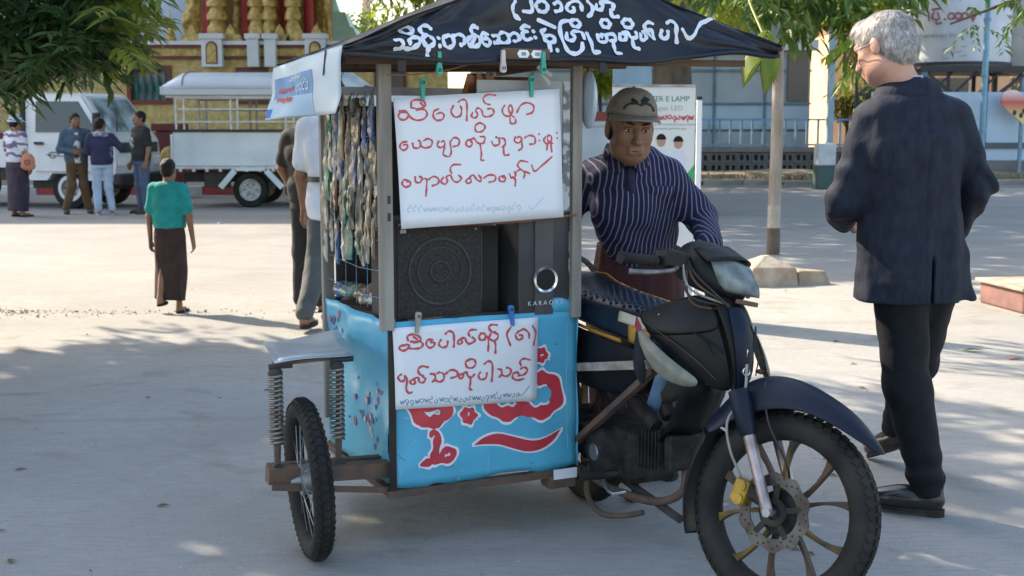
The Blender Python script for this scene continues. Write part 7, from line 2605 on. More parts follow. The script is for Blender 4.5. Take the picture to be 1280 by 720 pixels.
def zcut(z0=None, z1=None):
    def c(P):
        r = np.full(P.shape[:-1], -1.0)
        if z0 is not None:
            r = np.maximum(r, z0 - P[..., 2])
        if z1 is not None:
            r = np.maximum(r, P[..., 2] - z1)
        return r
    return c


EU = lambda x, y, z: Euler((R(x), R(y), R(z)), 'XYZ').to_matrix()

# ------------------------------------------------------------------ the seller, leaning over the motorcycle
root = thing('person', 'man in a grey cap and striped navy shirt leaning over the motorcycle', 'person', (0.5, 4.85, 0))
HR = EU(4, 3, 0) @ EU(14, 0, 0)
HR = Matrix.Rotation(R(10), 3, 'Z') @ Matrix.Rotation(R(8), 3, 'X') @ Matrix.Rotation(R(3), 3, 'Y')
J = dict(head=(-0.066, -0.268, 1.376), headR=HR, neck=(-0.075, -0.135, 1.285), chest=(-0.045, -0.085, 1.14), pel=(0.0, 0.05, 0.86), w=1.06, yaw=R(4),
         shL=(-0.200, -0.075, 1.195), elL=(-0.300, -0.02, 1.03), wrL=(-0.405, -0.21, 1.02), hdL=(-0.5, -1, 0.2), hnL=(0.3, 0, -1),
         shR=(0.098, -0.105, 1.205), elR=(0.232, -0.10, 1.02), wrR=(0.215, -0.40, 0.945), hdR=(0.0, -1, -0.1), hnR=(0, 0.1, -1),
         hpL=(-0.09, 0.05, 0.84), knL=(-0.10, 0.03, 0.46), anL=(-0.11, 0.08, 0.08), ftL=(-0.1, -1, 0),
         hpR=(0.09, 0.05, 0.84), knR=(0.11, 0.02, 0.46), anR=(0.12, 0.08, 0.08), ftR=(0.15, -1, 0))
J['w'] = 0.85
body, T_ = build_body(root, J, skin_b, 0.0044, 1.07, 0.9, 1.0)
eyes(root, J, T_, 1.07)
shirt_m = stripe_mat('striped_shirt', (0.016, 0.018, 0.060), (0.20, 0.19, 0.25), 0.0195, 0.22)
P = [Loft([(V3((0.005, 0.045, 0.88)), 0.158, 0.130, 0.05), (V3((-0.01, 0.01, 1.0)), 0.152, 0.132, 0.05), (V3((-0.045, -0.085, 1.13)), 0.166, 0.132, 0.05), (V3((-0.060, -0.115, 1.205)), 0.150, 0.105, 0.05), (V3((-0.073, -0.145, 1.298)), 0.074, 0.072, 0.05)], k=0.05)]
P += [Cone((-0.180, -0.085, 1.200), (-0.295, -0.02, 1.04), 0.064, 0.058, 0.03), Cone((-0.295, -0.02, 1.04), (-0.385, -0.17, 1.03), 0.056, 0.046, 0.03),
      Cone((0.082, -0.115, 1.205), (0.232, -0.10, 1.03), 0.066, 0.056, 0.03), Cone((0.232, -0.10, 1.03), (0.218, -0.36, 0.955), 0.054, 0.044, 0.02)]
neckhole = Cone((-0.073, -0.175, 1.335), (-0.068, -0.225, 1.40), 0.056, 0.075, 0.008)
neckhole.sub = True
P.append(neckhole)
nz_ = folds(0.009, (8, 8, 9), 0.005)


def shirt_fold(Q):
    # drape lines running from the shoulders to the waist plus elbow creases
    d = nz_(Q)
    d += 0.004 * np.sin((Q[:, 0] * 0.5 + Q[:, 2]) * 70) * np.clip((1.02 - Q[:, 2]) * 6, 0, 1) * np.clip(Q[:, 0] * 8 - 0.8, 0, 1)
    return d


shirt = sdf_obj('shirt', P, 0.006, shirt_m, root, deform=shirt_fold)
# collar, placket, buttons, pocket
col = []
for t in np.linspace(-2.6, 2.6, 22):
    a = t - math.pi / 2
    c = V3((-0.075, -0.150, 1.300))
    rr_ = V3((0.071 * math.cos(a), 0.066 * math.sin(a), 0.0))
    front = max(0, -math.sin(a))
    q = c + rr_ + V3((0, -0.012 * front, -0.022 * front))
    col.append([q + V3((0.012 * math.cos(a), 0.012 * math.sin(a), -0.026)), q + V3((0.004 * math.cos(a), 0.004 * math.sin(a), 0.004)), q + V3((-0.004 * math.cos(a), -0.004 * math.sin(a), 0.022))])
MB().grid(col).build('collar', shirt_m, shirt, solid=0.004, smooth=True)
def on_front(x, z):
    t = (z - 0.9) / 0.35
    return V3((x, -0.098 - 0.175 * min(1, max(0, (z - 0.9) / 0.3)), z))


for z in (1.215, 1.145, 1.075, 1.005, 0.95):
    q = V3((-0.055, 0, z))
    yy = np.interp(z, [0.88, 1.0, 1.14, 1.23, 1.285], [-0.090, -0.130, -0.223, -0.222, -0.208])
    MB().lathe([(0, -0.003), (0.0045, -0.003), (0.0055, 0.0)], 10, (q.x, yy - 0.004, z), 'Y').build('button', mat('button_pale', (0.5, 0.5, 0.52)), shirt)
# collar wings and placket lying on the chest
for sx in (-1, 1):
    MB().add([(-0.068 + sx * 0.012, -0.246, 1.250), (-0.072 + sx * 0.066, -0.215, 1.292), (-0.070 + sx * 0.078, -0.222, 1.245), (-0.066 + sx * 0.042, -0.248, 1.208)], [(0, 1, 2, 3)]).build('collar_wing', shirt_m, shirt, solid=0.006)
pk_ = []
for z in np.linspace(1.245, 0.93, 12):
    yy = np.interp(z, [0.88, 1.0, 1.14, 1.23, 1.285], [-0.090, -0.130, -0.223, -0.222, -0.208])
    pk_.append([(-0.072 + 0.004 * math.sin(z * 30), yy - 0.010, z), (-0.056 + 0.004 * math.sin(z * 30), yy - 0.013, z), (-0.040 + 0.004 * math.sin(z * 30), yy - 0.010, z)])
MB().grid(pk_).build('placket', mat('placket_navy', (0.012, 0.013, 0.045), (0.03, 0.03, 0.07), 20, 0.85), shirt, solid=0.004, smooth=True)
rows = []
for j in range(6):
    z = 1.165 - 0.125 * j / 5
    yy = np.interp(z, [0.88, 1.0, 1.14, 1.23, 1.285], [-0.090, -0.130, -0.223, -0.222, -0.208])
    rows.append([(x, yy + 0.5 * (x + 0.05) ** 2 * 2.4 - 0.006, z - 0.012 * (1 - abs((x - 0.055) / 0.05)) * (j == 5)) for x in np.linspace(0.005, 0.105, 6)])
MB().grid(rows).build('pocket', shirt_m, shirt, solid=0.004, smooth=True)
# longyi
maroon_cloth = mat('maroon_cloth', (0.045, 0.012, 0.014), (0.07, 0.018, 0.02), 10, 0.85, bump=0.3, bscale=40)
nz2 = folds(0.008, (14, 14, 2.0), 0.004, 3.0)
sdf_obj('longyi', [Loft([(V3((0.0, 0.05, 0.10)), 0.19, 0.165), (V3((0.0, 0.05, 0.5)), 0.19, 0.16), (V3((0.0, 0.05, 0.80)), 0.182, 0.150), (V3((0.004, 0.045, 0.925)), 0.168, 0.132)], k=0.03)], 0.008, maroon_cloth, root, deform=nz2)
for sd in 'LR':
    a = V3(J['an' + sd])
    MB().loft([[(a.x + 0.045 * math.cos(t) * (1.1 if math.sin(t) < 0 else 0.8), a.y - 0.07 + 0.125 * math.sin(t), z) for t in np.linspace(0, 5.9, 14)] for z in (0.002, 0.018)]).build('sandal', rubber, root)
# hair under the cap and the cap
sdf_obj('hair', [Ell(T_((0, 0.03, 0.02)), (0.082, 0.092, 0.074), HR, 0.01), Ell(T_((0.062, 0.03, -0.01)), (0.018, 0.048, 0.038), HR, 0.01), Ell(T_((-0.062, 0.03, -0.01)), (0.018, 0.048, 0.038), HR, 0.01)], 0.006, hair_k, root, deform=lambda Q: 0.004 * vnoise(Q * 90))
cap_m = mat('cap_grey', (0.25, 0.215, 0.175), (0.19, 0.16, 0.13), 9, 0.9, bump=0.3, bscale=90)
rows = []
for j in range(9):
    v = j / 8
    ph = v * math.pi / 2
    rows.append([T_((0.0855 * math.cos(a) * math.cos(ph) ** 0.72, 0.006 + 0.104 * math.sin(a) * math.cos(ph) ** 0.72, 0.054 + 0.086 * math.sin(ph) - 0.012 * (math.sin(a) > 0))) for a in np.linspace(0, 2 * math.pi, 33)[:-1]])
cap = MB().grid(rows, True).build('cap', cap_m, root, smooth=True, solid=0.004)
br = []
for j in range(6):
    v = j / 5
    row = []
    for k in range(15):
        a = -math.pi / 2 + (k / 14 - 0.5) * 2.45
        ext = 0.058 * v * (math.cos((k / 14 - 0.5) * 2.45) ** 0.6)
        row.append(T_((0.0865 * math.cos(a) + 0.1 * ext * math.cos(a), 0.006 + 0.105 * math.sin(a) - ext, 0.054 + 0.002 * v - 0.008 * v * v - 0.018 * (abs(k / 14 - 0.5) * 2) ** 2 * v)))
    br.append(row)
MB().grid(br).build('brim', cap_m, cap, smooth=True, solid=0.004)
MB().ball(T_((0, 0.006, 0.140)), 0.006).build('cap_button', cap_m, cap, smooth=True)
# dark emblem on the crown: spread bow shape
def cap_pt(x, z):
    z = z + 0.014
    sp_ = min(0.999, max(0.0, (z - 0.054) / 0.086))
    ph = math.asin(sp_)
    cr = math.cos(ph) ** 0.72
    sx = max(-0.99, min(0.99, x / (0.0855 * cr)))
    return T_((x, 0.006 - 0.104 * cr * math.sqrt(1 - sx * sx) - 0.003, z))


strokes_mesh([([(-0.052, 0.062), (-0.040, 0.078), (-0.018, 0.084), (0.0, 0.080), (0.018, 0.084), (0.040, 0.078), (0.052, 0.060)], 0.009), ([(-0.026, 0.094), (-0.012, 0.086)], 0.012), ([(0.012, 0.086), (0.030, 0.098)], 0.012), ([(0.02, 0.104), (0.004, 0.090)], 0.007)], 0.008,
             lambda a, b: (cap_pt(a, b), (HR @ V3((0, -1, 0.35))).normalized()), 0.002).build('emblem', mat('emblem_black', (0.008, 0.008, 0.008)), cap, fix=False)

# ------------------------------------------------------------------ man in the dark suit, seen from behind
root = thing('person', 'grey haired man in a dark navy suit walking away past the motorcycle', 'person', (1.45, 4.35, 0))
HR = Matrix.Rotation(R(180 + 40), 3, 'Z') @ Matrix.Rotation(R(20), 3, 'X') @ Matrix.Rotation(R(-3), 3, 'Y')
root_skin[0] = skin_p
J = dict(head=(-0.150, 0.045, 1.655), headR=HR, neck=(-0.085, 0.02, 1.525), chest=(-0.06, 0.0, 1.30), pel=(-0.035, 0.02, 0.88), w=0.82, yaw=R(12),
         shL=(-0.200, 0.01, 1.385), elL=(-0.272, 0.03, 1.11), wrL=(-0.20, 0.27, 1.05), hdL=(0.5, 1, 0), hnL=(0.5, 0.5, 0),
         shR=(0.080, 0.03, 1.395), elR=(0.190, 0.06, 1.16), wrR=(0.16, 0.25, 0.98), hdR=(-0.4, 0.8, -0.4), hnR=(-1, 0, 0),
         hpL=(-0.095, 0.0, 0.86), knL=(-0.040, 0.0, 0.47), anL=(0.040, -0.035, 0.10), ftL=(-0.86, 0.5, 0),
         hpR=(0.055, 0.04, 0.86), knR=(0.075, 0.28, 0.50), anR=(0.115, 0.60, 0.155), ftR=(-0.55, 0.83, -0.28))
body, T_ = build_body(root, J, skin_p, 0.007, 1.06, 0.8, 0.8)
suit = mat('navy_suit', (0.010, 0.0135, 0.025), (0.018, 0.022, 0.036), 40, 0.8, bump=1.0, bscale=13, stretch=(1, 1, 0.45), spec=0.25)
trouser_m = mat('dark_trousers', (0.007, 0.008, 0.011), (0.012, 0.013, 0.017), 12, 0.75, spec=0.2, bump=0.2, bscale=30)
yw = R(12)
P = [Loft([(V3((-0.025, 0.02, 0.775)), 0.205, 0.150, yw), (V3((-0.03, 0.02, 0.92)), 0.198, 0.148, yw), (V3((-0.045, 0.02, 1.10)), 0.176, 0.134, yw), (V3((-0.06, 0.0, 1.30)), 0.186, 0.136, yw), (V3((-0.065, 0.01, 1.41)), 0.176, 0.112, yw), (V3((-0.075, 0.015, 1.475)), 0.125, 0.09, yw), (V3((-0.085, 0.015, 1.525)), 0.080, 0.074, yw)], k=0.045),
     Cone((-0.205, 0.005, 1.405), (-0.290, 0.0, 1.12), 0.068, 0.062, 0.022), Cone((-0.290, 0.0, 1.12), (-0.222, 0.24, 1.045), 0.061, 0.050, 0.012),
     Cone((0.085, 0.025, 1.415), (0.196, 0.04, 1.18), 0.070, 0.062, 0.022), Cone((0.196, 0.04, 1.18), (0.168, 0.22, 0.99), 0.061, 0.052, 0.012)]
for sx_, yy_ in ((-0.02, -0.145),):
    sl_ = Ell((sx_ + 0.015, yy_, 0.80), (0.006, 0.07, 0.16), None, 0.004)
    sl_.sub = True
    P.append(sl_)
hole = Cone((-0.09, 0.03, 1.56), (-0.12, 0.04, 1.62), 0.066, 0.085, 0.006)
hole.sub = True
P.append(hole)
nzj = folds(0.010, (8, 8, 5), 0.005, 1.5)


def jacket_fold(Q):
    d = 0.6 * nzj(Q) + 0.014 * (np.abs(vnoise(Q * np.array([7, 7, 10]) + 2.0)) - 0.12) + 0.006 * (np.abs(vnoise(Q * np.array([16, 16, 13]) + 6.0)) - 0.12)
    # sleeve creases
    arm = np.clip((np.abs(Q[:, 0] + 0.045) - 0.17) * 14, 0, 1)
    d += 0.010 * np.sin(Q[:, 2] * 48 + Q[:, 0] * 40 + 9 * vnoise(Q * 6)) * arm * (0.5 + vnoise(Q * 9 + 3))
    # long soft drape lines down the back
    d += 0.0035 * np.sin(Q[:, 0] * 62 + 2.5 * vnoise(Q * np.array([4, 4, 2.5]))) * np.clip((1.42 - Q[:, 2]) * 3, 0, 1)
    # centre seam
    d += 0.006 * np.exp(-((Q[:, 0] + 0.035) / 0.005) ** 2) * (Q[:, 1] < 0)
    return d


jk = sdf_obj('jacket', P, 0.0062, suit, root, deform=jacket_fold, cut=zcut(0.775))
colr = []
for t in np.linspace(-2.3, 2.3, 22):
    a = t - math.pi / 2 + yw * 0.4
    c = V3((-0.088, 0.018, 1.522))
    e = V3((math.cos(a), math.sin(a), 0))
    bk_ = max(0, -math.sin(a))
    q = c + V3((0.078 * e.x, 0.072 * e.y, 0.010 * bk_))
    colr.append([q + e * 0.030 + V3((0, 0, -0.052)), q + e * 0.020 + V3((0, 0, -0.022)), q + e * 0.004 + V3((0, 0, 0.004)), q - e * 0.004 + V3((0, 0, 0.0))])
MB().grid(colr).build('lapel_collar', suit, jk, solid=0.004, smooth=True)
sc2 = []
for t in np.linspace(-2.5, 2.5, 20):
    a = t - math.pi / 2
    e = V3((math.cos(a), math.sin(a), 0))
    q = V3((-0.092, 0.022, 1.545)) + V3((0.066 * e.x, 0.064 * e.y, 0.0))
    sc2.append([q + V3((0, 0, -0.03)), q + V3((0, 0, 0.014)), q - e * 0.003 + V3((0, 0, 0.010))])
MB().grid(sc2).build('shirt_collar', mat('shirt_pale', (0.62, 0.56, 0.56), (0.5, 0.46, 0.5), 20), jk, solid=0.003, smooth=True)
for (x, y, z) in ((-0.19, 0.15, 1.02),):
    pass
P = [Loft([(V3((-0.035, 0.02, 0.80)), 0.150, 0.115, yw), (V3((-0.035, 0.02, 0.93)), 0.155, 0.118, yw)], k=0.04),
     Cone((-0.085, 0.0, 0.84), (-0.040, -0.005, 0.47), 0.098, 0.079, 0.04), Cone((-0.040, -0.005, 0.47), (0.038, -0.025, 0.115), 0.078, 0.064, 0.03),
     Cone((0.05, 0.04, 0.84), (0.078, 0.27, 0.50), 0.096, 0.078, 0.03), Cone((0.078, 0.27, 0.50), (0.118, 0.585, 0.185), 0.076, 0.062, 0.03)]
nzt = folds(0.007, (9, 9, 9), 0.003, 2.2)
sdf_obj('trousers', P, 0.0075, trouser_m, root, deform=lambda Q: nzt(Q) + 0.005 * np.sin(Q[:, 2] * 75 + 4 * vnoise(Q * 6)) * np.clip((0.30 - Q[:, 2]) * 7, 0, 1))
shoe_m = mat('black_leather', (0.010, 0.010, 0.011), (0.02, 0.019, 0.018), 14, 0.22, coat=0.2)


def shoe(ank, d, root_, nm='shoe', pitch=0.0, s=1.0):
    d = V3(d).normalized()
    M_ = Matrix.Translation(ank) @ Matrix.Rotation(math.atan2(d.y, d.x), 4, 'Z') @ Matrix.Rotation(pitch, 4, 'Y')
    base = -0.10
    pts = [Ell((0.02, 0, base + 0.040), (0.075, 0.040, 0.040), None, 0.03), Ell((0.125, 0, base + 0.034), (0.088, 0.046, 0.036), None, 0.04), Cone((-0.015, 0, base + 0.045), (-0.012, 0, base + 0.105), 0.042, 0.038, 0.02), Ell((0.075, 0, base + 0.042), (0.07, 0.038, 0.036), None, 0.04)]
    v, f = sdf_mesh(pts, 0.006, None, lambda Q: base + 0.012 - Q[..., 2])
    vs = [M_ @ V3(q * s) for q in v]
    o = add_mesh(nm, vs, [tuple(q) for q in f], shoe_m, root_, True)
    out = []
    for t in np.linspace(0, 2 * math.pi, 29)[:-1]:
        x = 0.076 + 0.137 * math.cos(t)
        w = 0.047 * (1 - 0.25 * (math.cos(t) < 0) * abs(math.cos(t)))
        out.append((x, w * math.sin(t)))
    mb = MB().loft([[M_ @ V3((x * s, y * s, (base + z) * s)) for x, y in out] for z in (0.0, 0.014)])
    sl2 = mb.build('sole', rubber, o)
    MB().loft([[M_ @ V3((x * s, y * s, (base + z) * s)) for x, y in [(a_, b_) for a_, b_ in out if a_ < 0.01]] for z in (-0.014, 0.001)]).build('heel', rubber, o)
    return o


shoe(V3((0.040, -0.035, 0.116)), (-0.86, 0.42, 0), root)
shoe(V3((0.118, 0.605, 0.185)), (-0.45, 0.88, 0), root, pitch=R(26))
hair_g = mat('hair_grey', (0.40, 0.37, 0.34), (0.22, 0.20, 0.19), 12, 0.6, bump=0.4, bscale=160, stretch=(1, 1, 0.3))


def hair_fold(Q):
    return 0.010 * vnoise(Q * np.array([55, 55, 26])) + 0.006 * vnoise(Q * 110)


cutp = Ell(T_((0, -0.075, -0.035)), (0.085, 0.075, 0.085), HR, 0.01)
cutp.sub = True
cut2 = Ell(T_((0, 0.0, -0.115)), (0.10, 0.12, 0.052), HR, 0.01)
cut2.sub = True
ear_holes = []
for sx in (-1, 1):
    e = Ell(T_((sx * 0.085, -0.004, -0.012)), (0.026, 0.036, 0.042), HR, 0.008)
    e.sub = True
    ear_holes.append(e)
sdf_obj('hair', [Ell(T_((0, 0.016, 0.038)), (0.083, 0.102, 0.086), HR, 0.02), Ell(T_((0, 0.055, -0.02)), (0.073, 0.062, 0.065), HR, 0.03), Ell(T_((0, -0.05, 0.080)), (0.056, 0.046, 0.036), HR, 0.03), cutp, cut2] + ear_holes, 0.005, hair_g, root, deform=lambda Q: 0.004 * vnoise(Q * 45))
# strands over the hair cap
ho = [c for c in root.children if c.name.startswith('hair')][0]
me_ = ho.data
rs_ = random.Random(5)
fib = MB()
top_dir = HR @ V3((0, 0.35, -1))
crown_ = T_((0.01, 0.055, 0.115))
for i in range(9000):
    p_ = me_.polygons[rs_.randrange(len(me_.polygons))]
    c = p_.center.copy()
    n = p_.normal.copy()
    d = (c - crown_)
    d = d - n * d.dot(n)
    if d.length < 1e-4:
        continue
    d = d.normalized() + V3((rs_.uniform(-.16, .16), rs_.uniform(-.16, .16), rs_.uniform(-.16, .16)))
    d = (d - n * d.dot(n)).normalized()
    s_d = n.cross(d) * 0.0006
    l = rs_.uniform(0.018, 0.042)
    a_, b_, e_ = c + n * 0.0004, c + d * l * 0.5 + n * 0.0022, c + d * l + n * rs_.uniform(-0.002, 0.003)
    fib.add([a_ - s_d, a_ + s_d, b_ + s_d, b_ - s_d, e_], [(0, 1, 2, 3), (3, 2, 4)])
fo_ = fib.build('strands', mat('hair_strand', (0.55, 0.52, 0.48), (0.26, 0.24, 0.23), 60, 0.5), ho, fix=False)
fo_['kind'] = 'stuff'
# spectacles
gl = MB()
for sx in (-1, 1):
    gl.tube([T_((sx * 0.033 + 0.024 * math.cos(t), -0.112, 0.002 + 0.017 * math.sin(t))) for t in np.linspace(0, 2 * math.pi, 17)[:-1]], 0.0018, 6, closed=True)
    gl.tube([T_((sx * 0.057, -0.110, 0.006)), T_((sx * 0.080, -0.06, 0.008)), T_((sx * 0.084, 0.018, 0.006))], 0.0018, 6)
gl.tube([T_((-0.009, -0.113, 0.004)), T_((0.009, -0.113, 0.004))], 0.0018, 6)
gob = gl.build('spectacles', mat('frame_dark', (0.03, 0.025, 0.022), None, rough=0.3), root)
for sx in (-1, 1):
    MB().lathe([(0, 0), (0.023, 0.0)], 18, (0, 0, 0), 'Y').build('lens', mat('lens_dark', (0.05, 0.045, 0.04), None, rough=0.05, alpha=0.55), gob, M=Matrix.Translation(T_((sx * 0.033, -0.112, 0.002))) @ HR.to_4x4())


# ------------------------------------------------------------------ figures further off
def standing(name_label, loc, rz, s, garments, skin, hair, h=0.012, head_yaw=0.0, head_pitch=0.0, arms=None, legs=None, longyi=None, sleeve='short', hairlong=False, shoes=None, lean=(0, 0), group=None):
    """Adult of 1.65 m scaled by s, facing -Y before rz."""
    root = thing('person', name_label, 'person', loc, rz, group)
    root.scale = (s, s, s)
    lx, ly = lean
    HRm = Matrix.Rotation(R(head_yaw), 3, 'Z') @ Matrix.Rotation(R(head_pitch), 3, 'X')
    J = dict(head=(lx, ly - 0.01, 1.535), headR=HRm, neck=(lx * 0.8, ly * 0.8 + 0.02, 1.395), chest=(lx * 0.6, ly * 0.6 + 0.01, 1.20), pel=(0, 0.01, 0.90), w=0.98,
             shL=(-0.175, 0.015, 1.33), elL=(-0.225, 0.03, 1.05), wrL=(-0.235, -0.03, 0.82), shR=(0.175, 0.015, 1.33), elR=(0.225, 0.03, 1.05), wrR=(0.235, -0.03, 0.82),
             hpL=(-0.085, 0.01, 0.86), knL=(-0.095, 0.0, 0.46), anL=(-0.10, 0.03, 0.08), ftL=(-0.1, -1, 0), hpR=(0.085, 0.01, 0.86), knR=(0.095, 0.0, 0.46), anR=(0.10, 0.03, 0.08), ftR=(0.1, -1, 0),
             hnL=(1, 0, 0), hnR=(-1, 0, 0))
    J.update(arms or {})
    J.update(legs or {})
    body, T2 = build_body(root, J, skin, h, 1.0, 0.6, 0.6)
    top = garments['top']
    P = [torso((0, 0.01, garments.get('hem', 0.86) + 0.10), J['chest'], V3(J['neck']) + V3((0, 0, -0.005)), 1.03, 1.05, 0, 0.018)]
    for sd in 'LR':
        a, b, c = V3(J['sh' + sd]), V3(J['el' + sd]), V3(J['wr' + sd])
        if sleeve == 'long':
            P += [Cone(a, b, 0.070, 0.060, 0.04), Cone(b, b.lerp(c, 0.92), 0.056, 0.044, 0.03)]
        else:
            P += [Cone(a, a.lerp(b, 0.72), 0.074, 0.066, 0.04)]
    nh = Cone(V3(J['neck']) + V3((0, -0.01, 0.03)), V3(J['head']), 0.062, 0.075, 0.006)
    nh.sub = True
    P.append(nh)
    fo = folds(0.007, (9, 9, 7), 0.003, loc[0])
    shirt_ = sdf_obj(garments.get('top_name', 'shirt'), P, h, top, root, deform=fo)
    if longyi:
        (z0, mm) = longyi
        kx = J.get('longyi_x', 0)
        cen = (V3(J['knL']) + V3(J['knR'])) / 2
        ank = (V3(J['anL']) + V3(J['anR'])) / 2
        fo2 = folds(0.008, (12, 12, 2.0), 0.004, loc[0] + 2)
        sdf_obj('longyi', [Loft([(V3((ank.x, ank.y, z0)), 0.175, 0.135), (V3((cen.x, cen.y, 0.48)), 0.185, 0.145), (V3((0, 0.01, 0.82)), 0.188, 0.142), (V3((0, 0.01, 0.98)), 0.165, 0.12)], k=0.03)], h, mm, root, deform=fo2)
    else:
        P = [Loft([(V3((0, 0.01, 0.80)), 0.158, 0.12), (V3((0, 0.01, 0.96)), 0.160, 0.12)], k=0.04)]
        for sd in 'LR':
            a, b, c = V3(J['hp' + sd]), V3(J['kn' + sd]), V3(J['an' + sd])
            P += [Cone(a, b, 0.094, 0.076, 0.03), Cone(b, c + V3((0, 0, 0.02)), 0.074, 0.062, 0.03)]
        fo3 = folds(0.007, (9, 9, 9), 0.003, loc[0] + 4)
        sdf_obj('trousers', P, h, garments['bottom'], root, deform=fo3)
    hp2 = [Ell(T2((0, 0.020, 0.040)), (0.084, 0.100, 0.086), HRm, 0.02), Ell(T2((0, 0.05, -0.02)), (0.072, 0.062, 0.062), HRm, 0.03)]
    c1 = Ell(T2((0, -0.08, -0.03)), (0.09, 0.07, 0.082), HRm, 0.01)
    c1.sub = True
    c2 = Ell(T2((0, 0.0, -0.115)), (0.10, 0.12, 0.052), HRm, 0.01)
    c2.sub = True
    sdf_obj('hair', hp2 + [c1, c2], 0.008, hair, root, deform=lambda Q: 0.008 * vnoise(Q * 60))
    for sd in 'LR':
        a = V3(J['an' + sd])
        d = V3(J['ft' + sd])
        d = V3((d.x, d.y, 0)).normalized()
        x_ = V3((-d.y, d.x, 0))
        ring_ = [a + d * (0.075 + 0.135 * math.cos(t)) + x_ * 0.046 * math.sin(t) for t in np.linspace(0, 2 * math.pi, 17)[:-1]]
        zb = max(0.0, a.z - 0.08)
        MB().loft([[V3((q.x, q.y, zb + z)) for q in ring_] for z in (0.0, 0.025)]).build('sandal' if not shoes else 'shoe', shoes or rubber, root)
        if shoes:
            v, f = sdf_mesh([Ell(a + d * 0.08 + V3((0, 0, -0.045)), (0.12 if abs(d.x) > 0.7 else 0.05, 0.05 if abs(d.x) > 0.7 else 0.12, 0.04), None, 0.02)], 0.01)
            add_mesh('shoe_upper', v, [tuple(q) for q in f], shoes, root, True)
    return root, J, T2, shirt_


teal_m = mat('teal_cloth', (0.008, 0.27, 0.25), (0.006, 0.20, 0.19), 10, 0.85, bump=0.3, bscale=30)
dkbrown = mat('dark_brown_cloth', (0.028, 0.014, 0.012), (0.045, 0.022, 0.018), 10, 0.9, bump=0.3, bscale=30)
tl_root = standing('small person in a teal top and dark brown longyi walking away', (-2.585, 9.36, ROAD), R(172), 0.715, dict(top=teal_m, hem=0.93), skin_b, hair_k, 0.010, head_yaw=0,
         arms=dict(elL=(-0.25, 0.03, 1.05), wrL=(-0.265, -0.02, 0.80), elR=(0.24, 0.03, 1.05), wrR=(0.24, 0.02, 0.80)),
         legs=dict(anL=(-0.03, -0.10, 0.08), anR=(0.05, 0.22, 0.20), knL=(-0.06, -0.1, 0.46), knR=(0.07, 0.08, 0.48)), longyi=(0.17, dkbrown), sleeve='short')[0]
tl_root.scale.x *= 0.9
white_m = mat('white_shirt', (0.66, 0.68, 0.76), (0.56, 0.58, 0.66), 8, 0.8, bump=0.35, bscale=26)
grey_m = mat('grey_trousers', (0.06, 0.065, 0.06), (0.09, 0.095, 0.09), 10, 0.8)
black_m = mat('black_tee', (0.012, 0.012, 0.013), (0.02, 0.02, 0.022), 10, 0.85)
rt, Jw, Tw, sw_ = standing('person in a white shirt and grey trousers walking behind the banner', (-1.23, 8.6, ROAD), R(165), 1.06, dict(top=white_m, bottom=grey_m, hem=0.74), skin_b, hair_k, 0.010,
                           arms=dict(elR=(0.23, 0.02, 1.02), wrR=(0.27, -0.12, 0.80), hdR=(0.25, -0.25, -1), elL=(-0.23, 0.03, 1.04)), legs=dict(anL=(-0.10, -0.28, 0.08), knL=(-0.095, -0.2, 0.46), anR=(0.09, 0.3, 0.14), knR=(0.09, 0.08, 0.47)), sleeve='short')
MB().lathe([(0.165, 0.985), (0.172, 0.985), (0.172, 1.02), (0.165, 1.02)], 30, (0, 0.01, 0), 'Z', closed=True).build('waist_strap', black_plastic, rt)
standing('person in a black T-shirt half hidden behind the one in white', (-1.53, 9.5, ROAD), R(158), 1.0, dict(top=black_m, bottom=black_m), skin_b, hair_k, 0.010,
         arms=dict(elR=(0.25, 0.02, 1.10), wrR=(0.22, -0.10, 0.90)), sleeve='short')
# the group by the truck
denim = mat('denim_jacket', (0.05, 0.085, 0.13), (0.09, 0.13, 0.18), 8, 0.85)
khaki = mat('khaki_trousers', (0.15, 0.09, 0.045), (0.11, 0.065, 0.03), 8, 0.85)
jeans = mat('pale_jeans', (0.42, 0.50, 0.62), (0.30, 0.38, 0.52), 5, 0.85)
hood = mat('navy_hoodie', (0.016, 0.018, 0.06), (0.03, 0.03, 0.08), 8, 0.85)
blue_j = mat('blue_jeans', (0.05, 0.08, 0.15), (0.08, 0.11, 0.18), 8, 0.85)
shoe_w = mat('shoe_pale', (0.5, 0.5, 0.5), (0.35, 0.35, 0.36), 8)
tee_print = mat('printed_tee', (0.62, 0.62, 0.62), (0.05, 0.05, 0.06), 16, 0.85, fac=(0.52, 0.60))
rt, Ja, Ta, sa_ = standing('man in an open denim jacket and brown trousers by the truck', (-7.18, 20.55, ROAD), R(28), 1.0, dict(top=denim, bottom=khaki, top_name='jacket'), skin_b, hair_k, 0.012, head_yaw=15,
                           arms=dict(elL=(-0.26, 0.02, 1.06), wrL=(-0.06, -0.20, 1.02), elR=(0.26, 0.02, 1.06), wrR=(0.04, -0.22, 1.02), hdL=(1, -0.3, 0), hdR=(-1, -0.3, 0)), sleeve='long', legs=dict(anL=(-0.19, 0.03, 0.08), anR=(0.17, 0.03, 0.08)), shoes=chassis)
sdf_obj('tee', [Loft([(V3((0, -0.03, 0.84)), 0.075, 0.118), (V3((0, -0.035, 1.15)), 0.08, 0.116), (V3((0, -0.015, 1.36)), 0.06, 0.075)], k=0.03)], 0.012, tee_print, rt)
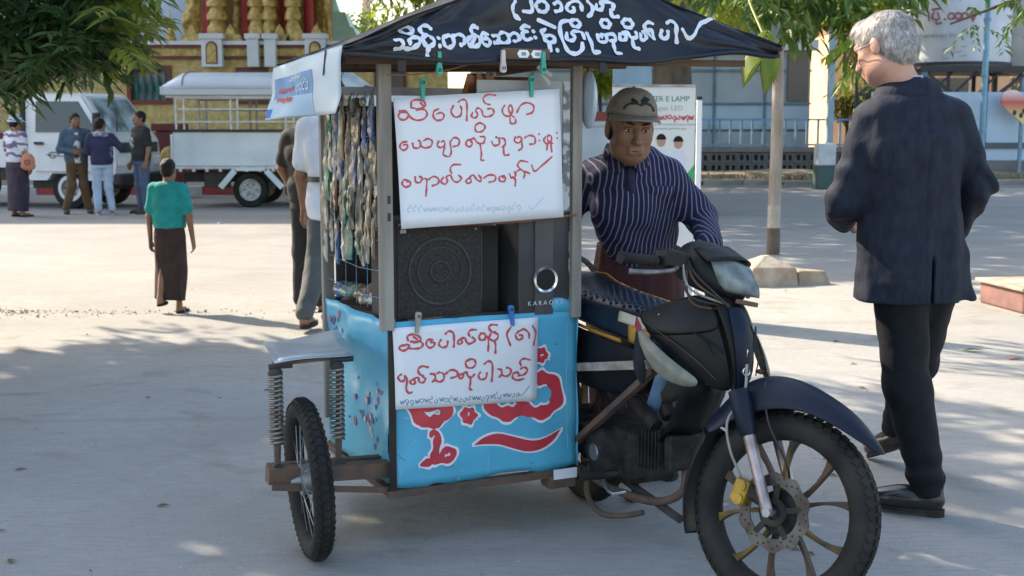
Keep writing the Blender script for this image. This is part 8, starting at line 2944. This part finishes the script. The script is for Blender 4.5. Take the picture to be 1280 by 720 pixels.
rt, Jb, Tb, sb_ = standing('person in a navy hooded top and pale jeans facing the truck', (-6.70, 20.35, ROAD), R(195), 0.95, dict(top=hood, bottom=jeans, top_name='hoodie'), skin_b, hair_k, 0.012, head_yaw=-35,
                           arms=dict(elR=(0.24, -0.02, 1.08), wrR=(0.10, -0.25, 1.0), elL=(-0.32, -0.02, 1.14), wrL=(-0.32, -0.2, 1.18)), sleeve='long', legs=dict(anL=(-0.14, 0.03, 0.08), anR=(0.08, 0.08, 0.08)), shoes=shoe_w)
sdf_obj('hood', [Ell((0, 0.085, 1.37), (0.13, 0.07, 0.055), None, 0.02), Ell((0, 0.03, 1.41), (0.11, 0.09, 0.03), None, 0.02)], 0.012, mat('hood_print', (0.36, 0.38, 0.46), (0.03, 0.03, 0.09), 14, 0.85), sb_)
sdf_obj('side_print', [Ell((-0.165, 0.03, 1.08), (0.035, 0.09, 0.14), None, 0.02)], 0.012, MATS['hood_print'], sb_)
rt, Jc, Tc, sc_ = standing('man in a black printed T-shirt and jeans by the truck nose', (-6.12, 20.55, ROAD), R(-48), 1.02, dict(top=black_m, bottom=blue_j), skin_b, hair_k, 0.012, head_yaw=0,
                           arms=dict(elL=(-0.22, 0.05, 1.05), wrL=(-0.22, -0.06, 0.83)), sleeve='short', shoes=chassis)
sdf_obj('print', [Ell((-0.04, -0.118, 1.15), (0.085, 0.03, 0.10), None, 0.02)], 0.012, mat('tee_graphic', (0.35, 0.42, 0.42), (0.01, 0.01, 0.01), 22, 0.85, fac=(0.5, 0.56)), sc_)
strip_m = stripe_mat('banded_top', (0.55, 0.56, 0.64), (0.14, 0.13, 0.20), 0.16, 0.32, (0, 0, 1))
rt, Jd, Td, sd_ = standing('woman in a striped top, pale sun hat and dark longyi carrying a bag', (-7.90, 19.9, ROAD), R(150), 0.97, dict(top=strip_m, hem=0.90), skin_b, hair_k, 0.012,
                           arms=dict(elR=(0.26, 0.0, 1.10), wrR=(0.16, -0.2, 1.0)), longyi=(0.10, mat('dark_plum', (0.03, 0.02, 0.035), (0.05, 0.035, 0.055), 8, 0.9)), sleeve='short')
hatm = mat('sun_hat', (0.36, 0.42, 0.52), (0.26, 0.32, 0.42), 18, 0.85)
hat = MB().lathe([(0.0, 0.125), (0.05, 0.12), (0.088, 0.095), (0.100, 0.04), (0.105, 0.03), (0.165, -0.005), (0.160, -0.010), (0.09, 0.02)], 24, (0, 0.0, 1.56)).build('hat', hatm, rt, smooth=40)
MB().lathe([(0.101, 0.035), (0.104, 0.035), (0.102, 0.06), (0.099, 0.06)], 24, (0, 0, 1.56), closed=True).build('band', white_m, hat)
bag = thing('shoulder_bag', 'orange shoulder bag at the hip of the woman in stripes', 'bag', (-7.66, 19.72, 0.82))
sdf_obj('pouch', [Ell((0, 0, 0.04), (0.11, 0.06, 0.13), None, 0.02), Ell((0, 0, -0.04), (0.12, 0.06, 0.07), None, 0.02)], 0.012, mat('bag_orange', (0.50, 0.20, 0.12), (0.40, 0.15, 0.09), 8, 0.7), bag)
MB().tube(list(catmull([(-0.02, 0, 0.15), (-0.10, 0.02, 0.35), (-0.22, 0.06, 0.55), (-0.30, 0.16, 0.56)], 6)), 0.012, 6).build('strap', MATS['bag_orange'], bag, smooth=True)
MB().lathe([(0.03, -0.004), (0.045, -0.004), (0.045, 0.0), (0.03, 0.0)], 16, (0.01, -0.063, 0.02), 'Y', closed=True).build('buckle', maroon, bag)

# ================================================================== remaining things
# advertising banner on its stand behind the seller
po = thing('advert_banner', 'white roll-up advertising banner with green heading and three figures', 'banner', (1.02, 9.0, 0), R(4))
pw, z1 = 0.60, 1.69
sheet_m = mat('banner_paper', (0.70, 0.68, 0.64), (0.64, 0.63, 0.60), 3, 0.5)
s0 = MB().bbox((-pw / 2, -0.004, 0.06), (pw / 2, 0.004, z1 - 0.015)).build('sheet', sheet_m, po)
MB().bbox((-pw / 2, -0.012, z1 - 0.02), (pw / 2, 0.012, z1)).build('top_rail', steel, po)
MB().bbox((-pw / 2 - 0.02, -0.09, 0), (pw / 2 + 0.02, 0.09, 0.06)).build('base', steel, po, bevel=0.01)
MB().bbox((pw / 2 + 0.012, -0.012, 0.06), (pw / 2 + 0.048, 0.012, 1.58)).build('support_pole', mat('pole_white', (0.78, 0.78, 0.76)), po)
MB().bbox((pw / 2 + 0.012, -0.014, 1.58), (pw / 2 + 0.048, 0.014, 1.605)).build('pole_cap', chassis, po)
green_p = mat('print_green', (0.03, 0.17, 0.10))
grey_p = mat('print_grey', (0.33, 0.38, 0.36))
FW_ = Matrix.Translation((0.02, -0.0052, 0)) @ UPR
text_obj('LYZER E LAMP', 0.054, green_p, s0, Matrix.Translation((0.085, -0.0052, 1.570)) @ UPR, 0.0004)
text_obj('Super LED', 0.05, grey_p, s0, Matrix.Translation((0.10, -0.0052, 1.505)) @ UPR, 0.0004)
pp = lambda a, b: (Vector((a, -0.0045, b)), Vector((0, -1, 0)))
strokes_mesh(scribble(-0.22, 0.29, 1.455, 1.455, 16, -0.035, 2), 0.010, pp).build('red_heading', marker_red, s0, fix=False)
strokes_mesh(scribble(-0.22, 0.31, 1.405, 1.405, 24, -0.014, 3) + scribble(-0.18, 0.24, 1.375, 1.375, 18, -0.014, 4), 0.004, pp).build('small_print', grey_p, s0, fix=False)
for i, x in enumerate((-0.085, 0.055, 0.18)):
    zz = (1.30, 1.285, 1.27)[i]
    f_ = MB().prism([(x - 0.055, zz - 0.30), (x + 0.055, zz - 0.30), (x + 0.065, zz - 0.10), (x + 0.03, zz - 0.055), (x - 0.03, zz - 0.055), (x - 0.065, zz - 0.10)], 'Y', -0.0055, -0.0042).build('printed_figure', mat('print_coat', (0.60, 0.62, 0.68)), s0)
    MB().prism([(x + 0.032 * math.cos(t), zz + 0.04 * math.sin(t)) for t in np.linspace(0, 6.28, 15)[:-1]], 'Y', -0.0068, -0.0057).build('printed_face', mat('print_skin', (0.42, 0.24, 0.17)), f_)
    MB().prism([(x + 0.036 * math.cos(t), zz + 0.012 + 0.042 * math.sin(t)) for t in np.linspace(0, 3.14, 10)], 'Y', -0.0085, -0.0070).build('printed_hair', hair_k, f_)
MB().prism([(0.20, 0.99), (pw / 2, 0.99), (pw / 2, 1.12), (0.27, 1.08)], 'Y', -0.0055, -0.0042).build('green_corner', mat('print_bright_green', (0.04, 0.36, 0.12)), s0)

# red writing on the tank
def tank_place(a, b):
    x = (1130 + a / 3 - 640) * 33.0 / 1550 - 12.1
    z = 1.38 + (160 - b / 3) * 33.0 / 1550 - 0.25
    y = -math.sqrt(max(0.01, 1.345 ** 2 - min(x * x, 1.7)))
    return Vector((x, y - 0.01, z)), Vector((0, -1, 0))


TXT = [[(40, 50), (44, 85)], [(55, 85), (58, 48), (78, 46), (82, 84)], [(95, 52), (90, 75), (110, 80), (104, 56)], [(100, 80), (104, 98), (116, 94)], [(88, 44), (112, 42)], dot(126, 82, 4),
       ring(146, 72, 10, 11), ring(168, 72, 10, 11), ring(190, 72, 10, 11), [(206, 70), (212, 58), (224, 62), (224, 78), (212, 82)], [(222, 80), (218, 92)]]
strokes_mesh(TXT, 0.045, tank_place, 0.006).build('red_writing', mat('tank_red', (0.30, 0.08, 0.10)), K, fix=False)
strokes_mesh(scribble(55, 165, 142, 138, 8, 14, 4), 0.02, tank_place, 0.006).build('grey_writing', mat('tank_grey', (0.36, 0.38, 0.42)), K, fix=False)
strokes_mesh([[(125, 190), (200, 182)], [(125, 190), (128, 225)], [(128, 225), (200, 215)], [(140, 205), (185, 200)]], 0.025, tank_place, 0.006).build('stencil', mat('tank_stencil', (0.40, 0.36, 0.38)), K, fix=False)
# pale blue pier across the road, seen above the seller's cap
bp = thing('blue_pier', 'pale blue washed gate pier across the road above the seller', 'pier', (2.75, 27.0, ROAD))
MB().bbox((-0.55, 0, 0), (0.25, 0.5, 2.75)).build('shaft', mat('pier_blue', (0.40, 0.56, 0.70), (0.34, 0.48, 0.62), 3, 0.8), bp, bevel=0.02)
MB().bbox((-0.62, -0.07, 2.75), (0.32, 0.57, 2.9)).build('cap', white_wash, bp, bevel=0.02)
# red and white low wall between post and seller
lw = thing('low_wall', 'low white wall with a red band beyond the cart post', 'wall', (1.3, 26.4, ROAD))
MB().bbox((-1.0, 0, 0), (0.85, 0.25, 1.45)).build('base', white_wash, lw)
MB().bbox((-1.0, -0.02, 1.55), (0.85, 0.27, 1.75)).build('red_band', kr, lw)
MB().bbox((-1.0, -0.04, 1.45), (0.85, 0.29, 1.55)).build('ledge', white_wash, lw)
# fallen leaf and scraps on the apron
for k, (x, y, nm, lab, c) in enumerate(((2.86, 7.6, 'fallen_leaf', 'green fallen leaf lying on the sunlit pavement', (0.10, 0.14, 0.03)), (3.02, 7.35, 'litter', 'pinkish scrap of litter near the fallen leaf', (0.5, 0.22, 0.18)),
                                        (-4.35, 18.4, 'litter', 'white scrap of litter on the shaded road', (0.7, 0.7, 0.7)))):
    o = MB().add([(-0.06, 0, 0), (0, -0.025, 0.012), (0.07, 0, 0.004), (0, 0.025, 0.014)], [(0, 1, 3), (1, 2, 3)]).build(nm, mat('scrap%d' % k, c), None, solid=0.002)
    o.location = (x, y, 0.006 if y < 12 else ROAD + 0.006)
    o.rotation_euler = (0, 0, 0.6 * k)
    tag(o, lab, 'leaf' if k == 0 else 'litter')
